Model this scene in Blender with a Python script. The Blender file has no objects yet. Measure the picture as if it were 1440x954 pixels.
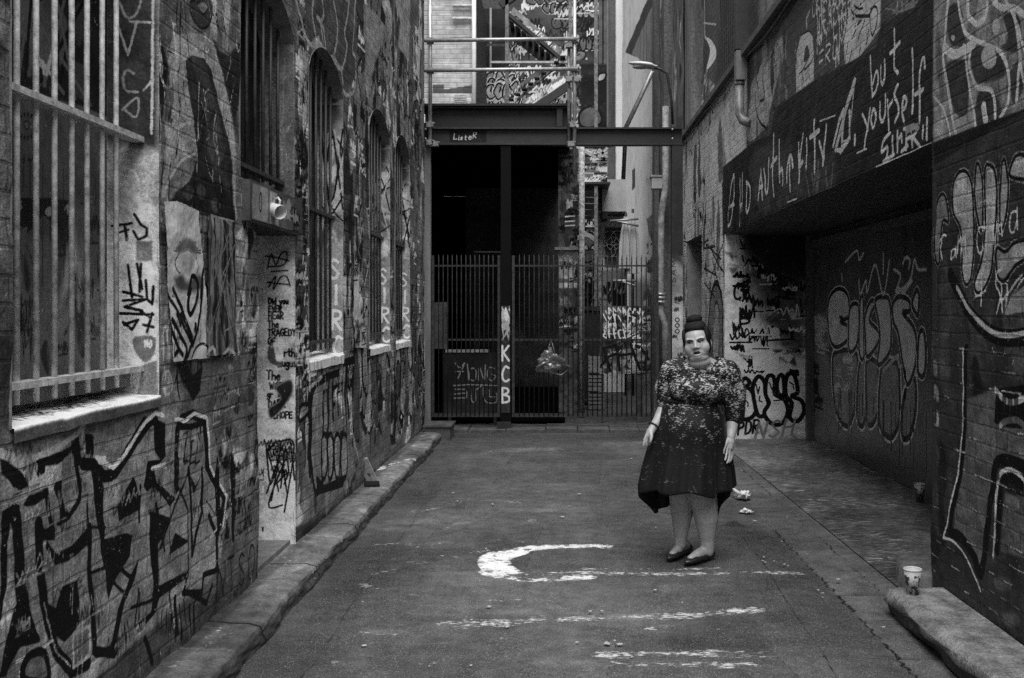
import bpy, bmesh, math, random
import numpy as np
from mathutils import Vector, Matrix
R = math.radians
C = bpy.context.scene.collection
rng = random.Random(7)
F, VX, VY, CH = 1400.0, 783.0, 435.0, 1.65      # survey of the photograph: focal length, vanishing point, eye height

def at(px, py, Y):
    return ((px-VX)/F*Y, Y, CH+(VY-py)/F*Y)

# ------------------------------------------------------------ noise on numpy grids
_T = np.random.RandomState(5).rand(256, 256).astype(np.float32)
def vnoise(x, y):
    xi = np.floor(x).astype(int); yi = np.floor(y).astype(int)
    fx = x-xi; fy = y-yi
    fx = fx*fx*(3-2*fx); fy = fy*fy*(3-2*fy)
    a = _T[xi & 255, yi & 255]; b = _T[(xi+1) & 255, yi & 255]
    c = _T[xi & 255, (yi+1) & 255]; d = _T[(xi+1) & 255, (yi+1) & 255]
    return (a*(1-fx)+b*fx)*(1-fy)+(c*(1-fx)+d*fx)*fy
def fbm(x, y, o=4):
    s = 0; a = .5; t = 0
    for k in range(o):
        s = s+a*vnoise(x*2**k+17.3*k, y*2**k+9.1*k); t += a; a *= .5
    return s/t

# ------------------------------------------------------------ objects
def link(name, me, mats, parent=None):
    o = bpy.data.objects.new(name, me); C.objects.link(o)
    for m in (mats if isinstance(mats, (list, tuple)) else [mats]):
        if m is not None: me.materials.append(m)
    if parent is not None: o.parent = parent
    return o
def tag(o, label=None, cat=None, group=None, kind=None):
    if label: o['label'] = label
    if cat: o['category'] = cat
    if group: o['group'] = group
    if kind: o['kind'] = kind
    return o
def thing(name, label, cat, loc=(0, 0, 0), group=None):
    o = bpy.data.objects.new(name, None); C.objects.link(o); o.location = loc
    o.empty_display_size = .1
    return tag(o, label, cat, group)
def obj(name, bm, mat, parent=None, smooth=False, bevel=0):
    if bevel:
        es = [e for e in bm.edges if len(e.link_faces) == 2 and e.calc_face_angle(0) > .6]
        bmesh.ops.bevel(bm, geom=es, offset=bevel, segments=1, affect='EDGES', clamp_overlap=True)
    bmesh.ops.recalc_face_normals(bm, faces=bm.faces)
    me = bpy.data.meshes.new(name); bm.to_mesh(me); bm.free()
    if parent is not None and parent.parent is None:
        me.transform(Matrix.Translation(-Vector(parent.location)))
    elif parent is not None:
        me.transform(Matrix.Translation(-Vector(parent.location)-Vector(parent.parent.location)))
    if smooth:
        for p in me.polygons: p.use_smooth = True
    return link(name, me, mat, parent)
def dup(root, loc=None, rotz=None, label=None, group=None):
    r = root.copy(); C.objects.link(r)
    if loc: r.location = loc
    if rotz is not None: r.rotation_euler[2] = rotz
    if label: r['label'] = label
    if group: r['group'] = group
    for ch in list(root.children):
        c = ch.copy(); C.objects.link(c); c.parent = r
        for g in ch.children:
            d = g.copy(); C.objects.link(d); d.parent = c
    return r
def box(bm, x0, x1, y0, y1, z0, z1):
    vs = [bm.verts.new((x, y, z)) for z in (z0, z1) for y in (y0, y1) for x in (x0, x1)]
    for f in ((0,2,3,1),(4,5,7,6),(0,1,5,4),(2,6,7,3),(0,4,6,2),(1,3,7,5)): bm.faces.new([vs[i] for i in f])
    return bm
def B(*a):
    return box(bmesh.new(), *a)
def tube(bm, pts, r, seg=10, cap=True):
    pts = [Vector(p) for p in pts]; n = len(pts)
    rs = r if isinstance(r, (list, tuple)) else [r]*n
    rings = []; ref = None
    for i, p in enumerate(pts):
        d = (pts[min(i+1, n-1)]-pts[max(i-1, 0)]).normalized()
        if ref is None: ref = Vector((0, 0, 1)) if abs(d.z) < .9 else Vector((1, 0, 0))
        a = d.cross(ref).normalized(); b = d.cross(a).normalized(); ref = -a.cross(d) if False else ref
        rings.append([bm.verts.new(p+a*math.cos(2*math.pi*k/seg)*rs[i]+b*math.sin(2*math.pi*k/seg)*rs[i]) for k in range(seg)])
    for i in range(n-1):
        for k in range(seg):
            f = bm.faces.new((rings[i][k], rings[i][(k+1) % seg], rings[i+1][(k+1) % seg], rings[i+1][k])); f.smooth = True
    if cap:
        bm.faces.new(rings[0]); bm.faces.new(rings[-1][::-1])
    return bm
def T(pts, r, seg=10):
    return tube(bmesh.new(), pts, r, seg)
def bar(bm, p0, p1, w, h, up=(0, 0, 1)):
    """rectangular bar between two points"""
    p0, p1 = Vector(p0), Vector(p1); d = (p1-p0).normalized()
    a = d.cross(Vector(up)).normalized(); b = a.cross(d).normalized()
    r = [[bm.verts.new(p+a*sx*w/2+b*sz*h/2) for sx, sz in ((-1,-1),(1,-1),(1,1),(-1,1))] for p in (p0, p1)]
    for k in range(4): bm.faces.new((r[0][k], r[0][(k+1) % 4], r[1][(k+1) % 4], r[1][k]))
    bm.faces.new(r[0][::-1]); bm.faces.new(r[1])
    return bm
def lathe(bm, prof, c=(0, 0, 0), seg=24, M=None):
    rings = []
    for r, z in prof:
        ring = []
        for k in range(seg):
            v = Vector((r*math.cos(2*math.pi*k/seg), r*math.sin(2*math.pi*k/seg), z))
            ring.append(bm.verts.new((M @ v if M else v)+Vector(c)))
        rings.append(ring)
    for i in range(len(rings)-1):
        for k in range(seg):
            f = bm.faces.new((rings[i][k], rings[i][(k+1) % seg], rings[i+1][(k+1) % seg], rings[i+1][k])); f.smooth = True
    return bm

# ------------------------------------------------------------ materials
def new_mat(name):
    m = bpy.data.materials.new(name); m.use_nodes = True
    nt = m.node_tree; nt.nodes.clear()
    out = nt.nodes.new('ShaderNodeOutputMaterial'); bs = nt.nodes.new('ShaderNodeBsdfPrincipled')
    nt.links.new(bs.outputs[0], out.inputs[0])
    return m, nt, bs
def N(nt, typ, **kw):
    n = nt.nodes.new('ShaderNode'+typ)
    for k, v in kw.items():
        if k.startswith('i_'):
            key = k[2:]; key = int(key) if key.isdigit() else key
            n.inputs[key].default_value = v
        else: setattr(n, k, v)
    return n
def math_n(nt, op, a, b=None, c=None):
    n = nt.nodes.new('ShaderNodeMath'); n.operation = op
    for i, v in enumerate((a, b, c)):
        if v is None: continue
        if isinstance(v, (int, float)): n.inputs[i].default_value = v
        else: nt.links.new(v, n.inputs[i])
    return n.outputs[0]
def ramp(nt, v, lo, hi, a=0., b=1.):
    n = nt.nodes.new('ShaderNodeMapRange'); n.clamp = True
    n.inputs[1].default_value = lo; n.inputs[2].default_value = hi; n.inputs[3].default_value = a; n.inputs[4].default_value = b
    nt.links.new(v, n.inputs[0]); return n.outputs[0]
def grey(nt, v):
    n = nt.nodes.new('ShaderNodeCombineColor')
    for i in range(3): nt.links.new(v, n.inputs[i])
    return n.outputs[0]
def noise(nt, co, scale, detail=4, rough=.6):
    n = N(nt, 'TexNoise', i_2=scale, i_3=detail, i_4=rough)
    nt.links.new(co, n.inputs[0]); return n.outputs[0]
def bump(nt, bs, h, dist, strength=1.0, prev=None):
    b = nt.nodes.new('ShaderNodeBump'); b.inputs['Strength'].default_value = strength; b.inputs['Distance'].default_value = dist
    nt.links.new(h, b.inputs['Height'])
    if prev is not None: nt.links.new(prev, b.inputs['Normal'])
    nt.links.new(b.outputs[0], bs.inputs['Normal']); return b.outputs[0]

def paint_mat(name, brick=None, rough=.55, grain=.35, bumpd=.006, chips=.0, gain=1.0, worn=0., black=.0065, fleck=None, spec=.2, gam=1.0, aniso=None):
    """surface whose paint layers come from the per-vertex attributes tone / blk / wht / ltone"""
    m, nt, bs = new_mat(name)
    co = N(nt, 'TexCoord').outputs['Object']
    A = lambda a: N(nt, 'Attribute', attribute_name=a).outputs['Fac']
    n1 = noise(nt, co, 9, 6, .65); n2 = noise(nt, co, 70, 4, .7); n3 = noise(nt, co, 2.2, 4, .6); n4 = noise(nt, co, 240, 2, .6)
    tone = A('tone')
    v = math_n(nt, 'MULTIPLY', ramp(nt, n1, .25, .75, 1-grain, 1+grain), ramp(nt, n2, .3, .7, 1-grain*.8, 1+grain*.8))
    v = math_n(nt, 'MULTIPLY', v, ramp(nt, n3, .3, .7, .78, 1.2))
    v = math_n(nt, 'MULTIPLY', v, ramp(nt, n4, .3, .7, .75, 1.25))
    edge = math_n(nt, 'MULTIPLY', math_n(nt, 'SUBTRACT', n2, .5), .012)
    def layer(att, soft):
        s = math_n(nt, 'ADD', A(att), edge)
        return ramp(nt, math_n(nt, 'DIVIDE', s, ramp(nt, n1, .35, .65, soft*.6, soft*1.9)), -1, 1)
    kb = layer('blk', .0022); kw = layer('wht', .0022)
    if worn:
        mp = N(nt, 'Mapping'); mp.inputs['Scale'].default_value = (.42, 1, 1); nt.links.new(co, mp.inputs[0])
        wn = noise(nt, mp.outputs[0], 48, 5, .75); wl = noise(nt, co, 3.2, 3, .6)
        lv = math_n(nt, 'ADD', math_n(nt, 'ADD', wn, math_n(nt, 'MULTIPLY', wl, .45)), math_n(nt, 'MULTIPLY', math_n(nt, 'MINIMUM', A('wht'), .05), 2.2))
        lv = math_n(nt, 'ADD', lv, math_n(nt, 'MULTIPLY', math_n(nt, 'MAXIMUM', A('ltone'), .48), .75))
        kw = math_n(nt, 'MULTIPLY', kw, ramp(nt, lv, 1.185, 1.28))
    base = math_n(nt, 'MULTIPLY', tone, v)
    # black paint is dusty and chipped in places
    kbw = math_n(nt, 'MULTIPLY', kb, ramp(nt, math_n(nt, 'ADD', n2, math_n(nt, 'MULTIPLY', n1, .6)), .98, 1.06, 1, .25))
    bk = math_n(nt, 'MULTIPLY', ramp(nt, n1, .3, .7, .7, 1.5), black)
    mx = lambda f, a, b: math_n(nt, 'ADD', math_n(nt, 'MULTIPLY', math_n(nt, 'SUBTRACT', b, a), f), a)
    c = mx(kbw, base, bk)
    lt = math_n(nt, 'MULTIPLY', A('ltone'), ramp(nt, n2, .3, .7, .8, 1.15))
    kww = math_n(nt, 'MULTIPLY', kw, ramp(nt, math_n(nt, 'ADD', n2, math_n(nt, 'MULTIPLY', n1, .5)), .90, 1.0, 1, .35))
    c = mx(kww, c, lt)
    if brick:
        wv = N(nt, 'Vectorscale') if False else None
        sep = N(nt, 'SeparateXYZ'); nt.links.new(co, sep.inputs[0])
        nn = noise(nt, co, 7, 3, .5)
        uu = math_n(nt, 'ADD', sep.outputs[brick[0]], math_n(nt, 'MULTIPLY', nn, .012))
        vv = math_n(nt, 'ADD', sep.outputs[2], math_n(nt, 'MULTIPLY', nn, .016))
        cb = N(nt, 'CombineXYZ'); nt.links.new(uu, cb.inputs[0]); nt.links.new(vv, cb.inputs[1])
        bt = N(nt, 'TexBrick', i_4=1.0, i_5=brick[3], i_6=.6, i_7=0., i_8=brick[1], i_9=brick[2])
        nt.links.new(cb.outputs[0], bt.inputs[0])
        fac = bt.outputs['Fac']
        c = math_n(nt, 'MULTIPLY', c, ramp(nt, math_n(nt, 'MULTIPLY', fac, ramp(nt, n3, .35, .65, .1, 1)), 0, 1, 1, .74))
        sc = N(nt, 'SeparateColor'); nt.links.new(bt.outputs['Color'], sc.inputs[0])
    if chips:
        ch = ramp(nt, math_n(nt, 'ADD', noise(nt, co, 38, 6, .75), math_n(nt, 'MULTIPLY', n3, .3)), .83-chips, .86-chips)
        c = mx(math_n(nt, 'MULTIPLY', ch, .7), c, N(nt, 'Value').outputs[0]); 
        for nd in nt.nodes:
            if nd.bl_idname == 'ShaderNodeValue': nd.outputs[0].default_value = .34
    if fleck:
        fl = ramp(nt, noise(nt, co, fleck[0], 2, .5), fleck[1], fleck[1]+.03)
        c = math_n(nt, 'ADD', c, math_n(nt, 'MULTIPLY', fl, fleck[2]))
    if aniso:
        mp = N(nt, 'Mapping'); mp.inputs['Scale'].default_value = aniso[0]; mp.inputs['Rotation'].default_value = (0, 0, .25); nt.links.new(co, mp.inputs[0])
        an = noise(nt, mp.outputs[0], 1, 4, .65); c = math_n(nt, 'ADD', c, math_n(nt, 'MULTIPLY', math_n(nt, 'MULTIPLY', ramp(nt, an, aniso[1], aniso[1]+.07), ramp(nt, n3, .3, .65)), aniso[2]))
        c = math_n(nt, 'MULTIPLY', c, ramp(nt, an, .3, .5, .5, 1))
    c = math_n(nt, 'MULTIPLY', c, gain)
    if gam != 1: c = math_n(nt, 'MULTIPLY', math_n(nt, 'POWER', math_n(nt, 'MULTIPLY', c, 1/.24), gam), .24)
    nt.links.new(grey(nt, math_n(nt, 'MINIMUM', math_n(nt, 'MAXIMUM', c, .003), .85)), bs.inputs['Base Color'])
    nt.links.new(ramp(nt, n1, .3, .7, rough-.12, rough+.15), bs.inputs['Roughness'])
    bs.inputs['Specular IOR Level'].default_value = spec
    h = math_n(nt, 'ADD', math_n(nt, 'MULTIPLY', n1, 1.0), math_n(nt, 'MULTIPLY', n2, .35))
    if brick: h = math_n(nt, 'ADD', h, math_n(nt, 'MULTIPLY', fac, -brick[4] if len(brick) > 4 else -.9))
    bump(nt, bs, h, bumpd, .9)
    return m

def plain(name, val, rough=.5, metal=0., var=.25, scale=14, bumpd=.0015, spec=.5, streak=False):
    m, nt, bs = new_mat(name)
    co = N(nt, 'TexCoord').outputs['Object']
    if streak:
        mp = N(nt, 'Mapping'); mp.inputs['Scale'].default_value = (1, 1, .12); nt.links.new(co, mp.inputs[0]); co2 = mp.outputs[0]
    else: co2 = co
    n1 = noise(nt, co2, scale, 6, .65); n2 = noise(nt, co, scale*9, 3, .6)
    v = math_n(nt, 'MULTIPLY', ramp(nt, n1, .3, .7, 1-var, 1+var), ramp(nt, n2, .3, .7, 1-var*.6, 1+var*.6))
    nt.links.new(grey(nt, math_n(nt, 'MULTIPLY', v, val)), bs.inputs['Base Color'])
    nt.links.new(ramp(nt, n1, .3, .7, max(.05, rough-.1), min(1, rough+.15)), bs.inputs['Roughness'])
    bs.inputs['Metallic'].default_value = metal; bs.inputs['Specular IOR Level'].default_value = spec
    if bumpd: bump(nt, bs, math_n(nt, 'ADD', n1, math_n(nt, 'MULTIPLY', n2, .4)), bumpd, .8)
    return m

# ------------------------------------------------------------ paint canvas
def spline(pts, n=6, closed=False):
    P = [np.array(p, float) for p in pts]; L = len(P)
    if L < 3: return P
    out = []
    rg = range(L if closed else L-1)
    for i in rg:
        p0 = P[(i-1) % L] if closed or i > 0 else P[0]; p1 = P[i]; p2 = P[(i+1) % L]
        p3 = P[(i+2) % L] if closed or i+2 < L else P[-1]
        for k in range(n):
            t = k/n
            out.append(.5*((2*p1)+(-p0+p2)*t+(2*p0-5*p1+4*p2-p3)*t*t+(-p0+3*p1-3*p2+p3)*t**3))
    out.append(P[0] if closed else P[-1])
    return out

class Canvas:
    def __init__(s, U, V, tone=.14, patch=.35, pscale=1.5):
        s.U = np.asarray(U, float); s.V = np.asarray(V, float)
        s.uu, s.vv = np.meshgrid(s.U, s.V, indexing='ij')
        sh = s.uu.shape
        s.tone = tone*(1+patch*2*(fbm(s.uu*pscale+3, s.vv*pscale+8, 5)-.5)*2)
        s.blk = np.full(sh, -.05); s.wht = np.full(sh, -.05); s.lt = np.full(sh, .4)
        s.px = None; s.holes = []
    def P(s, pts, sx=1, sy=None, ox=0, oy=0):
        sy = sy or sx
        return [s.px(ox+p[0]/sx, oy+p[1]/sy) for p in pts]
    def _sub(s, pts, m):
        a = np.array(pts); lo = a.min(0)-m; hi = a.max(0)+m
        i0, i1 = np.searchsorted(s.U, lo[0]), np.searchsorted(s.U, hi[0])
        j0, j1 = np.searchsorted(s.V, lo[1]), np.searchsorted(s.V, hi[1])
        return slice(i0, i1), slice(j0, j1)
    def stroke(s, pts, w, layer='b', t=.4, smooth=False, soft=0., taper=None):
        """pts in wall metres, w full width"""
        if smooth: pts = spline(pts)
        n = len(pts)
        for i in range(max(1, n-1)):
            a = pts[i]; b = pts[min(i+1, n-1)]
            ww = w if taper is None else w*(taper[0]+(taper[1]-taper[0])*i/max(1, n-1))
            m = ww/2+.05
            S = s._sub([a, b], m)
            if S[0].start >= S[0].stop or S[1].start >= S[1].stop: continue
            u = s.uu[S]; v = s.vv[S]
            dx, dy = b[0]-a[0], b[1]-a[1]; L2 = dx*dx+dy*dy
            k = 0 if L2 < 1e-12 else np.clip(((u-a[0])*dx+(v-a[1])*dy)/L2, 0, 1)
            d = np.hypot(u-a[0]-k*dx, v-a[1]-k*dy)
            s._apply(S, ww/2-d, layer, t, soft)
    def _apply(s, S, sd, layer, t, soft=0.):
        if layer == 'b':
            s.blk[S] = np.maximum(s.blk[S], sd); s.wht[S] = np.minimum(s.wht[S], np.maximum(-sd, -.05))
        elif layer == 'w':
            s.wht[S] = np.maximum(s.wht[S], sd); s.lt[S] = np.where(sd > -.02, t, s.lt[S])
        else:
            k = np.clip(sd/(soft or .008)+.5, 0, 1)
            if layer == 'm': s.tone[S] = s.tone[S]*(1+(t-1)*k)         # multiply the tone beneath
            else:
                s.tone[S] = s.tone[S]*(1-k)+t*k*(.75+.5*fbm(s.uu[S]*6, s.vv[S]*6, 3))
                if not soft or soft < .03:
                    s.blk[S] = np.minimum(s.blk[S], np.maximum(-sd, -.05)); s.wht[S] = np.minimum(s.wht[S], np.maximum(-sd, -.05))
                else:
                    s.blk[S] = np.where(k > .5, -.05, s.blk[S]); s.wht[S] = np.where(k > .5, -.05, s.wht[S])
    def fill(s, pts, layer='f', t=.3, smooth=False, soft=0.):
        if smooth: pts = spline(pts, 6, True)[:-1]
        S = s._sub(pts, .05+soft)
        if S[0].start >= S[0].stop or S[1].start >= S[1].stop: return
        u = s.uu[S]; v = s.vv[S]
        ins = np.zeros(u.shape, bool); dm = np.full(u.shape, 1e9)
        n = len(pts)
        for i in range(n):
            a, b = pts[i], pts[(i+1) % n]
            dx, dy = b[0]-a[0], b[1]-a[1]; L2 = max(1e-12, dx*dx+dy*dy)
            k = np.clip(((u-a[0])*dx+(v-a[1])*dy)/L2, 0, 1)
            dm = np.minimum(dm, np.hypot(u-a[0]-k*dx, v-a[1]-k*dy))
            if abs(dy) > 1e-12:
                c = ((a[1] > v) != (b[1] > v)) & (u < dx*(v-a[1])/dy+a[0]); ins ^= c
        s._apply(S, np.where(ins, dm, -dm), layer, t, soft)
    def poly(s, pts, w, fill=None, out='b', t=.4, smooth=True, halo=None):
        """outlined shape"""
        q = spline(pts, 6, True) if smooth else list(pts)+[pts[0]]
        if halo: s.stroke(q, w+halo[0]*2, 'w', halo[1])
        if fill is not None: s.fill(q[:-1], 'f', fill)
        s.stroke(q, w, out, t)
    def scribble(s, u, v, w, h, lw, layer='b', t=.4, n=6, rr=rng):
        """an unreadable hand style tag"""
        pts = []; x = u
        for k in range(n):
            x = u+w*k/(n-1)
            a = v+h*rr.uniform(.55, 1); b = v+h*rr.uniform(0, .4)
            pts.append((x-w/n*rr.uniform(.1, .5), a)); pts.append((x+w/n*rr.uniform(-.2, .5), b))
            if rr.random() < .35: pts.append((x+w/n*rr.uniform(.2, .9), v+h*rr.uniform(.4, .7)))
        s.stroke(pts, lw, layer, t, smooth=rr.random() < .75)
        if rr.random() < .5: s.stroke([(u-.1*w, v-h*.12), (u+w*1.1, v-h*rr.uniform(0, .2))], lw, layer, t)
    def throwup(s, u, v, w, h, n=3, fill=.25, lw=.03, out='b', t=.4, halo=None, rr=rng):
        for k in range(n):
            cx = u+w*(k+.5)/n; rw = w/n*.62; pts = []
            for j in range(10):
                a = 2*math.pi*j/10
                rx = rw*rr.uniform(.75, 1.15); ry = h/2*rr.uniform(.8, 1.1)
                pts.append((cx+rx*math.cos(a), v+h/2+ry*math.sin(a)))
            s.poly(pts, lw, fill*rr.uniform(.8, 1.2), out, t, True, halo)
            for q in range(2):
                a = cx+rw*rr.uniform(-.4, .4); b = v+h*rr.uniform(.3, .7)
                s.stroke([(a, b), (a+rw*rr.uniform(-.3, .3), b+h*rr.uniform(.1, .25))], lw*.9, out, t)
    def drips(s, u0, u1, v, n, lmax, lw, layer='b', t=.4, rr=rng):
        for k in range(n):
            x = rr.uniform(u0, u1); l = lmax*rr.uniform(.15, 1)
            s.stroke([(x, v), (x+rr.uniform(-.006, .006), v-l)], lw*rr.uniform(.5, 1), layer, t)
    def text(s, string, o, ex, ey, w, layer='b', t=.4, sp=.95, jit=.06, rr=rng):
        x = 0.
        for ch in string:
            g = FONT.get(ch)
            if ch == ' ': x += .5; continue
            if g is None: x += .6; continue
            wd = max(p[0] for st in g for p in st)
            jy = rr.uniform(-jit, jit); js = 1+rr.uniform(-jit, jit)
            for st in g:
                pts = [(o[0]+(x+p[0]*js)*ex[0]+(p[1]*js+jy)*ey[0], o[1]+(x+p[0]*js)*ex[1]+(p[1]*js+jy)*ey[1]) for p in st]
                s.stroke(pts, w, layer, t, smooth=len(pts) > 3)
            x += wd+sp*.3
    def build(s, name, mat, to3, parent=None, cut=None, disp=None):
        nu, nv = s.uu.shape
        X, Y, Z = to3(s.uu, s.vv, disp if disp is not None else 0*s.uu)
        X, Y, Z = (np.broadcast_to(q_, s.uu.shape) for q_ in (X, Y, Z)); co = np.stack([X, Y, Z], -1).reshape(-1, 3)
        if parent is not None:
            q = parent.location if parent.parent is None else parent.location+parent.parent.location
            co = co-np.array(q)
        idx = np.arange(nu*nv).reshape(nu, nv)
        f = np.stack([idx[:-1, :-1], idx[1:, :-1], idx[1:, 1:], idx[:-1, 1:]], -1)
        if cut is not None:
            cu = .25*(s.uu[:-1, :-1]+s.uu[1:, :-1]+s.uu[1:, 1:]+s.uu[:-1, 1:]); cv = .25*(s.vv[:-1, :-1]+s.vv[1:, :-1]+s.vv[1:, 1:]+s.vv[:-1, 1:])
            f = f[~cut(cu, cv)]
        f = f.reshape(-1, 4)
        used = np.zeros(nu*nv, bool); used[f.ravel()] = True
        remap = np.cumsum(used)-1; f = remap[f]; co = co[used]
        me = bpy.data.meshes.new(name)
        me.vertices.add(len(co)); me.vertices.foreach_set('co', co.astype(np.float32).ravel())
        me.loops.add(len(f)*4); me.loops.foreach_set('vertex_index', f.astype(np.int32).ravel())
        me.polygons.add(len(f)); me.polygons.foreach_set('loop_start', np.arange(0, len(f)*4, 4, dtype=np.int32))
        me.polygons.foreach_set('use_smooth', np.ones(len(f), bool))
        me.update(calc_edges=True)
        for an, arr in (('tone', s.tone), ('blk', s.blk), ('wht', s.wht), ('ltone', s.lt)):
            at_ = me.attributes.new(an, 'FLOAT', 'POINT'); at_.data.foreach_set('value', arr.reshape(-1)[used].astype(np.float32))
        return link(name, me, mat, parent)

def _parse(d):
    return {k: [[tuple(float(q) for q in p.split(',')) for p in st.split()] for st in v.split(';')] for k, v in d.items()}
FONT = _parse({
 'A': '0,0 .3,1 .6,0;.1,.38 .5,.38', 'B': '0,0 0,1;0,1 .4,.95 .45,.7 .05,.53;.05,.53 .5,.42 .5,.1 0,0', 'C': '.5,.9 .25,1 .02,.6 .05,.15 .3,0 .52,.12',
 'D': '0,0 0,1;0,1 .4,.85 .5,.5 .4,.12 0,0', 'E': '.5,1 0,1 0,.99;0,1 0,0;0,0 .5,0;0,.52 .4,.52', 'F': '.5,1 0,1;0,1 0,0;0,.52 .4,.52',
 'G': '.5,.88 .25,1 .02,.6 .05,.15 .3,0 .52,.2;.52,.2 .52,.45;.52,.45 .3,.45', 'H': '0,0 0,1;.5,0 .5,1;0,.5 .5,.52', 'I': '.08,0 .08,1', 'J': '.45,1 .45,.2 .25,0 .02,.15',
 'K': '0,0 0,1;.5,1 .02,.45;.1,.52 .52,0', 'L': '0,1 0,0;0,0 .48,0', 'M': '0,0 .05,1;.05,1 .33,.35;.33,.35 .6,1;.6,1 .66,0', 'N': '0,0 0,1;0,1 .5,0;.5,0 .5,1',
 'O': '.27,1 .02,.6 .08,.1 .3,0 .52,.4 .45,.9 .27,1', 'P': '0,0 0,1;0,1 .45,.95 .48,.65 .02,.48', 'Q': '.27,1 .02,.6 .08,.1 .3,0 .52,.4 .45,.9 .27,1;.35,.25 .6,-.05',
 'R': '0,0 0,1;0,1 .45,.95 .45,.65 .02,.5;.1,.5 .5,0', 'S': '.48,.88 .25,1 .03,.8 .25,.52 .48,.28 .25,0 .02,.12', 'T': '0,1 .55,1;.27,1 .27,0', 'U': '0,1 .02,.3 .25,0 .48,.3 .5,1',
 'V': '0,1 .27,0;.27,0 .52,1', 'W': '0,1 .17,0;.17,0 .35,.7;.35,.7 .52,0;.52,0 .7,1', 'X': '0,0 .52,1;0,1 .52,0', 'Y': '0,1 .27,.5;.52,1 .27,.5;.27,.5 .25,0', 'Z': '0,1 .52,1;.52,1 0,0;0,0 .52,0',
 'a': '.42,.48 .2,.58 .02,.3 .15,.02 .4,.2;.42,.55 .42,.2 .5,0', 'b': '0,1 .02,0;.02,.3 .25,.55 .45,.28 .25,0 .02,.1', 'c': '.4,.5 .18,.55 .02,.25 .18,0 .42,.08', 'd': '.42,1 .42,0;.42,.4 .2,.55 .02,.28 .2,0 .42,.15',
 'e': '.03,.3 .4,.34 .35,.52 .18,.56 .02,.28 .16,0 .42,.08', 'f': '.4,.95 .25,1 .15,.8 .15,-.1;0,.55 .38,.55', 'h': '0,1 0,0;0,.35 .22,.55 .4,.4 .42,0', 'i': '.05,.55 .05,0;.05,.74 .05,.76', 'k': '0,1 0,0;.38,.55 .02,.25;.1,.3 .42,0',
 'l': '.05,1 .05,0', 'm': '0,.55 0,0;0,.4 .15,.55 .27,.4 .28,0;.28,.4 .44,.55 .56,.4 .58,0', 'n': '0,.55 0,0;0,.38 .22,.56 .4,.4 .42,0', 'o': '.2,.55 .02,.3 .18,0 .4,.25 .2,.55', 'r': '0,.55 0,0;0,.3 .15,.52 .35,.5',
 's': '.35,.5 .15,.56 .05,.4 .3,.2 .2,0 .0,.06', 't': '.15,.9 .15,.1 .35,0;0,.6 .35,.6', 'u': '0,.55 .03,.15 .18,0 .38,.2;.4,.55 .4,0', 'y': '0,.55 .2,.05;.42,.55 .1,-.4', 'g': '.4,.5 .18,.55 .02,.3 .18,.05 .4,.25;.4,.55 .4,-.2 .2,-.4 .0,-.25',
 'v': '0,.55 .2,0;.2,0 .4,.55', 'w': '0,.55 .12,0;.12,0 .27,.4;.27,.4 .4,0;.4,0 .55,.55', 'p': '0,.55 0,-.4;0,.4 .25,.56 .42,.28 .22,0 0,.12', '.': '.03,0 .06,.03', ',': '.06,.05 .0,-.12', '7': '0,1 .5,1;.5,1 .2,0', '2': '.02,.8 .25,1 .48,.8 .0,0;.0,0 .52,0',
 '0': '.27,1 .02,.6 .08,.1 .3,0 .52,.4 .45,.9 .27,1', '9': '.48,.75 .25,.55 .05,.8 .25,1 .48,.8 .4,0', '4': '.4,0 .4,1;.4,1 0,.35;0,.35 .55,.35', '!': '.05,1 .05,.3;.05,.05 .05,.08'})
SKY, SUN = .15, 5.0
# ============================================================ LEFT BUILDING
LX = -1.72; LDEP = .22
def Lpx(px, py):
    Y = -LX*F/(VX-px); return (Y, CH+(VY-py)/F*Y)
M_left = paint_mat('painted_brick_left', brick=(1, .24, .088, .009, .22), rough=.6, grain=.45, bumpd=.013, chips=.025, gain=1.75, gam=1.4)
M_jamb = paint_mat('painted_plaster', rough=.65, grain=.38, bumpd=.006, chips=.02, gain=1.7, gam=1.4)
M_board = paint_mat('painted_board', rough=.5, grain=.3, bumpd=.003, chips=.02, gain=1.5, gam=1.35)
M_paper = paint_mat('pasted_paper', rough=.75, grain=.22, bumpd=.0025, chips=0, gam=1.2)
M_bar = plain('worn_grey_bar_paint', .52, .5, 0, .5, 30, .002)
M_bar_dark = plain('grimy_dark_bar_paint', .085, .5, 0, .6, 22, .002)
M_black = plain('sooty_black', .010, .8, 0, .4, 8, .002, .2)
M_plaster = plain('raw_plaster', .18, .8, 0, .35, 12, .004, .3)

# (near edge, far edge, sill, springing, apex)
WIN = [(Lpx(15, 0)[0], Lpx(222, 0)[0], 1.27, 3.33, 3.55), (Lpx(337, 0)[0], Lpx(413, 0)[0], 2.37, 3.38, 3.62),
       (Lpx(434, 0)[0], Lpx(482, 0)[0], 1.28, 3.34, 3.58), (Lpx(519, 0)[0], Lpx(548, 0)[0], 1.28, 3.34, 3.58),
       (Lpx(555.5, 0)[0], Lpx(576, 0)[0], 1.28, 3.34, 3.58)]
DOOR = (5.72, 6.535, .10, 2.13)
LEND = 12.95
def arch(w, u):
    m = (w[0]+w[1])/2; h = (w[1]-w[0])/2; a = w[4]-w[3]
    k = np.clip(1-((u-m)/h)**2, 0, 1)
    return w[3]+a*np.sqrt(k)*.55+a*k*.45
us = [-1.2]
while us[-1] < LEND:
    u = us[-1]; us.append(u+(.08 if u < 2.5 else min(.04, .0066*(u/3)**1.6)))
us = np.array([u for u in us if u < LEND-.01]+[LEND])
for e in [w[0] for w in WIN]+[w[1] for w in WIN]+[DOOR[0], DOOR[1]]: us[np.argmin(abs(us-e))] = e
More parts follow.
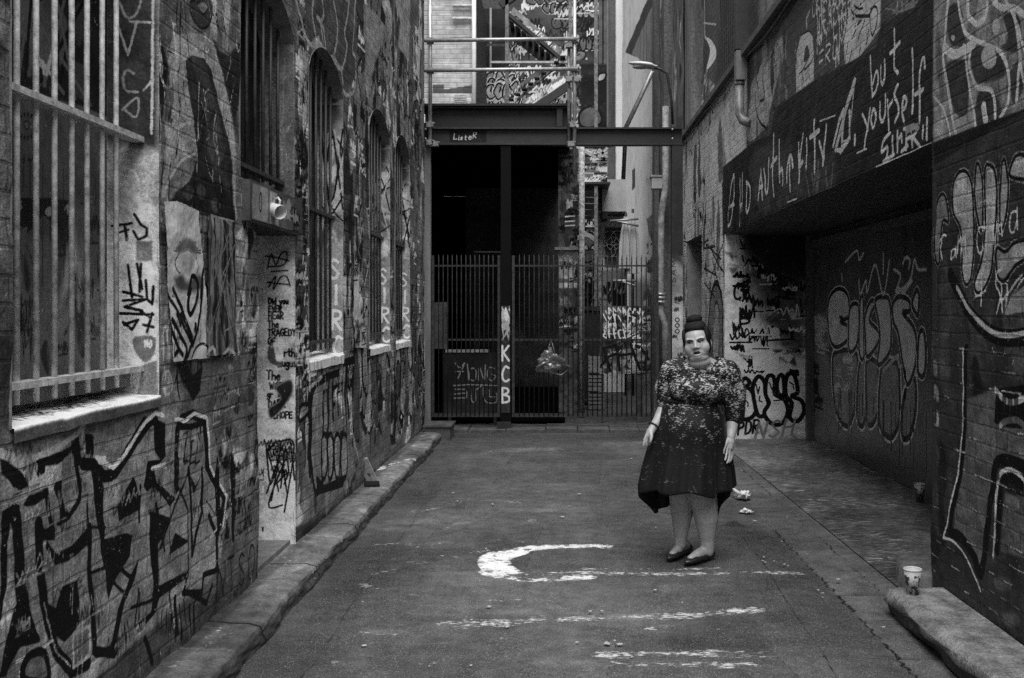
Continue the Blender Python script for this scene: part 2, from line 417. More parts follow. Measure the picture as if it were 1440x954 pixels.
vs = np.concatenate([np.arange(.0, 3.7, .0085), np.arange(3.7, 5.95, .018)])
for e in (1.27, 1.28, 2.37, 2.13, .10): vs[np.argmin(abs(vs-e))] = e
c = Canvas(us, vs, .085, .55, 1.3); c.px = Lpx
z1 = lambda *p: c.P(p, 2.98); z2 = lambda *p: c.P(p, 2.806, None, 0, 300); z3 = lambda *p: c.P(p, 2.4225, None, 0, 560)
zA = lambda *p: c.P(p, 5.3, None, 0, 580); z4 = lambda *p: c.P(p, 2.98, None, 220, 0); z5 = lambda *p: c.P(p, 2.98, None, 220, 300)
z6 = lambda *p: c.P(p, 3.669, None, 300, 540); zE = lambda *p: c.P(p, 3.41, None, 400, 480); zp = lambda *p: c.P(p, 1)
lr = random.Random(11)
# --- broad tones
c.fill(zp((0, 600), (230, 560), (335, 560), (362, 640), (362, 840), (0, 1100)), 'f', .10, soft=.06)
c.fill(zp((225, 0), (340, 0), (340, 250), (225, 300)), 'f', .13, soft=.05)
c.fill(zp((0, 0), (60, 0), (222, 0), (222, 270), (190, 300)), 'f', .05, soft=.05)
c.fill(zp((420, 0), (600, 0), (600, 220), (485, 180)), 'f', .085, soft=.2)
c.fill(zp((428, 520), (500, 500), (500, 690), (425, 740)), 'f', .125, soft=.06)
c.fill(zp((500, 500), (596, 490), (596, 600), (500, 690)), 'f', .10, soft=.06)
c.fill(zp((0, 1000), (362, 790), (362, 840), (200, 960)), 'm', .55, soft=.08)
c.fill(zp((425, 745), (596, 605), (596, 625), (425, 775)), 'm', .4, soft=.08)
# --- dense old layers: hundreds of half covered marks
def old(x0, x1, y0, y1, n, kinds='bwt', s=1.):
    for k in range(n):
        px = lr.uniform(x0, x1); py = lr.uniform(y0, y1); u, v = Lpx(px, py)
        kd = lr.choice(kinds)
        if kd == 'b': c.scribble(u, v, lr.uniform(.12, .45)*s, lr.uniform(.08, .35)*s, lr.uniform(.007, .02)*s, 'b', n=lr.randint(4, 7), rr=lr)
        elif kd == 'w': c.scribble(u, v, lr.uniform(.1, .4)*s, lr.uniform(.06, .25)*s, lr.uniform(.006, .014)*s, 'w', lr.uniform(.18, .45), n=lr.randint(4, 7), rr=lr)
        elif kd == 't': c.throwup(u, v, lr.uniform(.3, .9)*s, lr.uniform(.25, .6)*s, lr.randint(2, 4), lr.uniform(.04, .2), lr.uniform(.012, .03)*s, 'b', halo=(.012, lr.uniform(.12, .3)) if lr.random() < .4 else None, rr=lr)
        elif kd == 'p': c.fill([(u+lr.uniform(-.25, .25)*s, v+lr.uniform(-.3, .3)*s) for _ in range(5)], 'f', lr.choice([.015, .03, .05, .12, .2, .3]), smooth=True, soft=.02)
        elif kd == 'd': c.drips(u-.2, u+.2, v, 6, .5*s, .014, lr.choice('bw'), .2, rr=lr)
        elif kd == 's':
            h = lr.uniform(.3, 1.1)*s; t = lr.choice([.012, .02, .05, .15, .28]); w = lr.uniform(.03, .10)*s
            c.fill([(u-w, v), (u-w*.4, v+h*.7), (u+.02, v+h), (u+w*.8, v+h*.5), (u+w*.5, v-.1)], 'f', t, smooth=True)
old(225, 335, 0, 300, 36, 'ppsw'); old(225, 362, 480, 640, 60, 'ppbwsw', .7)
old(414, 434, 0, 740, 60, 'ppsbbw', .6); old(482, 520, 150, 500, 50, 'ppssb', .8); old(482, 600, 0, 200, 80, 'ppsst', 1.3)
old(500, 600, 200, 500, 90, 'pps', .9); old(500, 597, 490, 610, 140, 'ppsstd', .9); old(425, 500, 520, 720, 26, 'pps', .7)
old(0, 222, 0, 100, 10, 'pp'); old(335, 362, 300, 640, 36, 'ppsbw', .6)
old(548, 556, 180, 500, 20, 'ppsb', .6); old(577, 597, 150, 600, 60, 'ppsbw', .7)
for k in range(230):   # thin marker and paint-pen lines over everything
    px = lr.choice([lr.uniform(225, 338), lr.uniform(414, 433), lr.uniform(482, 600), lr.uniform(425, 597), lr.uniform(225, 360)]); py = lr.uniform(0, 620); u, v = Lpx(px, py)
    c.scribble(u, v, lr.uniform(.05, .25), lr.uniform(.05, .22), lr.uniform(.006, .012)*(1+u/12), lr.choice('bww'), lr.uniform(.2, .6), n=lr.randint(3, 6), rr=lr)
# --- gothic arch mural beside the near window
c.fill(z1((640, 0), (1010, 0), (1010, 960), (640, 960)), 'f', .11, soft=.03)
for k in range(26):
    u, v = Lpx(lr.uniform(222, 335), lr.uniform(0, 300)); c.fill([(u+lr.uniform(-.12, .12), v+lr.uniform(-.12, .12)) for _ in range(5)], 'f', lr.choice([.05, .08, .14, .18]), True, .05)
c.fill(z1((700, 200), (740, 140), (860, 140), (930, 260), (985, 560), (990, 920), (680, 830), (690, 600), (730, 420)), 'f', .20, smooth=False)
c.fill(z1((765, 245), (800, 222), (850, 240), (885, 290), (920, 420), (960, 580), (975, 720), (985, 930), (860, 900), (700, 840), (735, 800), (800, 720), (830, 660), (815, 560), (790, 420), (772, 300)), 'f', .032)
c.fill(z1((800, 250), (850, 260), (900, 420), (945, 620), (900, 700), (860, 500)), 'f', .055, smooth=True)
c.stroke(z1((765, 250), (800, 222), (850, 238), (885, 290), (920, 420), (962, 580), (985, 760), (985, 920)), .018, 'w', .22)
c.stroke(z1((770, 260), (790, 420), (815, 560), (830, 660), (828, 720)), .012, 'w', .22)
c.fill(z1((700, 760), (730, 690), (800, 635), (825, 660), (790, 760), (740, 800), (730, 830), (690, 830)), 'f', .15, smooth=True)
c.stroke(z1((690, 820), (715, 740), (760, 670), (820, 645)), .016, 'w', .26, True)
c.stroke(z1((690, 700), (700, 620), (740, 540), (800, 510)), .012, 'w', .25, True)
c.stroke(z1((745, 470), (745, 580)), .008, 'w', .3); c.stroke(z1((700, 520), (800, 520)), .006, 'w', .25); c.stroke(z1((715, 485), (780, 560)), .006, 'w', .25)
for q in (((800, 420), (850, 480), (860, 560), (830, 660)), ((860, 480), (880, 560), (870, 640)), ((815, 430), (840, 400), (850, 470), (830, 500), (815, 430)), ((725, 340), (730, 440)), ((745, 300), (750, 430)), ((765, 330), (775, 440))):
    c.stroke(z1(*q), .009, 'b', smooth=True)
c.fill(z1((770, 780), (860, 740), (960, 800), (985, 930), (860, 890), (770, 860)), 'f', .016, smooth=False)
for x, y in ((790, 805), (905, 860), (845, 800)): c.poly(z1((x-25, y), (x, y-35), (x+25, y), (x, y+40)), .006, .05)
for k, x in enumerate((895, 925, 955, 985)):
    c.fill(z1((x-14, -20), (x+14, -20), (x+6-k*4, 180+k*18), (x-10-k*6, 200+k*10), (x-20-k*3, 160)), 'f', .2 if k % 2 == 0 else .1)
    c.stroke(z1((x+14, -20), (x+8-k*4, 190+k*15)), .008, 'b')
c.fill(z1((880, 150), (915, 215), (960, 235), (1000, 180), (1010, 420), (985, 520), (930, 300)), 'f', .025)
c.poly(z1((800, 10), (840, -10), (890, 0), (880, 90), (845, 120), (810, 70)), .012, .05); c.poly(z1((825, 20), (850, 5), (870, 30), (850, 60)), .01, .13)
for x in (742, 762, 782): c.stroke(z1((x, 0), (x-4, 100), (x+4, 140)), .012, 'w' if x == 782 else 'b', .2)
c.fill(z1((665, 200), (690, 190), (710, 300), (695, 420), (668, 520), (655, 400)), 'f', .012)
c.stroke(z1((660, 250), (690, 350), (720, 365), (712, 320)), .012, 'w', .18, True)
c.drips(4.32, 5.3, 2.3, 22, .5, .012, 'b', rr=lr); c.drips(4.35, 5.2, 1.95, 14, .4, .012, 'w', .17, rr=lr)
for k in range(46):
    u, v = Lpx(lr.uniform(226, 336), lr.uniform(0, 300)); kk = lr.choice('bbww')
    c.stroke([(u, v), (u+lr.uniform(-.06, .06), v+lr.uniform(-.12, .12)), (u+lr.uniform(-.1, .1), v+lr.uniform(-.3, .3))], lr.uniform(.004, .012), kk, lr.uniform(.18, .4), True)
# --- beneath the posters
c.fill(z2((640, 580), (830, 575), (1010, 560), (1010, 960), (625, 770)), 'f', .10, soft=.03)
for k in range(10):
    x = lr.uniform(690, 800); c.stroke(z2((x, 585), (x+lr.uniform(-12, 12), lr.uniform(640, 740))), .016, 'b')
c.fill(z2((690, 590), (720, 680), (760, 745), (790, 700), (800, 600), (760, 640), (740, 600)), 'f', .013)
for k in range(34):
    u, v = Lpx(lr.uniform(300, 356), lr.uniform(500, 760)); c.scribble(u, v, lr.uniform(.06, .22), lr.uniform(.05, .16), .009, lr.choice('bbw'), .22, n=5, rr=lr)
c.poly(z2((640, 650), (665, 625), (680, 680), (660, 715)), .012, .12, 'w', .25)
# --- the big lettered piece low on the wall
c.fill(z3((0, 200), (120, 195), (280, 120), (420, 130), (560, 40), (720, 60), (770, 330), (760, 440), (740, 600), (640, 680), (480, 820), (320, 960), (0, 1000)), 'f', .155, soft=.02)
for k in range(40):
    u, v = z3((lr.uniform(0, 700), lr.uniform(200, 900)))[0]; c.fill([(u+lr.uniform(-.16, .16), v+lr.uniform(-.14, .14)) for _ in range(5)], 'm', lr.choice([.72, .82, 1.15, 1.3]), True, .03)
S = lambda w, *p: c.stroke(z3(*p), w, 'b'); FB = lambda *p: c.fill(z3(*p), 'f', .012) or c.fill(z3(*p), 'b')
def FB(*p):
    q = z3(*p); c.fill(q, 'b')
def FA(*p): c.fill(zA(*p), 'b')
HL = lambda w, *p: c.stroke(z3(*p), w, 'w', .36)
FA((0, 330), (60, 370), (150, 440), (205, 550), (140, 580), (80, 560), (50, 500), (0, 470))
c.stroke(zA((0, 305), (90, 340), (170, 430), (230, 520)), .03, 'w', .24, True)
FA((270, 350), (440, 300), (540, 255), (610, 150), (625, 300), (640, 390), (605, 400), (625, 560), (615, 660), (560, 740), (520, 800), (440, 850), (410, 830), (460, 780), (440, 660), (395, 560), (420, 520), (470, 505), (465, 600), (490, 700), (520, 750), (590, 640), (600, 600), (570, 330), (555, 280), (440, 390), (330, 400), (325, 450), (295, 470))
c.stroke(zA((250, 340), (430, 270), (600, 160), (650, 100)), .022, 'w', .25); c.stroke(zA((640, 150), (650, 320), (760, 350), (800, 340)), .022, 'w', .25)
FA((150, 690), (200, 620), (260, 600), (330, 570), (355, 560), (360, 680), (330, 640), (260, 690), (190, 705))
FA((320, 570), (350, 560), (370, 720), (400, 860), (410, 954), (360, 954), (355, 840), (335, 680))
FA((0, 740), (90, 680), (130, 690), (130, 800), (150, 954), (100, 954), (60, 820), (50, 954), (0, 954))
FA((265, 880), (290, 830), (310, 890), (360, 850), (390, 954), (265, 954))
FA((660, 620), (670, 720), (665, 860), (650, 860), (655, 700))
FB((290, 225), (340, 232), (355, 290), (358, 480), (440, 460), (462, 468), (450, 540), (390, 640), (372, 690), (360, 600), (345, 520), (330, 380), (322, 290), (318, 240))
c.stroke(zA((640, 385), (720, 388), (790, 480), (840, 470), (890, 420), (1075, 70)), .048, 'b'); S(.046, (400, 255), (505, 85), (528, 66))
HL(.02, (345, 215), (372, 225), (392, 238), (425, 200), (495, 80), (530, 50), (552, 60)); FB((518, 68), (555, 85), (562, 200), (540, 212), (524, 180))
FB((300, 120), (325, 125), (328, 190), (305, 195)); FB((0, 470), (20, 470), (22, 640), (5, 760), (0, 760))
FB((455, 265), (470, 310), (482, 380), (410, 420), (405, 370), (440, 300)); FB((500, 215), (552, 208), (520, 240), (530, 290), (600, 340), (580, 372), (520, 300), (500, 320), (488, 300))
HL(.018, (515, 240), (560, 225), (575, 250), (600, 280)); S(.02, (478, 300), (482, 420))
S(.05, (130, 430), (130, 560), (150, 700), (190, 860), (240, 932), (300, 905))
FB((30, 390), (60, 380), (75, 470), (85, 640), (118, 790), (135, 830), (70, 850), (25, 950), (0, 955), (20, 830), (55, 700), (45, 560))
FB((125, 440), (175, 448), (150, 510), (185, 570), (235, 555), (310, 485), (308, 430), (240, 505), (190, 530), (165, 500))
FB((150, 690), (190, 715), (215, 640), (262, 620), (272, 690), (265, 780), (220, 832), (180, 800))
S(.035, (306, 440), (300, 560), (315, 700), (320, 860), (395, 872)); HL(.012, (318, 520), (318, 590)); S(.014, (305, 598), (365, 575)); S(.012, (300, 440), (360, 440))
FB((482, 540), (462, 620), (432, 690), (412, 790), (388, 880), (320, 886), (332, 855), (385, 845), (408, 720), (448, 610)); S(.02, (415, 575), (450, 610)); S(.016, (395, 630), (430, 665))
FB((514, 395), (532, 388), (542, 640), (640, 590), (642, 612), (548, 680), (532, 735), (480, 802), (466, 780), (520, 728), (526, 650), (510, 500)); FB((510, 385), (580, 408), (556, 470), (535, 500))
S(.016, (452, 715), (520, 690)); S(.014, (475, 650), (470, 780)); S(.02, (530, 360), (560, 520))
q = ((600, 310), (598, 110), (612, 72), (655, 55), (698, 75), (706, 230), (762, 335), (748, 432))
c.fill(z3((605, 90), (650, 65), (690, 80), (698, 235), (750, 340), (740, 420), (700, 390), (690, 640), (640, 650), (660, 500), (600, 440), (640, 300)), 'f', .17)
S(.05, *q); HL(.02, (592, 72), (625, 78), (660, 52), (708, 68), (716, 230), (772, 335), (756, 440)); FB((596, 80), (640, 88), (690, 76), (700, 92), (650, 108), (604, 110))
for dx in (0, 22, 40): S(.012, (628+dx, 150), (622+dx, 225), (640+dx, 215))
c.text('ZEM', z3((620, 215))[0], (.11, .01), (0, .13), .010); S(.03, (640, 240), (655, 400), (655, 535), (690, 385), (690, 240)); FB((640, 250), (665, 300), (690, 250), (660, 330))
FB((600, 458), (642, 488), (600, 520), (572, 535)); S(.03, (712, 400), (738, 470), (732, 588), (690, 602), (684, 662), (628, 664)); S(.02, (640, 600), (630, 660)); S(.018, (640, 250), (560, 470), (545, 510))
HL(.012, (720, 470), (750, 430)); S(.012, (705, 350), (740, 405)); S(.016, (605, 300), (640, 380), (640, 600))
for x0, y0, y1 in ((742, 185, 470), (792, 175, 492), (770, 400, 480)): FB((x0-8, y0+80), (x0, y0), (x0+8, y0+60), (x0+5, y1), (x0-3, y1))
c.text('NTSOD', z3((735, 680))[0], (.21, -.02), (0, .18), .016); S(.014, (580, 650), (600, 830)); S(.03, (600, 680), (605, 800)); S(.03, (500, 820), (520, 900)); S(.03, (640, 660), (700, 700), (720, 640))
for k in range(8): S(.012, (560+k*14, 700+lr.uniform(-30, 30)), (556+k*15, 800+lr.uniform(-30, 30)))
c.poly(z3((250, 803), (305, 775), (305, 878), (246, 918)), .014, .13, 'w', .26, smooth=False); HL(.012, (60, 900), (180, 825)); HL(.012, (70, 950), (85, 885), (150, 860)); c.poly(z3((85, 960), (95, 880), (150, 870), (160, 960)), .03, .1)
HL(.01, (0, 770), (40, 740)); c.stroke(z3((150, 700), (190, 860), (236, 915)), .008, 'w', .24)
for k in range(60):   # later tags and drips over the piece
    u, v = z3((lr.uniform(0, 860), lr.uniform(180, 900)))[0]
    if lr.random() < .6: c.scribble(u, v, lr.uniform(.05, .2), lr.uniform(.04, .14), lr.uniform(.004, .008), lr.choice('bbw'), lr.uniform(.1, .3), n=5, rr=lr)
    else: c.drips(u-.05, u+.05, v, 2, .25, .008, lr.choice('bbw'), .2, rr=lr)
# --- mottled strip right of the near window
for k in range(14):
    u, v = Lpx(lr.uniform(224, 240), lr.uniform(60, 560)); c.fill([(u+lr.uniform(-.04, .04), v+lr.uniform(-.1, .1)) for _ in range(5)], 'f', lr.choice([.03, .22, .28]), True)
c.stroke(zp((223, 0), (223, 570)), .02, 'w', .2)
# --- wall round the door and farther on
for k in range(40):
    u, v = Lpx(lr.uniform(414, 430), lr.uniform(200, 560)); c.scribble(u, v, .12, .1, .010, lr.choice('bbbw'), .28, n=5, rr=lr)
c.fill(z4((620, 0), (640, 190), (770, 300), (800, 390), (840, 300), (840, 0)), 'f', .06, soft=.04)
for q in (((585, 0), (610, 90), (640, 185), (670, 160), (655, 60), (660, 0)), ((670, 160), (700, 200), (690, 100), (700, 60), (690, 0)), ((675, 70), (700, 120), (712, 200)), ((700, 200), (740, 240), (762, 120), (745, 0)), ((740, 240), (775, 290), (800, 200), (790, 130), (812, 0)), ((775, 290), (785, 380), (800, 400), (830, 370), (835, 250), (822, 200), (838, 0))):
    c.stroke(z4(*q), .035, 'w', .2, True)
for q in (((655, 170), (680, 150), (705, 210), (690, 230), (650, 195)), ((740, 215), (775, 290), (740, 250))): c.fill(z4(*q), 'f', .2)
for k in range(50):
    u, v = Lpx(lr.uniform(505, 597), lr.uniform(60, 300)); c.stroke([(u, v), (u+lr.uniform(-.15, .15), v-lr.uniform(.1, .5)), (u+lr.uniform(-.2, .2), v-lr.uniform(.3, .7))], lr.uniform(.012, .04), lr.choice('bbw'), lr.uniform(.1, .24), True)
c.fill(z4((940, 0), (975, 0), (990, 80), (985, 160), (960, 90)), 'f', .2); c.fill(z4((1000, 0), (1060, 0), (1060, 260), (1015, 200), (1020, 90)), 'f', .19); c.fill(z4((870, 60), (890, 30), (960, 130), (900, 330), (910, 470), (885, 400)), 'f', .16, smooth=True)
# letters under the third window
c.poly(zE((130, 250), (180, 190), (215, 180), (205, 400), (185, 660), (140, 720), (128, 480)), .05, .14); c.stroke(zE((120, 640), (122, 260), (150, 200), (220, 165), (270, 150)), .06, 'b')
c.stroke(zE((108, 300), (115, 225), (180, 170)), .03, 'w', .26); c.stroke(zE((270, 150), (310, 165), (365, 170), (385, 240), (403, 262), (415, 190)), .04, 'w', .25)
for x, y0, y1 in ((183, 250, 470), (208, 190, 520), (235, 200, 380), (262, 150, 350), (300, 120, 470), (330, 170, 500)): c.stroke(zE((x, y0), (x-3, y1)), .045, 'b')
for x in (190, 220, 252, 285): c.poly(zE((x-12, 640), (x-14, 480), (x, 445), (x+13, 490), (x+10, 620), (x, 660)), .04, .16)
c.stroke(zE((325, 300), (325, 430), (345, 540), (352, 570)), .03, 'w', .22); c.fill(zE((150, 640), (190, 690), (290, 640), (280, 700), (150, 740)), 'b')
for q in (((240, 290), (250, 300), (228, 350)), ((300, 215), (322, 205), (322, 235)), ((180, 240), (215, 225), (185, 260)), ((230, 215), (275, 200), (240, 240))): c.fill(zE(*q), 'b')
c.poly(zE((65, 380), (75, 310), (105, 305), (110, 340), (85, 370)), .03, .19)
for k in range(30):
    u, v = Lpx(lr.uniform(500, 594), lr.uniform(500, 600)); h = lr.uniform(.25, .7)
    c.poly([(u-.12, v), (u-.1, v+h*.7), (u+.02, v+h), (u+.12, v+h*.6), (u+.09, v-.12)], lr.uniform(.02, .04), lr.choice([.06, .1, .15, .2]), halo=(.015, .2) if lr.random() < .3 else None)
for q in (((505, 440), (525, 455), (535, 490), (515, 500)), ((560, 330), (575, 360), (562, 420), (545, 370)), ((600, 340), (610, 370), (600, 395))): c.fill(zE(*q), 'b')
c.stroke(zE((560, 362), (562, 364)), .05, 'w', .5)
c.drips(6.6, 12.9, 1.2, 90, .5, .02, 'b', rr=lr); c.drips(6.6, 12.9, 1.15, 40, .4, .02, 'w', .18, rr=lr)
c.fill(zp((484, 505), (498, 500), (498, 512), (484, 516)), 'b')
cw = c
LB = thing('brick_building', 'long graffiti covered brick building along the left with arched barred windows', 'building', (LX, 6, 0))
def cut_left(u, v):
    m = np.zeros(u.shape, bool)
    for w in WIN: m |= (u > w[0]) & (u < w[1]) & (v > w[2]) & (v < arch(w, u))
    return m | ((u > DOOR[0]) & (u < DOOR[1]) & (v < DOOR[3]))
disp = (fbm(cw.uu*3, cw.vv*3+5, 4)-.5)*.035+(fbm(cw.uu*14, cw.vv*14, 3)-.5)*.008
for w in WIN:   # keep the edges of the openings crisp but a little chipped
    pass
cw.build('wall', M_left, lambda u, v, d: (LX+d, u, v), LB, cut_left, disp)
bm = B(-6, LX-.004, LEND-.25, LEND-.004, 0, 5.93); box(bm, -6, LX-.3, -1.2, LEND-.26, 5.6, 5.91)
obj('end_wall', bm, M_plaster, LB)
# raised lintel panel over the door
bm = B(LX-.1, LX+.045, 5.43, 6.55, 2.135, 2.36); 
for v in bm.verts: v.co.x += (vnoise(v.co.y*5, v.co.z*5)-.5)*.01
lin = obj('lintel', bm, plain('dark_painted_lintel', .07, .6, 0, .5, 9, .004), LB, bevel=.008)
cn = Canvas(np.linspace(5.45, 6.54, 110), np.linspace(2.145, 2.35, 40), .09, .4, 4); cn.px = lambda a, b: (-(LX+.049)*F/(VX-a), CH+(VY-b)/F*-(LX+.049)*F/(VX-a))
cn.fill([(5.47, 2.15), (5.76, 2.15), (5.76, 2.345), (5.47, 2.345)], 'f', .17); cn.text('0', (5.59, 2.2), (.09, 0), (0, .10), .014)
cn.fill([(5.8, 2.15), (5.98, 2.15), (5.95, 2.34), (5.8, 2.34)], 'f', .22)
for k in range(9): cn.scribble(lr.uniform(5.9, 6.4), lr.uniform(2.16, 2.26), .12, .09, .012, lr.choice('bbw'), .22, rr=lr)
cn.build('painted_panel', M_board, lambda u, v, d: (LX+.049+d, u, v), lin)

# --- windows
def win_bars(i, w, win, n, plane, r, rails, mats):
    p0 = None
    for k in range(n):
        Y = w[0]+.065+(w[1]-w[0]-.13)*k/(n-1) if i else 3.20+.1258*k
        zt = float(arch(w, np.array(Y)))-.01
        zb = w[2]+.06
        if p0 is None or True:
            bm = bmesh.new(); tube(bm, [(plane, Y, zb), (plane+lr.uniform(-.002, .002), Y+lr.uniform(-.003, .003), (zb+zt)/2), (plane, Y, zt)], r, 10)
            bo = obj('bar', bm, mats[0], win)
            if len(mats) > 1:
                bo.data.materials.append(mats[1])
    for z in rails:
        obj('rail', B(plane-.03, plane+.028, w[0]+.003, w[1]-.003, z-.012, z+.012), mats[0], win, bevel=.003)
def reveal(w, win, d):
    """near jamb and arched soffit of an opening"""
    bm = bmesh.new(); m = 18
    pts = [(w[0], w[2])]+[(w[0]+(w[1]-w[0])*k/m, float(arch(w, np.array(w[0]+(w[1]-w[0])*k/m)))) for k in range(m+1)]+[(w[1], w[3]-.05)]
    a = [bm.verts.new((LX+.004, y, z)) for y, z in pts]; b = [bm.verts.new((LX-d, y, z)) for y, z in pts]
    for k in range(len(pts)-1): bm.faces.new((a[k], a[k+1], b[k+1], b[k]))
    obj('reveal', bm, M_plaster if w is not WIN[0] else M_plaster, win)
for i, w in enumerate(WIN):
    d = LDEP
    bx = -LX+d
    def bpx(px, py, bx=bx):
        Y = bx*F/(VX-px); return (Y, CH+(VY-py)/F*Y)
    cb = Canvas(np.linspace(w[0]-.02, w[1], 170 if i == 0 else 30), np.linspace(w[2]-.05, w[4]+.02, 420 if i == 0 else 60), .10 if i == 0 else .012, .4, 2); cb.px = bpx
    if i == 0:
        y1_ = lambda *p: cb.P(p, 2.98); y2_ = lambda *p: cb.P(p, 2.806, None, 0, 300)
        cb.fill(y1_((-60, -600), (520, -600), (520, 520), (330, 440), (40, 370), (-60, 330)), 'f', .02)
        for q, t in ((((60, 0), (100, -40), (135, 40), (140, 200), (130, 320), (95, 280), (80, 120)), .10), (((160, 20), (230, 0), (290, 120), (280, 240), (220, 290), (170, 280), (160, 150)), .09), (((300, 40), (350, 20), (360, 100), (330, 200)), .05), (((90, 160), (120, 170), (118, 290), (88, 260)), .02), (((300, 260), (370, 300), (360, 420), (310, 380)), .06)):
            cb.fill(y1_(*q), 'f', t, smooth=True)
        for k in range(14): cb.stroke([(lr.uniform(3.1, 4.2), 2.9), (lr.uniform(3.1, 4.2), 2.5)], .02, lr.choice('bw'), .1, False)
        cb.stroke(y1_((150, 260), (200, 290), (215, 240)), .015, 'w', .3, True)
        cb.fill(y1_((40, 380), (520, 540), (520, 1200), (0, 1200)), 'f', .075, soft=.03)
        for cx, cy, n_ in ((110, 420, 7), (110, 530, 18), (110, 655, 8)):
            for k in range(n_):
                a = (2*math.pi*k/n_) if n_ > 9 else math.pi*k/(n_-1)*(1 if cy < 500 else -1)
                x, y = cx+38*math.cos(a), cy+45*math.sin(a) if n_ > 9 else cy-20*math.sin(a)
                cb.stroke(y1_((x, y), (x+9*math.cos(a), y+10*math.sin(a))), .010, 'b')
        cb.poly(y1_((100, 520), (112, 508), (124, 522), (112, 545)), .006, .1)
        cb.fill(y2_((0, 40), (60, 10), (100, 80), (130, 60), (170, 5), (250, 75), (270, 40), (300, 0), (330, -40), (200, -60), (0, -60)), 'b')
        for q in ((36, 0, 30, 20), (195, -5, 22, 26), (270, -15, 20, 26)): cb.poly(y2_((q[0]-q[2], q[1]), (q[0], q[1]-q[3]), (q[0]+q[2], q[1]), (q[0], q[1]+q[3])), .01, .2)
        cb.text('SP', y2_((305, 140))[0], (.07, 0), (0, .08), .006)
        for r_ in (10, 18, 26, 34): cb.stroke(y2_(*[(385+r_*math.cos(a/3), 440+r_*1.3*math.sin(a/3)) for a in range(-4, 10)]), .005, 'b')
        for k in range(24): 
            u, v = bpx(lr.uniform(20, 165), lr.uniform(330, 520)); cb.scribble(u, v, lr.uniform(.04, .12), lr.uniform(.05, .2), lr.uniform(.005, .010), 'b', n=5, rr=lr)
        for q in (((95, 160), (110, 170), (118, 290), (100, 300)), ((30, 380), (60, 360), (50, 500), (30, 490)), ((300, 360), (345, 380), (340, 560), (310, 540)), ((160, 560), (180, 500), (200, 560), (190, 640))): cb.fill(y2_(*q), 'f', .03, smooth=True)
        for k in range(10):
            u, v = bpx(lr.uniform(20, 165), lr.uniform(330, 560)); cb.fill([(u+lr.uniform(-.12, .12), v+lr.uniform(-.2, .2)) for _ in range(5)], 'f', lr.choice([.1, .14, .2]), True, .04)
        cb.drips(3.2, 4.25, 2.2, 20, .6, .006, 'b', rr=lr)
    else:
        for k in range(12):
            u = lr.uniform(w[0], w[1]); v = lr.uniform(w[2], w[4]); cb.fill([(u+lr.uniform(-.2, .2), v+lr.uniform(-.4, .4)) for _ in range(5)], 'f', lr.choice([.01, .03, .05]), True, .05)
    win = cb.build('window', M_board, lambda u, v, dd: (LX-d+dd, u, v), LB)
    win.name = 'window'
    reveal(w, win, d)
    # far jamb: faces down the lane
    jn = 50 if i == 0 else 26
    cj = Canvas(np.linspace(LX-d, LX+.004, jn), np.linspace(w[2]-.02, w[3]+.06, 420 if i == 0 else 170), .22 if i == 0 else .18, .3, 4)
    Yj = w[1]
    cj.px = lambda a, b, Yj=Yj: ((a-VX)/F*Yj, CH+(VY-b)/F*Yj)
    jp = lambda *p: cj.P(p, 1)
    if i == 0:
        cj.fill(jp((140, -300), (222, -300), (222, 210), (140, 200)), 'f', .045, soft=.04)
        cj.fill(jp((140, 290), (222, 290), (222, 540), (140, 540)), 'f', .34, soft=.06)
        j1 = lambda *p: cj.P(p, 2.98); j2 = lambda *p: cj.P(p, 2.806, None, 0, 300)
        for q in (((500, 10), (520, 60), (545, 75), (575, 50), (590, 0)), ((490, 100), (535, 230), (570, 100)), ((560, 310), (530, 295), (515, 340), (530, 380), (575, 385)), ((510, 460), (575, 410), (570, 490), (520, 460)), ((545, 90), (630, 95)), ((600, 380), (640, 330))):
            cj.stroke(j1(*q), .010, 'w', .2, len(q) > 3)
        cj.stroke(j1((640, 0), (635, 560)), .012, 'w', .3)
        cj.fill(j1((580, 855), (636, 855), (636, 935), (580, 935)), 'f', .42); cj.fill(j2((535, 110), (600, 110), (600, 190), (535, 190)), 'f', .13)
        bs = lambda w_, *p: cj.stroke(j2(*p), w_, 'b')
        bs(.012, (440, 50), (520, 40)); bs(.014, (490, 50), (500, 105)); bs(.010, (470, 75), (505, 65)); bs(.012, (530, 5), (555, 45), (580, 60), (578, 90), (545, 105), (525, 70))
        for q in (((505, 205), (520, 330)), ((540, 200), (560, 300)), ((555, 200), (550, 310)), ((575, 265), (580, 340), (600, 360), (605, 290)), ((485, 310), (560, 330)), ((485, 345), (575, 340), (490, 370), (560, 385)), ((460, 395), (605, 400)), ((600, 395), (580, 470)), ((485, 430), (520, 460), (545, 420), (490, 440)), ((565, 440), (605, 450)), ((545, 380), (590, 410))): bs(.013, *q)
        cj.fill(j2((530, 490), (610, 490), (605, 560), (570, 590), (530, 540)), 'f', .11, smooth=True); cj.text('NO', j2((572, 528))[0], (.022, 0), (0, .028), .006, 'w', .5)
        cj.stroke(j1((515, 700), (560, 720), (580, 760)), .01, 'w', .35, True)
        cj.fill(j2((560, 600), (620, 580), (620, 740), (540, 720)), 'f', .12)
    elif i == 1:
        cj.fill(jp((350, 0), (414, 0), (414, 290), (350, 290)), 'f', .09, soft=.02)
        for k in range(14): cj.stroke([(lr.uniform(LX-.2, LX), lr.uniform(2.4, 3.3)), (lr.uniform(LX-.2, LX), lr.uniform(2.4, 3.3))], .006, 'w', .15)
    else:
        # SIRC sprayed down the jamb, one letter under another
        cj.fill([(LX-d, 1.2), (LX, 1.2), (LX, 2.3), (LX-d, 2.3)], 'f', .17, soft=.15)
        x0 = LX-.125
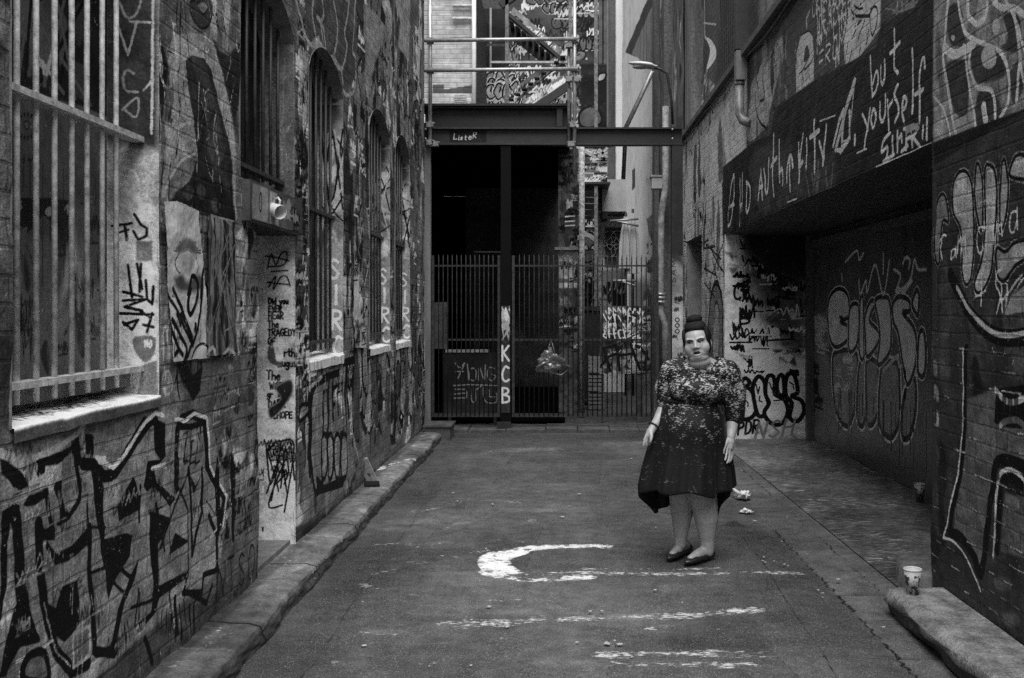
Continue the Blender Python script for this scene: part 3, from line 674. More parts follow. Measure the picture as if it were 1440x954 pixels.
        for k, ch in enumerate('SIRC'):
            tall = (.235, .235, .235, .235)[k]
            cj.text(ch, (x0+.02+.01*k+(.03 if ch == 'I' else 0), (1.98 if i == 2 else 2.0)-k*.205*(1 if i == 2 else .98)-.08), (.14, -.012), (0, .15), .019, 'w', .85 if i < 4 else .5, jit=.02)
        for k in range(26):
            v = lr.uniform(2.2, 3.2); cj.fill([(LX-lr.uniform(0, .2), v+lr.uniform(-.12, .12)) for _ in range(5)], 'f', lr.choice([.06, .12, .26, .3]), True, .02)
        for k in range(10): cj.stroke([(LX-.18, lr.uniform(2.3, 3.2)), (LX-.1, lr.uniform(2.3, 3.2)), (LX, lr.uniform(2.3, 3.2))], .014, lr.choice('bw'), .25, True)
        cj.fill([(LX-d, 3.0), (LX, 3.15), (LX, 3.5), (LX-d, 3.5)], 'f', .05, soft=.12)
    cj.build('jamb', M_jamb, lambda u, v, dd, Yj=Yj: (u, Yj+.002+dd, v), win, None, (fbm(cj.uu*9, cj.vv*9, 4)-.5)*.012)
    # sloping sill with a rounded lip
    cs = Canvas(np.linspace(w[0]-.0, w[1]+.0, 170 if i == 0 else 50), np.concatenate([np.linspace(0, .255, 42), np.linspace(.262, .30 if i == 0 else .32, 10)]), .42 if i == 0 else .4, .25, 5)
    if i == 0:
        for k in range(26): cs.scribble(lr.uniform(3.2, 4.0), lr.uniform(.05, .14), .12, .08, .006, 'b', n=5, rr=lr)
        cs.stroke([(3.2, .250), (4.28, .250)], .01, 'w', .5); cs.fill([(3, .262), (4.4, .262), (4.4, .4), (3, .4)], 'f', .085, soft=.01)  # front face painted dark, so only the top looks lit
    elif i > 1:
        for k in range(9):
            u = w[0]+.1+k*.11; cs.stroke([(u, .02), (u+.01, .33)], .014, 'f', .16, soft=.012)
            cs.stroke([(u+.05, .15), (u+.05, .3)], .03, 'w', .55)
    if i != 1:
        cs.build('sill', M_jamb, lambda u, v, dd, w=w: (LX-.243+np.minimum(v, .255)+dd*.3, u, w[2]+.035-.12*np.minimum(v, .255)-np.maximum(0, v-.255)+dd), win, None, (fbm(cs.uu*6, cs.vv*12, 4)-.5)*.02)
    win_bars(i, w, win, 8 if i == 0 else 7, LX-.085, .0105, [w[2]+.125, 2.38] if i != 1 else [w[2]+.1], [M_bar] if i == 0 else [plain('bar_paint', .06 if i > 2 else .045, .5, 0, .5, 26, .002)])
    if i == 0:
        b_ = B(LX-.205, LX-.118, w[0], w[1]-.003, w[2]+.05, w[2]+.115); obj('board_edge', b_, M_plaster, win)

# --- doorway
dj = Canvas(np.linspace(LX-.28, LX+.004, 60), np.linspace(.1, 2.14, 330), .28, .3, 3); YD = DOOR[1]
dj.px = lambda a, b: ((a-VX)/F*YD, CH+(VY-b)/F*YD)
d5 = lambda *p: dj.P(p, 2.98, None, 220, 300)
dj.fill(d5((440, 60), (590, 60), (590, 380), (440, 380)), 'f', .27, soft=.05)
for q in (((465, 230), (480, 170), (500, 215), (520, 170), (545, 165), (535, 215), (470, 225)), ((480, 245), (550, 240)), ((455, 180), (500, 185), (555, 200)), ((465, 290), (555, 300)), ((470, 310), (500, 265), (490, 320), (520, 270), (545, 265), (560, 305))): dj.stroke(d5(*q), .010, 'b', smooth=len(q) > 4)
for k in range(6): dj.stroke(d5((470+k*18, 340), (478+k*18, 325), (486+k*18, 342)), .005, 'w', .4)
mpp = YD/F/2.98
for s_, x, y, h in (('Did you', 470, 381, 26), ('EVER', 470, 414, 24), ('HEaR', 470, 443, 27), ('The', 467, 478, 28), ('TRAGEDY', 467, 514, 28), ('OF', 468, 550, 28), ('rth', 535, 600, 34), ('augus', 508, 644, 32), ('The', 462, 698, 36), ('WiSE?', 475, 735, 28), ('gr  R', 465, 770, 26), ('DARK', 470, 815, 30), ('CHOPE', 490, 860, 28)):
    dj.text(s_, d5((x, y))[0], (h*mpp*.86, 0), (0, h*mpp), .011, 'b', sp=.62)
dj.fill(d5((465, 600), (470, 560), (495, 545), (500, 600), (520, 640), (480, 630)), 'f', .06, smooth=True); dj.fill(d5((490, 545), (525, 570), (530, 605), (505, 620), (495, 580)), 'f', .34, smooth=True)
dj.fill(d5((500, 730), (560, 700), (570, 750), (520, 830), (480, 860), (470, 820), (520, 780)), 'f', .02, smooth=True, soft=.02)
for k in range(34): dj.scribble(LX-lr.uniform(.04, .24), lr.uniform(.15, .75), .09, .06, .008, lr.choice('bbbw'), .4, n=5, rr=lr)
dj.fill([(LX-.2, .12), (LX, .12), (LX, .55), (LX-.2, .6)], 'f', .3, soft=.1)
for k in range(9): dj.stroke([(LX-lr.uniform(.0, .2), lr.uniform(.3, .8)), (LX-lr.uniform(.0, .2), lr.uniform(.3, .8)), (LX-lr.uniform(.0, .2), lr.uniform(.3, .8))], .012, 'b', smooth=True)
door = obj('door', B(LX-.34, LX-.29, DOOR[0], DOOR[1], .1, 2.13), plain('black_door_paint', .018, .45, 0, .4, 7, .002), LB)
obj('handle', T([(LX-.29, 5.82, 1.0), (LX-.24, 5.82, 1.0), (LX-.24, 5.94, 1.0)], .009), M_bar_dark, door)
dj.build('jamb', M_jamb, lambda u, v, dd: (u, YD+.002+dd, v), door, None, (fbm(dj.uu*8, dj.vv*8, 4)-.5)*.014)
bm = B(LX-.29, LX-.002, DOOR[0]-.16, DOOR[0]-.004, .1, 2.13); box(bm, LX-.29, LX-.003, DOOR[0], DOOR[1], 2.132, 2.16); obj('frame', bm, plain('brown_black_frame', .03, .7), door)
obj('threshold', B(LX-.29, LX-.03, DOOR[0]+.002, DOOR[1]-.002, .08, .135), plain('worn_stone_threshold', .16, .7, 0, .4, 9, .006), door, bevel=.01)

# --- posters pasted on the wall
def poster(name, label, poly_px, tone, draw, off):
    P_ = lambda a, b: (-(LX+off)*F/(VX-a), CH+(VY-b)/F*(-(LX+off)*F/(VX-a)))
    q = [P_(*p) for p in poly_px]; a = np.array(q)
    cp = Canvas(np.linspace(a[:, 0].min(), a[:, 0].max(), 120), np.linspace(a[:, 1].min(), a[:, 1].max(), 240), tone, .2, 3); cp.px = P_
    draw(cp)
    def cut(u, v):
        ins = np.zeros(u.shape, bool); jag = (fbm(u*40, v*40, 3)-.5)*.02
        for k in range(len(q)):
            p0, p1 = q[k], q[(k+1) % len(q)]
            if abs(p1[1]-p0[1]) > 1e-9: ins ^= ((p0[1] > v) != (p1[1] > v)) & (u+jag < (p1[0]-p0[0])*(v-p0[1])/(p1[1]-p0[1])+p0[0])
        return ~ins
    o = cp.build(name, M_paper, lambda u, v, d: (LX+off+d, u, v), None, cut, disp=(fbm(cp.uu*7, cp.vv*7, 4)-.5)*.022)
    return tag(o, label, 'poster')
def draw1(cp):
    g = lambda *p: cp.P(p, 2.806, None, 0, 300); s = lambda w, *p: cp.stroke(g(*p), w, 'b', smooth=len(p) > 3)
    for k in range(13):
        a = math.pi*(k/12); s(.007, (740-10*math.cos(a), 150-6*math.sin(a)), (740-52*math.cos(a)+lr.uniform(-6, 6), 140-40*math.sin(a)+lr.uniform(0, 20)))
    cp.fill(g((700, 130), (740, 95), (775, 130), (770, 160), (740, 145), (705, 160)), 'f', .16, True, .02); cp.fill(g((720, 175), (750, 165), (770, 200), (745, 235), (722, 220)), 'f', .4, True, .03)
    s(.008, (705, 160), (695, 190), (700, 220), (715, 240)); s(.006, (775, 160), (785, 210), (778, 240))
    cp.fill(g((690, 260), (720, 240), (745, 270), (790, 240), (800, 300), (720, 310)), 'f', .1, True, .03)
    for q in (((660, 310), (700, 380), (745, 480), (765, 520)), ((690, 300), (720, 370), (760, 500)), ((745, 320), (760, 250), (780, 270), (775, 340), (755, 400), (745, 360), (752, 300)), ((800, 260), (790, 380), (775, 470), (765, 520)), ((680, 420), (710, 480), (735, 530), (725, 590)), ((700, 400), (715, 440), (720, 400), (740, 440)), ((765, 510), (740, 560), (720, 600)), ((790, 330), (800, 240), (812, 190)), ((690, 560), (705, 540)), ((770, 440), (768, 462)), ((670, 430), (690, 500), (720, 560))): s(.026, *q)
    cp.stroke(g((760, 575), (780, 530), (805, 515), (830, 540), (835, 580)), .014, 'b', smooth=True); cp.fill(g((640, 330), (665, 370), (680, 460), (640, 440)), 'b')
    cp.drips(4.4, 4.9, 1.6, 10, .25, .008, 'b', rr=lr)
def draw2(cp):
    for k in range(60):
        u = lr.uniform(cp.U[0], cp.U[-1]); v = lr.uniform(cp.V[0], cp.V[-1]); h = lr.uniform(.08, .4)
        cp.fill([(u-.02, v), (u-.01, v+h), (u+.02, v+h*.6), (u+.015, v-.05)], 'f', lr.choice([.02, .03, .06, .2, .26]), True, .012)
    for k in range(24): cp.stroke([(lr.uniform(4.86, 5.3), lr.uniform(1.3, 2.2)), (lr.uniform(4.86, 5.3), lr.uniform(1.3, 2.2))], .008, lr.choice('bw'), .25)
    g = lambda *p: cp.P(p, 2.806, None, 0, 300)
    cp.stroke(g((815, 560), (840, 530), (850, 560)), .02, 'w', .45, True); cp.stroke(g((880, 560), (905, 535), (925, 560)), .02, 'w', .4, True)
    cp.stroke(g((810, 20), (822, 8), (860, 15), (925, 30)), .012, 'w', .3); cp.stroke(g((935, 560), (930, 60)), .008, 'w', .22); cp.stroke(g((815, 570), (812, 40)), .010, 'b')
def draw3(cp):
    for k in range(22): cp.scribble(lr.uniform(cp.U[0], cp.U[-1]-.1), lr.uniform(cp.V[0], cp.V[-1]-.1), .15, .12, .012, 'b', rr=lr)
poster('poster', 'pale paper poster with a black inked spiky haired figure, pasted on the left wall', [(231, 284), (250, 283), (278, 297), (285, 360), (297, 503), (244, 509), (240, 450), (236, 380)], .62, draw1, .018)
poster('poster', 'dark streaky poster pasted just right of the pale figure poster', [(291, 312), (296, 301), (331, 311), (333, 497), (293, 501)], .15, draw2, .024)
poster('torn_paper', 'narrow torn strip of pale paper peeling between the barred windows', [(501, 340), (504, 385), (515, 470), (515, 489), (500, 489), (497, 440), (498, 360)], .5, draw3, .02)
# --- mug stuck on the lintel
m_w = plain('white_glaze', .72, .25, 0, .08, 20, 0)
mg = thing('mug', 'white mug stuck sideways on the lintel above the left doorway', 'mug', at(378, 297, 5.85))
ml = Vector(mg.location); ml = Vector((LX+.07, 5.84, CH+(VY-296)/F*5.84)); mg.location = ml
dirv = Vector((.72, -.62, -.28)).normalized(); Mq = dirv.to_track_quat('Z', 'Y').to_matrix()
bm = bmesh.new(); lathe(bm, [(0, -.055), (.034, -.055), (.038, -.045), (.043, .05), (.0415, .056), (.039, .05), (.035, -.04), (0, -.042)], ml, 28, Mq); obj('cup_body', bm, m_w, mg, True)
side = Mq @ Vector((0, 1, 0)); 
if side.z < 0: side = -side
obj('handle', T([ml+dirv*.03+side*.04, ml+dirv*.03+side*.065, ml+dirv*.005+side*.076, ml-dirv*.025+side*.065, ml-dirv*.03+side*.038], .0065), m_w, mg)
# ============================================================ RIGHT BUILDING
RX = 2.12; RTOP = 4.43; RY0 = 5.63; RY1 = 12.55; RSOF = 2.59; REND = 17.2; RBX = 3.22
def Rpx(px, py):
    Y = RX*F/(max(px, 950)-VX); return (Y, CH+(VY-py)/F*Y)
M_right = paint_mat('painted_brick_right', brick=(1, .24, .09, .009, .3), rough=.5, grain=.4, bumpd=.012, chips=.02, gain=1.8, gam=1.35)
M_upper = paint_mat('old_brick_upper', brick=(1, .24, .09, .014, .6), rough=.75, grain=.4, bumpd=.006, chips=.03, gain=1.5)
us = [-.6]
while us[-1] < REND:
    u = us[-1]; us.append(u+(.07 if u < 4 else min(.05, .0085*(u/4.5)**1.7)))
us = np.array([u for u in us if u < REND-.01]+[REND])
for e in (RY0, RY1, 14.55, 16.2): us[np.argmin(abs(us-e))] = e
vs = np.arange(0, RTOP+.001, .009); vs[-1] = RTOP
for e in (RSOF, 2.75): vs[np.argmin(abs(vs-e))] = e
c = Canvas(us, vs, .05, .5, 1.4); c.px = Rpx
r1 = lambda *p: c.P(p, 2.807, None, 1000, 0); r2 = lambda *p: c.P(p, 4.645, None, 1010, 170); r3 = lambda *p: c.P(p, 2.27, None, 1200, 180); r4 = lambda *p: c.P(p, 2.807, None, 1300, 540)
r5 = lambda *p: c.P(p, 5.9625, None, 1090, 0); r6 = lambda *p: c.P(p, 4.77, None, 950, 0); rp = lambda *p: c.P(p, 1)
rr_ = random.Random(23)
def oldr(x0, x1, y0, y1, n, tones, s=1., marks=True):
    for k in range(n):
        u, v = Rpx(rr_.uniform(x0, x1), rr_.uniform(y0, y1))
        if marks and rr_.random() < .35: c.scribble(u, v, rr_.uniform(.15, .5)*s, rr_.uniform(.1, .35)*s, rr_.uniform(.01, .025)*s, rr_.choice('bbw'), rr_.uniform(.1, .3), rr=rr_)
        else:
            h = rr_.uniform(.2, .8)*s; w = rr_.uniform(.05, .2)*s
            c.fill([(u-w, v), (u-w*.6, v+h*.6), (u+.02, v+h), (u+w, v+h*.5), (u+w*.5, v-.1)], 'f', rr_.choice(tones), True, .02)
# far stretch of wall (light, mottled)
c.fill(rp((955, 0), (1052, 0), (1052, 250), (1022, 250), (1022, 700), (955, 700)), 'f', .34, soft=.05)
oldr(960, 1021, 130, 420, 70, [.08, .12, .2, .3, .36, .4], 1.2); oldr(960, 1030, 380, 560, 60, [.05, .1, .2, .3, .35], .8)
for q in (((960, 60), (966, 200), (962, 330)), ((985, 190), (992, 260), (988, 330)), ((1003, 230), (1006, 330))): c.stroke(rp(*q), .07, 'w', .36, True)
c.poly(rp((996, 520), (997, 440), (1003, 405), (1010, 400), (1015, 430), (1016, 500), (1012, 560)), .08, .12, 'b', halo=(.04, .3))
c.poly(rp((1002, 500), (1004, 440), (1008, 425), (1011, 450), (1010, 510)), .04, .2, 'b')
for k in range(12): c.stroke(rp((rr_.uniform(990, 1020), rr_.uniform(330, 400)), (rr_.uniform(990, 1020), rr_.uniform(330, 420))), .03, 'b')
# upper murals between coping and fascia
c.fill(rp((1050, 40), (1200, -60), (1330, -60), (1330, 60), (1230, 70), (1140, 140), (1050, 215)), 'f', .07, soft=.04)
c.fill(r6((520, 540), (700, 250), (740, 300), (640, 700), (600, 860), (480, 940), (500, 640)), 'f', .22, smooth=True, soft=.02)
for q in (((600, 330), (640, 470), (650, 640)), ((540, 560), (535, 700), (560, 800), (610, 870)), ((570, 420), (545, 520), (560, 600)), ((620, 380), (590, 520), (600, 650), (570, 680)), ((660, 300), (665, 420))): c.stroke(r6(*q), .03, 'b', smooth=True)
oldr(1055, 1115, 60, 200, 26, [.05, .1, .16, .22], .5)
c.fill(r5((215, 310), (280, 265), (315, 310), (330, 430), (330, 690), (240, 830), (175, 870), (170, 650), (180, 450)), 'f', .33, smooth=False); c.fill(r5((255, 400), (275, 385), (290, 470), (250, 525), (240, 500)), 'f', .05, smooth=True)
for q in (((300, 455), (230, 590), (195, 640), (185, 850)), ((215, 300), (285, 262), (330, 330)), ((340, 430), (310, 520), (240, 590)), ((225, 640), (240, 700), (230, 760)), ((255, 580), (270, 700)), ((290, 560), (300, 690))): c.stroke(r5(*q), .016, 'b', smooth=True)
c.stroke(r5((285, 95), (262, 160), (265, 235)), .03, 'w', .3); c.stroke(r5((180, 320), (165, 470), (172, 640)), .015, 'w', .3)
c.fill(r5((640, -40), (880, -40), (880, 240), (780, 380), (660, 530), (590, 540), (570, 330), (590, 200), (620, 60)), 'f', .34)
for q in (((620, 0), (640, 90), (690, 140), (780, 130), (820, 60), (850, 80), (850, 200), (815, 300), (795, 200), (800, 70)), ((670, 50), (700, 75), (730, 70)), ((560, 200), (575, 330), (600, 120)), ((590, 200), (690, 130)), ((700, 170), (640, 330)), ((750, 170), (690, 330)), ((610, 350), (590, 520)), ((720, 170), (650, 240)), ((640, 420), (620, 520)), ((780, 250), (760, 380)), ((710, 400), (700, 470))): c.stroke(r5(*q), .018, 'b', smooth=True)
c.fill(r5((690, 120), (790, 120), (790, 150), (700, 155)), 'b'); c.stroke(r5((712, 35), (718, 38)), .02, 'b')
for s_, x, y in (('CREATING', 310, 160), ('THE BACK OF', 345, 240), ('AN ACCESS', 355, 345), ('MY LINE', 360, 450), ('FROM A', 375, 600), ('IN', 500, 570)):
    p = r5((x, y))[0]; n_ = len(s_); q = r5((x+215 if n_ > 4 else x+45, y-215 if n_ > 4 else y-45))[0]
    k = .53*n_; c.text(s_, p, ((q[0]-p[0])/k, (q[1]-p[1])/k), (0, .15), .017, 'w', .45, rr=rr_)
for x in (1020, 1060, 1100, 1150, 1190): c.stroke(r5((x, 0 if x > 1110 else 20), (x-3, 120 if x < 1110 else 30)), .03, 'w', .26)
for k in range(14): c.stroke(r5((rr_.uniform(890, 1320), rr_.uniform(0, 160)), (rr_.uniform(890, 1320), rr_.uniform(0, 160))), .01, 'w', .16)
# black fascia
c.fill(r1((44, 960), (46, 660), (130, 590), (170, 560), (235, 530), (250, 430), (330, 370), (420, 310), (520, 260), (600, 215), (650, 190), (670, 100), (730, 60), (800, 30), (840, -30), (880, -30), (880, 580)), 'f', .022)
c.fill(r1((150, 640), (250, 560), (380, 620), (480, 600), (480, 740), (330, 790), (200, 840)), 'f', .05, smooth=True, soft=.1)
W2 = lambda w, *p, t=.5: c.stroke(r2(*p), w, 'w', t*1.5, len(p) > 3)
for q in (((60, 690), (68, 560), (85, 450), (105, 352), (106, 490), (88, 640), (62, 690)), ((78, 562), (105, 548)), ((138, 690), (142, 380)), ((142, 570), (152, 540)), ((160, 342), (157, 590)), ((185, 400), (205, 440), (202, 555), (186, 592), (183, 400)),
          ((262, 520), (281, 320)), ((281, 320), (290, 515)), ((268, 440), (290, 428)), ((300, 320), (306, 400), (314, 470), (325, 440), (328, 250)), ((366, 90), (360, 340)), ((345, 300), (385, 240)), ((360, 340), (362, 490)),
          ((403, 130), (401, 400)), ((402, 350), (416, 310), (424, 350), (421, 420)), ((450, 400), (455, 290), (478, 225), (490, 300)), ((470, 240), (470, 460)), ((524, 400), (520, 150)), ((553, 90), (530, 230)), ((530, 230), (525, 300), (548, 265)), ((580, 120), (577, 320)),
          ((631, 0), (633, 345)), ((605, 112), (660, 62)), ((660, 140), (680, 225)), ((706, 30), (680, 290)), ((745, 165), (790, 0)), ((790, 0), (822, -70)), ((858, -60), (856, 110)), ((856, 110), (800, 205)), ((818, -20), (806, 170)), ((822, -70), (806, 100)), ((893, 100), (892, 150))): W2(.04, *q, t=.38)
c.fill(r2((770, 180), (815, 175), (805, 210), (780, 208)), 'w', .36)
c.stroke(r1((490, 590), (565, 320)), .055, 'w', .3); c.stroke(r1((565, 320), (545, 540)), .02, 'w', .3); c.stroke(r1((545, 540), (508, 600), (490, 590)), .025, 'w', .3); c.stroke(r1((532, 430), (516, 560)), .02, 'w', .3)
for q in (((575, 340), (600, 500)), ((655, 260), (640, 470)), ((745, 280), (730, 440)), ((700, 330), (705, 430)), ((660, 350), (650, 460)), ((615, 340), (625, 420), (640, 350))): c.stroke(r2(*q), .03, 'w', .11)
W1 = lambda w, *p, t=.42: c.stroke(r1(*p), w, 'w', t*1.6, len(p) > 3)
for q in (((626, 222), (636, 382)), ((638, 330), (652, 282), (660, 300), (655, 345), (638, 378)), ((673, 262), (672, 310), (678, 335), (688, 300), (688, 238)), ((724, 115), (722, 270)), ((722, 270), (737, 288)), ((708, 212), (742, 168)),
          ((598, 452), (620, 510)), ((628, 430), (606, 590)), ((640, 430), (632, 470), (642, 505), (652, 460), (640, 430)), ((664, 405), (666, 460), (676, 480), (686, 450), (688, 375)), ((697, 395), (699, 512)), ((699, 430), (716, 398)),
          ((738, 335), (723, 372), (736, 410), (738, 450), (724, 482)), ((752, 432), (764, 425), (768, 395), (758, 385), (752, 440), (760, 480)), ((791, 195), (795, 445)), ((820, 485), (822, 320)), ((822, 320), (830, 250), (842, 230), (846, 268)), ((803, 375), (838, 352)), ((853, 470), (854, 508))): W1(.024, *q)
for q in (((705, 525), (680, 555), (672, 600), (695, 580), (690, 625), (678, 640)), ((716, 540), (714, 615)), ((735, 520), (733, 600)), ((733, 565), (750, 530), (752, 560)), ((760, 510), (800, 495)), ((770, 515), (768, 590)), ((770, 550), (790, 540)), ((790, 510), (792, 580)), ((792, 545), (818, 505)), ((798, 545), (825, 580)), ((838, 500), (836, 545)), ((853, 520), (853, 550)), ((690, 632), (720, 610)), ((750, 600), (775, 575))): W1(.026, *q, t=.24)
c.fill(r1((770, 505), (815, 485), (815, 505), (770, 530)), 'w', .22)
for x, y, d in ((430, 480, 60), (575, 605, 40), (650, 660, 220), (520, 560, 30), (300, 800, 40)): c.stroke(r1((x, y), (x+d, y-d*.42)), .012, 'w', .4)
# pale bubble mural at the top of the near pier
c.fill(r1((878, -200), (1300, -200), (1300, 400), (1235, 430), (930, 545), (878, 562)), 'f', .19)
oldr(1316, 1440, 0, 170, 20, [.11, .14, .19], .4, False)
for q in (((935, 40), (985, 20), (1000, 130), (1010, 180), (975, 185), (945, 160)), ((930, 270), (990, 235), (1015, 300), (1010, 440), (960, 440)), ((1030, 200), (1110, 170), (1155, 260), (1150, 300), (1060, 330), (1035, 290)), ((1150, 60), (1215, 70), (1200, 200), (1140, 190), (1165, 150)), ((1060, 350), (1120, 380), (1140, 470), (1040, 490)), ((1170, 300), (1215, 230), (1235, 330), (1190, 410))): c.fill(r1(*q), 'f', .05, smooth=True)
for q, w in ((((940, -10), (926, 150), (922, 240), (950, 460), (978, 570)), .030), (((975, -10), (1000, 120), (1050, 162), (1130, 200), (1165, 280), (1170, 400), (1130, 480)), .022), (((1012, -10), (1015, 60), (1048, 95), (1080, 62), (1086, -10)), .03), (((1110, 0), (1140, 30), (1190, 32), (1240, 62)), .03), (((1030, 170), (1018, 260), (1050, 345), (1105, 362), (1122, 480)), .022), (((1190, 60), (1212, 200), (1200, 400)), .025), (((926, 190), (970, 215), (1040, 170)), .05), (((1000, 180), (1015, 330), (1045, 500)), .02), (((885, 385), (920, 440), (945, 545)), .015), (((1160, 0), (1200, 90), (1235, 200)), .02), (((1215, 200), (1225, 300), (1260, 400)), .02), (((1075, 420), (1085, 490)), .05)): c.stroke(r1(*q), w, 'w', .48, True)
for x, y, a, b in ((1121, 105, 15, 36), (1148, 145, 6, 14), (1095, 228, 28, 46), (960, 150, 8, 12)): c.fill([r1((x+a*math.cos(k*.5), y+b*math.sin(k*.5)))[0] for k in range(13)], 'w', .27)
for q in (((950, 480), (1080, 400), (1235, 330)), ((900, 300), (1000, 240), (1060, 215)), ((1170, 215), (1240, 180))): c.stroke(r1(*q), .008, 'b')
# near pier below: black, then block letters
c.fill(r1((878, 566), (935, 540), (1235, 430), (1500, 340), (1500, 470), (1235, 550), (1000, 640), (880, 690)), 'f', .010)
c.fill(rp((1310, 235), (1500, 120), (1500, 1100), (1310, 900)), 'f', .040, soft=.02)
oldr(1312, 1440, 420, 800, 36, [.02, .03, .045, .06], .5, False)
for q, t in ((((262, 420), (260, 270), (275, 215), (295, 225), (304, 300), (285, 300), (275, 420)), .17), (((318, 265), (320, 180), (345, 138), (372, 165), (382, 300), (378, 480), (350, 480), (340, 330)), .26), (((385, 230), (390, 130), (402, 118), (412, 190), (405, 330)), .19), (((420, 150), (435, 118), (452, 150), (455, 260), (440, 450), (410, 525), (390, 500), (415, 380)), .25), (((465, 240), (473, 120), (485, 105), (494, 170), (488, 280), (470, 330)), .22), (((500, 150), (520, 92), (548, 88), (600, 120), (600, 170), (540, 165)), .28), (((458, 460), (458, 385), (485, 395), (520, 365), (560, 360), (570, 400), (520, 440), (480, 490)), .20)):
    c.poly(r3(*q), .02, t, 'b', halo=(.006, .26))
for q in (((330, 190), (360, 180), (370, 220)), ((430, 150), (445, 160), (440, 200)), ((340, 160), (365, 230)), ((395, 240), (440, 230))): c.stroke(r3(*q), .006, 'w', .34)
Wc = lambda w, *p, t=.5: c.stroke(r3(*p), w, 'w', t*1.5, len(p) > 3)
for q in (((278, 360), (290, 340), (296, 345)), ((278, 370), (284, 425)), ((322, 385), (312, 395), (312, 420), (322, 405), (325, 380), (327, 415)), ((332, 345), (330, 400)), ((332, 370), (342, 350), (345, 395)), ((345, 365), (355, 345), (358, 430)), ((418, 320), (398, 318), (392, 360), (400, 400), (415, 385)), ((423, 270), (424, 400)), ((424, 340), (436, 315), (438, 380)), ((447, 310), (449, 370)), ((446, 285), (447, 290)), ((460, 310), (462, 362)), ((462, 325), (472, 300), (476, 345)), ((478, 290), (480, 300)), ((520, 265), (503, 275), (500, 320), (512, 335), (522, 300), (520, 255), (526, 325)), ((410, 460), (412, 570)), ((390, 545), (425, 520)), ((475, 450), (460, 462), (455, 500), (470, 540), (458, 595)), ((472, 500), (476, 590)), ((490, 500), (486, 590)), ((476, 550), (520, 490), (540, 470)), ((500, 540), (545, 480))): Wc(.0085, *q)
c.fill(r3((482, 600), (500, 540), (545, 505), (570, 500), (570, 585), (520, 590)), 'w', .2)
c.stroke(r3((310, 470), (345, 540), (400, 620), (470, 668), (560, 665), (640, 640)), .085, 'b', smooth=True); c.stroke(r3((330, 510), (375, 580), (430, 640), (480, 662), (550, 655), (640, 625)), .026, 'w', .3, True)
c.fill(r4((170, 60), (285, 20), (285, 300), (262, 440), (218, 735), (180, 640), (115, 580), (135, 440), (155, 260)), 'f', .115)
c.fill(r4((288, 150), (420, 150), (420, 330), (340, 310), (288, 330)), 'f', .09); c.fill(r4((288, 20), (420, 0), (420, 180), (300, 170), (280, 150)), 'b')
c.stroke(r4((165, -140), (160, 0), (155, 200), (137, 380), (105, 540), (100, 590)), .05, 'b', smooth=True); c.stroke(r4((105, 590), (150, 610), (195, 680), (222, 750), (245, 600), (270, 430), (282, 330), (320, 300), (400, 330), (440, 400)), .06, 'b', smooth=True)
c.stroke(r4((152, -140), (152, 0), (146, 200), (128, 380), (95, 520), (76, 608)), .015, 'w', .5); c.stroke(r4((76, 608), (115, 622), (160, 675), (200, 760), (220, 818)), .013, 'w', .42, True)
c.stroke(r4((272, 680), (285, 560), (288, 430), (300, 360), (340, 338), (385, 365), (400, 420)), .022, 'w', .42, True); c.stroke(r4((290, 660), (300, 520), (305, 400), (340, 370), (385, 400)), .05, 'b', smooth=True)
c.fill(r4((320, 430), (400, 450), (400, 690), (305, 660)), 'f', .09); c.fill(r4((325, 425), (380, 460), (378, 490), (325, 470)), 'f', .12); c.stroke(r4((285, 25), (320, 65), (360, 72), (400, 55)), .03, 'w', .3, True)
c.stroke(r4((290, 180), (320, 150), (370, 145), (410, 180)), .03, 'w', .1, True)
for x, y in ((300, 790), (330, 930)): c.fill(r4((x-28, y-20), (x+28, y-25), (x+40, y+15), (x-10, y+25)), 'f', .09, smooth=True, soft=.02)
for k in range(110):   # chipped lighter edges of the old blocks
    u, v = Rpx(rr_.uniform(1312, 1440), rr_.uniform(480, 860)); v = round(v/.09)*.09; c.stroke([(u, v), (u+rr_.uniform(-.12, .12), v+.004)], rr_.uniform(.003, .008), 'w', rr_.uniform(.15, .5))
for y in (520, 555, 590, 640, 700): 
    u, v = Rpx(1316, y); c.fill([(u-.03, v-.03), (u+.03, v-.03), (u+.02, v+.05), (u-.02, v+.04)], 'f', rr_.choice([.12, .2, .06]), True)
for k in range(10):
    u, v = Rpx(1350+k*9, 560); c.stroke([(u, v), (u, v-.5*rr_.random())], .004, 'w', .08)
RB = thing('brick_building', 'dark brick building on the right with black lettered fascia above a deep garage recess', 'building', (RX, 9, 0))
cut_right = lambda u, v: ((u > RY0) & (u < RY1) & (v < RSOF)) | ((u > 14.55) & (u < 16.2) & (v < 2.75))
disp = (fbm(c.uu*3+40, c.vv*3, 4)-.5)*.03+(fbm(c.uu*14, c.vv*14+7, 3)-.5)*.006
c.build('wall', M_right, lambda u, v, d: (RX-d, u, v), RB, cut_right, disp)
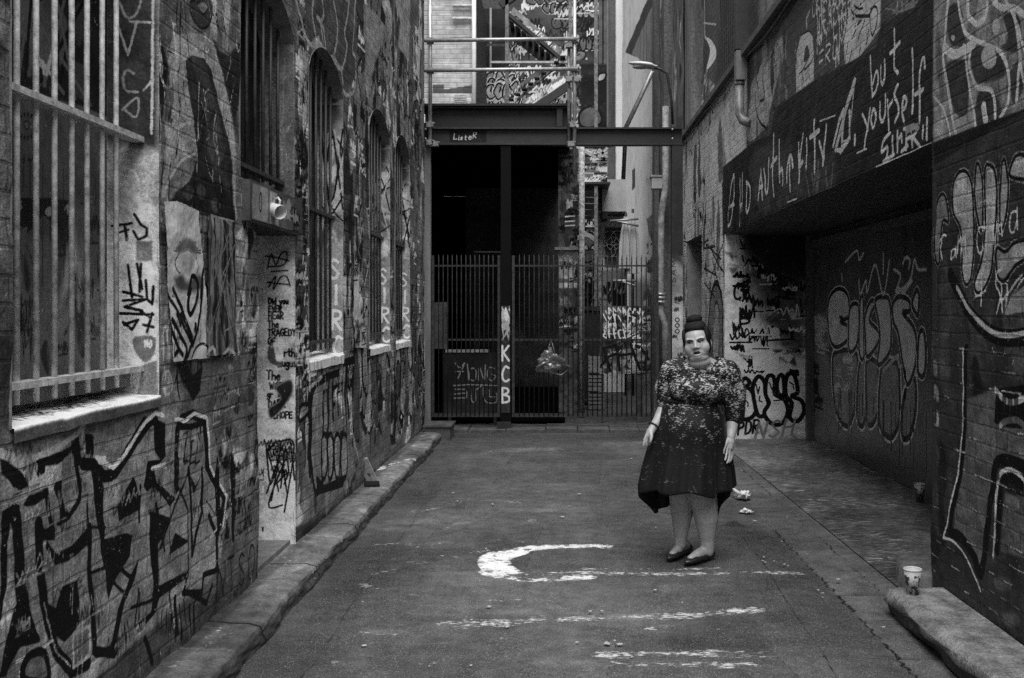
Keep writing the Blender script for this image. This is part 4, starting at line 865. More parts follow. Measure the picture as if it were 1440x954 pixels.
# far cheek of the recess, faces down the lane
ck = Canvas(np.linspace(RX-.004, RBX, 130), np.linspace(0, RSOF, 300), .34, .4, 2.2); ck.px = lambda a, b: ((a-VX)/F*RY1, CH+(VY-b)/F*RY1)
k1 = lambda *p: ck.P(p, 3.08, None, 1010, 330); kp = lambda *p: ck.P(p, 1)
ck.fill(kp((1035, 300), (1140, 300), (1140, 520), (1090, 480), (1045, 380)), 'f', .07, soft=.3)  # shade below the soffit painted into the cheek's upper right
ck.fill(kp((1015, 300), (1035, 300), (1045, 380), (1050, 540), (1015, 640)), 'f', .36, soft=.1)  # daylit outer edge painted paler
for k in range(60):
    u = rr_.uniform(RX+.05, RBX); v = rr_.uniform(.8, 2.5); ck.scribble(u, v, rr_.uniform(.08, .3), rr_.uniform(.05, .2), rr_.uniform(.012, .03), rr_.choice('bbbw'), rr_.uniform(.2, .4), n=5, rr=rr_)
for k in range(40):
    u = rr_.uniform(RX+.05, RBX); v = rr_.uniform(.7, 2.4); ck.fill([(u+rr_.uniform(-.12, .12), v+rr_.uniform(-.08, .08)) for _ in range(5)], 'f', rr_.choice([.03, .06, .12, .28]), True, .03)
ck.fill(kp((1035, 300), (1140, 300), (1140, 400), (1080, 380), (1050, 350)), 'f', .02, soft=.15)  # deepest shade at the top, painted in as well
ck.fill(kp((1030, 545), (1140, 530), (1140, 640), (1030, 640)), 'f', .30, soft=.05)  # lit lower part painted paler
ck.poly(k1((80, 700), (100, 665), (135, 668), (155, 700), (165, 760), (140, 795), (95, 800), (70, 780)), .055, .42); ck.poly(k1((150, 660), (175, 615), (200, 640), (205, 690), (218, 735), (200, 780), (175, 785), (160, 740)), .055, .42)
ck.poly(k1((205, 690), (212, 620), (235, 612), (245, 640), (245, 690), (285, 715), (302, 760), (285, 810), (250, 825), (215, 805), (200, 770), (220, 730)), .055, .42); ck.poly(k1((255, 650), (265, 612), (280, 615), (285, 690), (262, 690)), .05, .4)
ck.poly(k1((292, 640), (305, 605), (330, 610), (345, 680), (320, 700), (360, 720), (372, 765), (345, 808), (312, 795), (318, 730), (295, 700)), .055, .42); ck.poly(k1((103, 640), (118, 622), (136, 640), (118, 660)), .05, .45)
for q in (((110, 710), (130, 730), (128, 745)), ((165, 650), (172, 690), (180, 660)), ((222, 640), (232, 670)), ((180, 700), (178, 720), (190, 725)), ((310, 640), (325, 650), (328, 670)), ((240, 720), (300, 715))): ck.stroke(k1(*q), .018, 'b')
ck.text('PDR', k1((85, 868))[0], (.12, .01), (.02, .16), .028); ck.text('NSH', k1((160, 882))[0], (.22, .02), (.05, .2), .03, 'w', .13)
ck.fill(kp((1020, 622), (1140, 612), (1140, 640), (1020, 640)), 'm', .6, soft=.08); ck.stroke(k1((80, 945), (280, 905)), .02, 'w', .6)
ck.text('CE', k1((70, 280))[0], (.15, 0), (0, .2), .03); ck.text('B', k1((95, 390))[0], (.2, 0), (0, .14), .03)
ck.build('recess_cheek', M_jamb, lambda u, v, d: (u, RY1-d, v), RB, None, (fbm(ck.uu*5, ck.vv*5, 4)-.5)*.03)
# garage shutter panel at the back of the recess
cg = Canvas(np.arange(RY0-.3, RY1, .022), np.arange(0.02, RSOF, .0125), .030, .4, 1.2); cg.px = lambda a, b: (RBX*F/(a-VX), CH+(VY-b)/F*RBX*F/(a-VX))
g1 = lambda *p: cg.P(p, 3.079, None, 1130, 330)
cg.fill(g1((20, 560), (585, 640), (585, 960), (20, 900)), 'f', .075, soft=.25); cg.fill(g1((20, 330), (110, 380), (110, 880), (20, 860)), 'f', .07, soft=.1)
up = (((105, 320), (120, 260), (155, 235), (190, 262), (197, 350), (160, 378), (195, 400), (190, 455), (140, 488), (112, 440)), ((195, 370), (205, 310), (230, 300), (240, 330), (238, 420), (225, 490), (197, 500)), ((245, 290), (258, 275), (260, 400), (262, 520), (250, 540), (240, 480)), ((265, 360), (290, 290), (310, 300), (285, 370), (325, 420), (322, 470), (275, 530), (268, 450)), ((325, 380), (310, 290), (345, 270), (375, 300), (378, 480), (350, 545), (320, 560), (330, 460)), ((385, 310), (410, 270), (455, 285), (460, 330), (430, 340), (475, 400), (490, 480), (480, 580), (450, 650), (430, 560), (410, 430), (390, 380)), ((470, 300), (490, 240), (500, 270), (495, 350)), ((500, 440), (520, 420), (530, 520), (520, 610), (495, 590)))
lo = (((125, 560), (140, 510), (225, 510), (230, 620), (220, 760), (190, 830), (150, 790), (130, 700)), ((235, 620), (250, 540), (268, 560), (268, 760), (255, 830), (232, 790)), ((270, 600), (280, 540), (320, 570), (325, 740), (300, 820), (275, 800)), ((330, 640), (345, 560), (405, 560), (415, 650), (415, 800), (380, 880), (335, 840), (325, 760)), ((425, 800), (440, 680), (480, 620), (485, 760), (460, 870), (430, 880)))
for q in lo: cg.poly(g1(*q), .06, .11, 'b', halo=(.024, .42))
for q in up: cg.poly(g1(*q), .05, .30, 'b', halo=(.014, .42))
for q in (((150, 355), (180, 350), (165, 385)), ((275, 440), (290, 480)), ((440, 450), (450, 490)), ((460, 540), (470, 570)), ((130, 310), (145, 340)), ((130, 430), (150, 460))): cg.fill([(a+b*.1, d_) for (a, d_), b in zip(g1(*q), (0, 1, -1))], 'b'); 
cg.stroke(g1((345, 590), (410, 520), (412, 570)), .04, 'w', .2)
for q in (((240, 195), (245, 260), (270, 200), (275, 250), (310, 130), (345, 260), (372, 110)), ((345, 85), (345, 170)), ((430, 130), (440, 100), (460, 110), (455, 150)), ((390, 150), (420, 180), (400, 250), (460, 200), (480, 110), (495, 150), (530, 150)), ((410, 230), (435, 245), (470, 200)), ((165, 170), (168, 200)), ((180, 120), (230, 70), (240, 110), (260, 80))): cg.stroke(g1(*q), .03, 'w', .34, True)
for k in range(16): cg.scribble(*g1((rr_.uniform(40, 110), rr_.uniform(360, 520)))[0], .3, .12, .016, 'w', .2, rr=rr_)
for k in range(10): cg.scribble(*g1((rr_.uniform(150, 215), rr_.uniform(530, 700)))[0], .2, .1, .014, 'w', .26, rr=rr_)
for k in range(8): cg.scribble(*g1((rr_.uniform(40, 100), rr_.uniform(580, 760)))[0], .3, .14, .03, 'b', rr=rr_)
cg.drips(6, 12, .75, 60, .6, .03, 'b', rr=rr_); cg.drips(6, 12, .6, 40, .5, .02, 'w', .1, rr=rr_)
gd = cg.build('garage_door', paint_mat('garage_door_paint', rough=.4, grain=.3, bumpd=.003, chips=.01, gain=2.6, black=.004), lambda u, v, d: (RBX-d, u, v), RB, None, ((cg.uu % 1.15) < .012)*-.008)
gd.name = 'garage_door'
obj('door_rail', B(RBX-.07, RBX-.005, RY0, RY1-.05, 2.42, 2.5), M_bar_dark, gd, bevel=.006)
obj('corner_post', B(RBX-.09, RBX-.003, RY1-.1, RY1-.012, 0.01, RSOF-.005), M_bar_dark, gd, bevel=.006)
# soffit, near cheek, doorway, upper storey
M_soffit = plain('sooty_soffit', .035, .6, 0, .6, 5, .02)
bm = bmesh.new(); n = 40
g = [[bm.verts.new((RX+.002+(RBX-RX)*j/14, RY0+(RY1-RY0)*i/n, RSOF-.002+(vnoise(np.array(i*.7), np.array(j*.9))-.5)*.025*(0 if j == 0 else 1))) for j in range(15)] for i in range(n+1)]
for i in range(n):
    for j in range(14): bm.faces.new((g[i][j], g[i+1][j], g[i+1][j+1], g[i][j+1]))
obj('soffit', bm, M_soffit, RB, True)
obj('near_cheek', B(RX+.003, RBX+.2, RY0-.06, RY0-.003, 0, RSOF), plain('dark_cheek_paint', .04, .6, 0, .5, 8, .004), RB)
bm = B(RX+.3, RX+.34, 14.5, 16.25, .0, 2.8); obj('back_door', bm, plain('dim_doorway', .05, .6, 0, .5, 5, .003), RB)
bm = B(RX+.004, RX+.298, 16.2, 16.35, 0, 2.75); box(bm, RX+.004, RX+.298, 14.4, 14.55, 0, 2.75); box(bm, RX+.005, RX+.298, 14.55, 16.2, 2.752, 2.85); obj('door_jamb', bm, plain('grey_render_jamb', .3, .7, 0, .3, 5, .003), RB)
bm = bmesh.new(); bar(bm, (RX-.035, -.6, RTOP+.035), (RX-.035, REND, RTOP+.035), .13, .07); 
obj('coping', bm, plain('weathered_coping', .12, .7, 0, .4, 6, .01), RB, bevel=.01)
obj('cable', T([(RX-.045, y, RTOP-.04-.03*math.sin(y*2.1)) for y in np.arange(4, 17, .4)], .012), M_bar_dark, RB)
cu = Canvas(np.arange(7.5, REND+.6, .03), np.arange(RTOP-.05, 7.21, .03), .065, .4, 1.2); cu.px = lambda a, b: ((RX+.1)*F/(a-VX), CH+(VY-b)/F*(RX+.1)*F/(a-VX))
u6 = lambda *p: cu.P(p, 4.77, None, 950, 0)
cu.fill(u6((205, 255), (240, 275), (268, 330), (265, 390), (240, 440), (207, 470), (222, 400), (228, 330)), 'w', .75, True)
cu.stroke(u6((195, -100), (192, 150), (195, 245), (207, 262)), .05, 'w', .4); cu.stroke(u6((207, 470), (200, 560), (205, 680), (190, 900)), .05, 'w', .45); cu.stroke(u6((155, 190), (185, 155), (270, 165)), .03, 'w', .4)
cu.fill(u6((105, 60), (185, 60), (185, 700), (105, 700)), 'f', .13, soft=.1); cu.fill(u6((300, -50), (400, -50), (400, 560), (300, 560)), 'f', .035)
for x in range(300, 400, 12): cu.stroke(u6((x, -60), (x, 560)), .03, 'w', .09)
cu.fill(u6((560, -30), (640, -60), (640, 100), (560, 170)), 'f', .15, soft=.05)
for k in range(40): 
    a, b = u6((rr_.uniform(120, 400), rr_.uniform(530, 760)))[0]; cu.fill([(a+rr_.uniform(-.25, .25), b+rr_.uniform(-.15, .15)) for _ in range(5)], 'f', rr_.choice([.05, .2, .35, .4]), True, .02)
cu.build('upper_wall', M_upper, lambda u, v, d: (RX+.1-d, u, v), RB, None, (fbm(cu.uu*2, cu.vv*2, 3)-.5)*.03)
mpl = plain('mottled_pilaster', .16, .8, 0, .7, 3, .01, streak=True); obj('pilaster', B(RX-.03, RX+.2, 9.9, 10.3, RTOP+.08, 7.22), mpl, RB, bevel=.01); obj('pilaster', B(RX-.06, RX+.2, 15.3, 16.0, RTOP+.08, 7.22), mpl, RB, bevel=.01)
obj('wall_body', B(RX+.12, RX+4.5, 7.4, REND-.003, RTOP-.3, 7.2), M_soffit, RB)
bm = B(RBX+.01, RX+4.5, -.6, REND-.004, 0, RTOP-.31); obj('wall_core', bm, M_soffit, RB)
# rainwater head and short downpipe
Yp = 11.0; xw = lambda a: (a-VX)/F*Yp; zz = lambda b: CH+(VY-b)/F*Yp
dp = thing('drainpipe', 'short downpipe with square rainwater head and painted elbow on right wall', 'drainpipe', (RX-.1, Yp, zz(175)))
M_zinc = plain('painted_zinc', .24, .45, .2, .5, 9, .002); M_dk = plain('dark_painted_duct', .045, .6, 0, .4, 6, .002)
obj('duct', B(RX-.155, RX-.02, Yp-.06, Yp+.06, zz(72)+.01, 7.1), M_dk, dp, bevel=.008)
bm = B(RX-.15, RX-.04, Yp-.075, Yp+.05, zz(114), zz(73)); obj('rainwater_head', bm, plain('grey_hopper', .20, .5, 0, .3, 9, .002), dp, bevel=.008)
obj('pipe', T([(RX-.1, Yp, zz(114)), (RX-.1, Yp, zz(160)), (RX-.07, Yp-.03, zz(170)), (RX-.0, Yp-.12, zz(177))], [.05, .05, .052, .05], 16), M_zinc, dp)
bm = bmesh.new(); lathe(bm, [(.052, 0), (.057, .0), (.057, .035), (.052, .035)], (RX-.1, Yp, zz(120)), 18); obj('collar', bm, M_zinc, dp)
# ============================================================ GROUND
def Gpx(px, py, z=0.):
    Y = (CH-z)*F/(py-VY); return ((px-VX)/F*Y, Y)
M_road = paint_mat('worn_asphalt', rough=.78, grain=.42, bumpd=.009, chips=0, worn=.85, spec=.2, fleck=(170, .62, .16), gain=1.26)
M_stone = paint_mat('bluestone_paving', rough=.5, grain=.45, bumpd=.012, chips=.02, spec=.5, gain=1.7, worn=.5, gam=1.15)
gr = random.Random(31)
o = obj('ground', B(-150, 150, -60, 240, -.5, -.03), plain('dirt_ground', .05, .9, 0, .3, 2, 0)); tag(o, kind='structure')
ys = [.4]
while ys[-1] < 30: ys.append(ys[-1]+.011*(max(ys[-1], 4)/4.4)**1.7)
xs = np.arange(-1.50, 2.25, .012)
c = Canvas(xs, ys, .062, .42, .9); c.px = Gpx
gp = lambda *p: c.P(p, 1)
ga = lambda *p: c.P(p, 1.8, None, 400, 600)
wet = lambda q, t, s=.1: c.fill(gp(*q), 'm', t, True, s)
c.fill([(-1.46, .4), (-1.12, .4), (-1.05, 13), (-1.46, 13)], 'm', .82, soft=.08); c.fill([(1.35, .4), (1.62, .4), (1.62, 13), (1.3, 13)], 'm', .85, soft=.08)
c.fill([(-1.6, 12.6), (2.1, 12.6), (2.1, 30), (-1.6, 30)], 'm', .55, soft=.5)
# paving stones of the right hand gutter
c.fill([(1.60, .4), (2.3, .4), (2.3, 13), (1.66, 13)], 'f', .075, soft=.01)
for y in np.arange(.6, 13, .52): c.stroke([(1.62, y+gr.uniform(-.05, .05)), (2.06, y+gr.uniform(-.05, .05))], .010, 'b'); c.fill([(1.64, y+.03), (2.0, y+.03), (2.0, y+.48), (1.64, y+.48)], 'm', gr.uniform(.7, 1.3), soft=.03)
ln = lambda x0, y0, x1, y1, w: c.stroke(spline([(x0+(x1-x0)*k/14+gr.uniform(-.014, .014), y0+(y1-y0)*k/14) for k in range(15)], 5), w, 'b')
for y0 in np.arange(.4, 12.6, .42):
    y1 = y0+.42*gr.uniform(.7, 1.02); ln(1.60+.06*y0/12.5, y0, 1.60+.06*y1/12.5, y1, gr.uniform(.006, .02))
    if y0 > 5.2: ln(1.87+.06*y0/12.5, y0, 1.87+.06*y1/12.5, y1, gr.uniform(.005, .013))
for k in range(16):   # faint cobbles showing through at both edges
    y = 4+k*.42+gr.uniform(-.1, .1); c.stroke([(-1.4, y), (-1.25, y+.02), (-1.12, y-.02)], .007, 'b', smooth=True)
    y = 3.4+k*.33; c.stroke([(1.3+gr.uniform(-.1, .1), y), (1.45, y+.02), (1.6, y)], .007, 'b', smooth=True)
ln(-1.14, 3, -1.12, 9, .007); ln(1.2, 3.0, 1.36, 7.2, .009)
for k in range(16):
    x, y = gr.uniform(-1.2, 1.4), gr.uniform(4.2, 11); a = gr.uniform(0, 6.3); L = gr.uniform(.2, .7)
    c.stroke(spline([(x+L*j/4*math.cos(a)+gr.uniform(-.05, .05), y+L*j/4*math.sin(a)+gr.uniform(-.05, .05)) for j in range(5)], 4), .005, 'b')
for q in (((-1.0, 6.2), (-.2, 6.3), (-.1, 7.6), (-.9, 7.5)), ((.2, 4.3), (1.1, 4.35), (1.0, 5.0), (.3, 4.95)), ((-.6, 9.5), (.4, 9.4), (.5, 11.), (-.5, 11.2))):
    c.fill(q, 'm', gr.choice([.84, 1.14]), soft=.02); c.stroke(list(q)+[q[0]], .006, 'b')
for k in range(26):
    x, y = gr.uniform(-1.3, 1.5), gr.uniform(4, 12.5); r = gr.uniform(.1, .35); c.fill([(x+r*math.cos(a)*gr.uniform(.6, 1.1), y+r*math.sin(a)*gr.uniform(.6, 1.3)) for a in np.arange(0, 6.2, .9)], 'm', gr.choice([.8, .86, 1.15, 1.25]), True, .06)
# chalky white paint
hk = lambda w, t, *p: c.stroke(gp(*p), w, 'w', t, True)
hk(.13, .60, (850, 768), (800, 769), (750, 771), (715, 775)); hk(.15, .62, (760, 771), (715, 775), (692, 783), (690, 795), (705, 806), (740, 812)); hk(.22, .66, (722, 777), (698, 785), (697, 797), (715, 809))
hk(.16, .62, (690, 806), (730, 814), (780, 812), (822, 811)); hk(.05, .5, (662, 777), (690, 774), (720, 772)); hk(.04, .5, (676, 817), (720, 822), (770, 819)); hk(.03, .45, (840, 774), (870, 771))
for q, w in (((780, 806, 1122, 804), .10), ((822, 800, 1010, 798), .05), ((626, 880, 760, 872), .15), ((760, 873, 900, 866), .10), ((880, 868, 1060, 858), .13), ((850, 922, 1090, 922), .13), ((860, 936, 1100, 938), .09), ((905, 884, 950, 878), .08), ((604, 832, 640, 824), .05), ((690, 845, 730, 842), .05)):
    p0, p1 = gp(q[:2], q[2:]); c.stroke([p0, ((p0[0]+p1[0])/2, (p0[1]+p1[1])/2+gr.uniform(-.03, .03)), p1], w, 'w', .5)
def faint(w, t, *p): c.stroke(ga(*p), w, 'w', t, len(p) > 2)
for q in (((325, 215), (350, 200), (420, 195), (465, 182), (440, 195), (360, 212), (330, 218)), ((345, 228), (470, 228)), ((400, 262), (430, 245), (465, 242)), ((560, 190), (620, 195)), ((565, 240), (600, 248), (630, 235)), ((540, 228), (640, 228)), ((220, 330), (260, 335), (345, 345)), ((225, 375), (280, 365)), ((190, 400), (230, 415), (330, 430)), ((370, 415), (425, 405)), ((420, 330), (450, 338)), ((245, 634), (300, 612), (400, 592), (480, 570), (565, 530)), ((125, 600), (190, 612)), ((190, 525), (280, 528)), ((160, 548), (230, 548)), ((480, 70), (600, 62), (718, 55)), ((520, 162), (560, 155), (585, 160), (540, 168)), ((770, 45), (860, 38), (960, 42)), ((400, 300), (360, 310)), ((480, 300), (560, 285), (600, 292)), ((300, 345), (380, 350)), ((440, 268), (500, 275), (520, 290)), ((320, 180), (400, 172)), ((230, 300), (300, 296), (350, 310))): faint(.06, .30, *q)
c.fill(ga((480, 66), (560, 54), (700, 52), (718, 60), (600, 66)), 'w', .15); c.fill(ga((506, 160), (545, 151), (586, 158), (545, 168)), 'w', .15); c.fill(ga((770, 44), (880, 36), (960, 40), (860, 48)), 'w', .13); c.fill(ga((945, 402), (1000, 400), (1020, 412), (960, 420)), 'm', 1.5, soft=.04); c.fill(ga((760, 505), (1060, 540), (1010, 560), (800, 525)), 'm', .7, soft=.1)
for k in range(420):   # tiny crumbs of paint and gum
    px, py = gr.uniform(330, 1180), 640+gr.random()**1.5*314; x, y = Gpx(px, py); c.stroke([(x, y), (x+gr.uniform(-.02, .02), y+gr.uniform(-.015, .015))], gr.uniform(.004, .016), 'w', gr.uniform(.25, .6))
for k in range(60):   # chalky scuffs
    px, py = gr.uniform(420, 1150), gr.uniform(625, 950); x, y = Gpx(px, py); L = gr.uniform(.08, .35)
    c.stroke([(x, y), (x+L*.5, y+gr.uniform(-.03, .03)), (x+L, y+gr.uniform(-.05, .05))], gr.uniform(.008, .025), 'w', gr.uniform(.12, .26), True)
for q in ((420, 300, 90, 10), (300, 260, 60, 8), (520, 420, 50, 8), (600, 470, 80, 8), (700, 600, 90, 10), (250, 520, 60, 6), (330, 240, 80, 8), (620, 210, 70, 7), (870, 480, 60, 7)): c.fill(ga(*[(q[0]+q[2]*math.cos(a)*gr.uniform(.7, 1.1), q[1]+q[3]*math.sin(a)*gr.uniform(.7, 1.1)) for a in np.arange(0, 6.2, .8)]), 'm', 1.45, True, .06)
c.fill([(1.25, 7.6), (1.45, 7.55), (1.4, 7.8)], 'm', .4)
c.stroke(spline([(1.28, 7.35), (1.34, 7.37), (1.42, 7.36), (1.45, 7.40)], 4), .012, 'b')
hz = (fbm(c.uu*1.1+50, c.vv*1.1, 4)-.5)*.03
hz = hz*np.clip((c.uu+1.5)*3, 0, 1)*np.clip((2.0-c.uu)*3, .05, 1)-.012*np.clip((c.uu-1.3)*3, 0, 1)*np.clip((2.1-c.uu)*4, 0, 1)
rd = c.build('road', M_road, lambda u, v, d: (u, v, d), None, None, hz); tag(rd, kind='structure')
# rough stone apron inside the recess
M_apron = paint_mat('rough_stone_apron', rough=.45, grain=.5, bumpd=.014, chips=.02, spec=.5, gain=1.5, aniso=((10, 38, 1), .54, .16))  # stretched pale flakes paint the stone's glossy streaks into its colour
c = Canvas(np.arange(2.02, RBX+.05, .013), np.arange(5.2, RY1+.1, .02), .085, .5, 1.4); c.px = Gpx
for k in range(160):
    x = gr.uniform(2.04, 3.2); y = 5.4+gr.random()*7; a = gr.uniform(-.5, .5)
    c.stroke([(x, y), (x+.09*math.cos(a), y+.09*math.sin(a))], gr.uniform(.008, .022), 'w', gr.uniform(.16, .42)) if gr.random() < .5 else c.stroke([(x, y), (x+.12*math.cos(a), y+.1*math.sin(a))], gr.uniform(.006, .015), 'b')  # pale dashes are painted glints on the stone
for y in np.arange(5.6, 12.5, 1.37): c.stroke([(2.04, y), (3.25, y+.05)], .01, 'b')
c.fill([(2.9, 5.6), (3.3, 5.6), (3.3, 12.6), (2.9, 12.6)], 'm', .5, soft=.3); c.fill([(2, 5.2), (3.3, 5.2), (3.3, 6.6), (2, 6.4)], 'm', .6, soft=.3)
hz = (fbm(c.uu*8, c.vv*3, 4)-.5)*.028*np.clip((c.uu-2.0)*5, .1, 1)+.006
ap = c.build('garage_apron', M_apron, lambda u, v, d: (u, v, d+.02*np.clip(u-2.02, 0, .4)), None, None, hz); tag(ap, kind='structure')
# left kerb of big worn stones, wrapped over its broken front edge
c = Canvas(np.concatenate([np.arange(-1.2, 3, .05), np.arange(3, 8, .011), np.arange(8, 12.96, .022)]), np.concatenate([np.linspace(0, .62, 52), np.linspace(.63, .80, 22)]), .10, .5, 1.6)
c.px = lambda px, py: (Gpx(px, py, .1)[1], Gpx(px, py, .1)[0]+2.05)
c.fill([(-1, .33), (13, .33), (13, .42), (-1, .42)], 'm', .55, soft=.04); c.fill([(-1, .655), (13, .655), (13, .9), (-1, .9)], 'f', .035, soft=.03)
for y in np.arange(.4, 12.9, 1.13): c.stroke([(y, .33), (y+gr.uniform(-.03, .03), .8)], .02, 'b')
kp = lambda *p: c.P(p, 1)
for k in range(30):
    a, b = gr.uniform(3, 12.5), gr.uniform(.4, .6); c.fill([(a+gr.uniform(-.25, .25), b+gr.uniform(-.06, .06)) for _ in range(5)], 'm', gr.choice([.7, .8, 1.3, 1.5]), True, .03)
for k in range(12): a = gr.uniform(528, 590); c.stroke(kp((a-14, 656-(a-560)*.3), (a+8, 652-(a-560)*.3)), .05, 'w', .62)
for q in (((372, 790), (400, 778), (430, 772)), ((380, 800), (420, 790), (450, 778)), ((365, 808), (405, 800)), ((410, 768), (432, 762)), ((390, 775), (430, 800))): c.stroke(kp(*q), .03, 'w', .36, True)
c.fill(kp((285, 905), (310, 885), (325, 880), (300, 905)), 'w', .4); c.stroke(kp((250, 940), (330, 890)), .05, 'w', .25)
for k in range(160): a, b = gr.uniform(2.6, 12.5), gr.uniform(.36, .63); c.stroke([(a, b), (a+gr.uniform(-.03, .03), b)], gr.uniform(.004, .014), 'w', gr.uniform(.2, .5))
jag = (fbm(c.uu*2.2, c.uu*0+4, 4)-.5)*.055
def kerb3(u, v, d):
    t = np.clip((v-.62)/.18, 0, 1); e = -1.465+jag
    x = np.where(v <= .62, -2.05+(e+2.05)*v/.62, e+.02*np.sin(t*1.57)+(fbm(u*6, t*3, 4)-.5)*.05*np.sin(t*3.14))
    z = np.where(v <= .62, .105-.015*np.clip((v-.56)/.06, 0, 1), .09*(1-t)-.02*t)
    return x, u, z+d*(v < .66)
kb = c.build('kerb', M_stone, kerb3, None, None, (fbm(c.uu*2, c.vv*4, 4)-.5)*.03-.012*((c.uu % 1.13) < .02)); tag(kb, kind='structure')
# stone sill in front of the gates
bm = bmesh.new(); x = -1.7
while x < 2.0:
    w = gr.uniform(.35, .6); h = gr.uniform(.02, .05); y = 13.3+gr.uniform(-.04, .04)
    box(bm, x+.008, x+w-.008, y, 13.95, -.02, h); x += w
o = obj('gate_sill', bm, plain('worn_sill_stone', .075, .6, 0, .5, 7, .01), None, bevel=.012); tag(o, kind='structure')
# ------------------------------------------------------------ steps and small things
def rough_block(name, x0, x1, y0, y1, z1, amp, mat, label, cat, round_front=False):
    nx, ny = 16, max(8, int((y1-y0)*14)); bm = bmesh.new()
    prof = [(x1, z1)]+[(x0+.05+(x1-x0-.05)*(1-k/8), z1) for k in range(1, 9)]+[(x0+.012, z1-.02), (x0, z1-.05), (x0+.012, z1*.35), (x0+.03, 0)]
    rows = []
    for j in range(ny+1):
        y = y0+(y1-y0)*j/ny; row = []
        for i, (x, z) in enumerate(prof):
            k = (i > 7)
            n1 = (float(vnoise(np.array(y*5.), np.array(i*.9)))-.5)*amp*(1.5 if k else .5)
            yy = y-(.03 if (j == ny and i > 8) else 0)
            row.append(bm.verts.new((x+(n1 if k else 0), yy, max(0, z+n1*.5*(z > .01)))))
        rows.append(row)
    for j in range(ny):
        for i in range(len(prof)-1): bm.faces.new((rows[j][i], rows[j+1][i], rows[j+1][i+1], rows[j][i+1]))
    for r_ in (rows[0], rows[-1]):
        b0 = bm.verts.new((x1, r_[0].co.y, 0)); bm.faces.new([b0]+r_)
    return tag(obj(name, bm, mat, None, False), label, cat)
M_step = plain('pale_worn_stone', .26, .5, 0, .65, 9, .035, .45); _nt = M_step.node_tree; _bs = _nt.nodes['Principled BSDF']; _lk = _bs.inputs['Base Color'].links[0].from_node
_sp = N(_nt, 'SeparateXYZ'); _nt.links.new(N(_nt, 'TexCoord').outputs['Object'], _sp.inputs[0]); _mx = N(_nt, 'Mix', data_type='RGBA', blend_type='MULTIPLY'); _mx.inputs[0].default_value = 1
_nt.links.new(_lk.outputs[0], _mx.inputs[6]); _nt.links.new(grey(_nt, ramp(_nt, _sp.outputs[2], .075, .118, .16, 1.)), _mx.inputs[7]); _nt.links.new(_mx.outputs[2], _bs.inputs['Base Color'])  # shade painted into the front face: colour darkens below the top edge
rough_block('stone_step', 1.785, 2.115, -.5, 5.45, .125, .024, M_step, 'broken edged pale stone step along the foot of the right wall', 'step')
bm = bmesh.new(); lathe(bm, [(0, .13), (.40, .13), (.425, .115), (.43, .0)], (2.47, 5.93, 0), 40)
for v in bm.verts: v.co.x = min(v.co.x, 2.9)
tag(obj('wheel_guard', bm, plain('guard_concrete', .14, .5, 0, .5, 9, .01), None), 'low rounded concrete guard behind the step at the recess corner', 'wheel guard')
def cup(loc, label, dark, rot):
    t = thing('paper_cup', label, 'cup', loc, 'discarded paper cups')
    m, nt, bs = new_mat('cup_print'); co = N(nt, 'TexCoord').outputs['Object']; k = ramp(nt, noise(nt, co, 42, 3, .6), .49, .53)
    sep = N(nt, 'SeparateXYZ'); nt.links.new(co, sep.inputs[0]); zb = math_n(nt, 'MULTIPLY', ramp(nt, sep.outputs[2], .108, .112, 1, 0), k)
    nt.links.new(grey(nt, ramp(nt, zb, 0, 1, .55*dark, .04)), bs.inputs['Base Color']); bs.inputs['Roughness'].default_value = .5
    bm = bmesh.new(); lathe(bm, [(0, .004), (.030, .004), (.031, 0), (.045, .135), (.0435, .135), (.030, .01), (0, .009)], loc, 32); b_ = obj('cup_body', bm, m, t, True)
    bm = bmesh.new(); lathe(bm, [(.0445, .131), (.048, .134), (.048, .139), (.0445, .141), (.0425, .137), (.0445, .131)], loc, 32); obj('rim', bm, plain('cup_white', .75*dark, .5, 0, .08, 20, 0), t, True)
    return t
cup((1.905, 5.33, .122), 'printed paper cup with white rim standing on the end of the pale stone step', 1., 0)
cup((3.08, 8.45, .03), 'plain dim paper cup standing at the foot of the garage door', .55, 1)
def crumple(name, loc, s, seed, label, cat, mat, flat=.5, group=None):
    bm = bmesh.new(); bmesh.ops.create_icosphere(bm, subdivisions=4, radius=1)
    for v in bm.verts:
        p = v.co.copy(); n = float(fbm(np.array(p.x*1.7+seed*3.1+20), np.array(p.y*1.7+p.z*1.3+40), 4))
        k = .55+.9*abs(n-.5)*3
        v.co = Vector((p.x*s[0]*k, p.y*s[1]*k, max(0, (p.z*.8+.55)*s[2]*k)))+Vector(loc)
    return tag(obj(name, bm, mat, None, False), label, cat, group)
M_paper2 = plain('litter_paper', .75, .7, 0, .15, 30, .003)
x, y = Gpx(1045, 701); crumple('crumpled_paper', (x, y, 0), (.085, .09, .05), 1, 'crumpled white paper, farther of two pieces lying behind the woman', 'paper', M_paper2)
x, y = Gpx(1050, 721); crumple('paper_scrap', (x, y, 0), (.07, .05, .02), 4, 'flat torn white paper scrap, nearer of two beside the gutter crack', 'paper', M_paper2)
sc0 = None
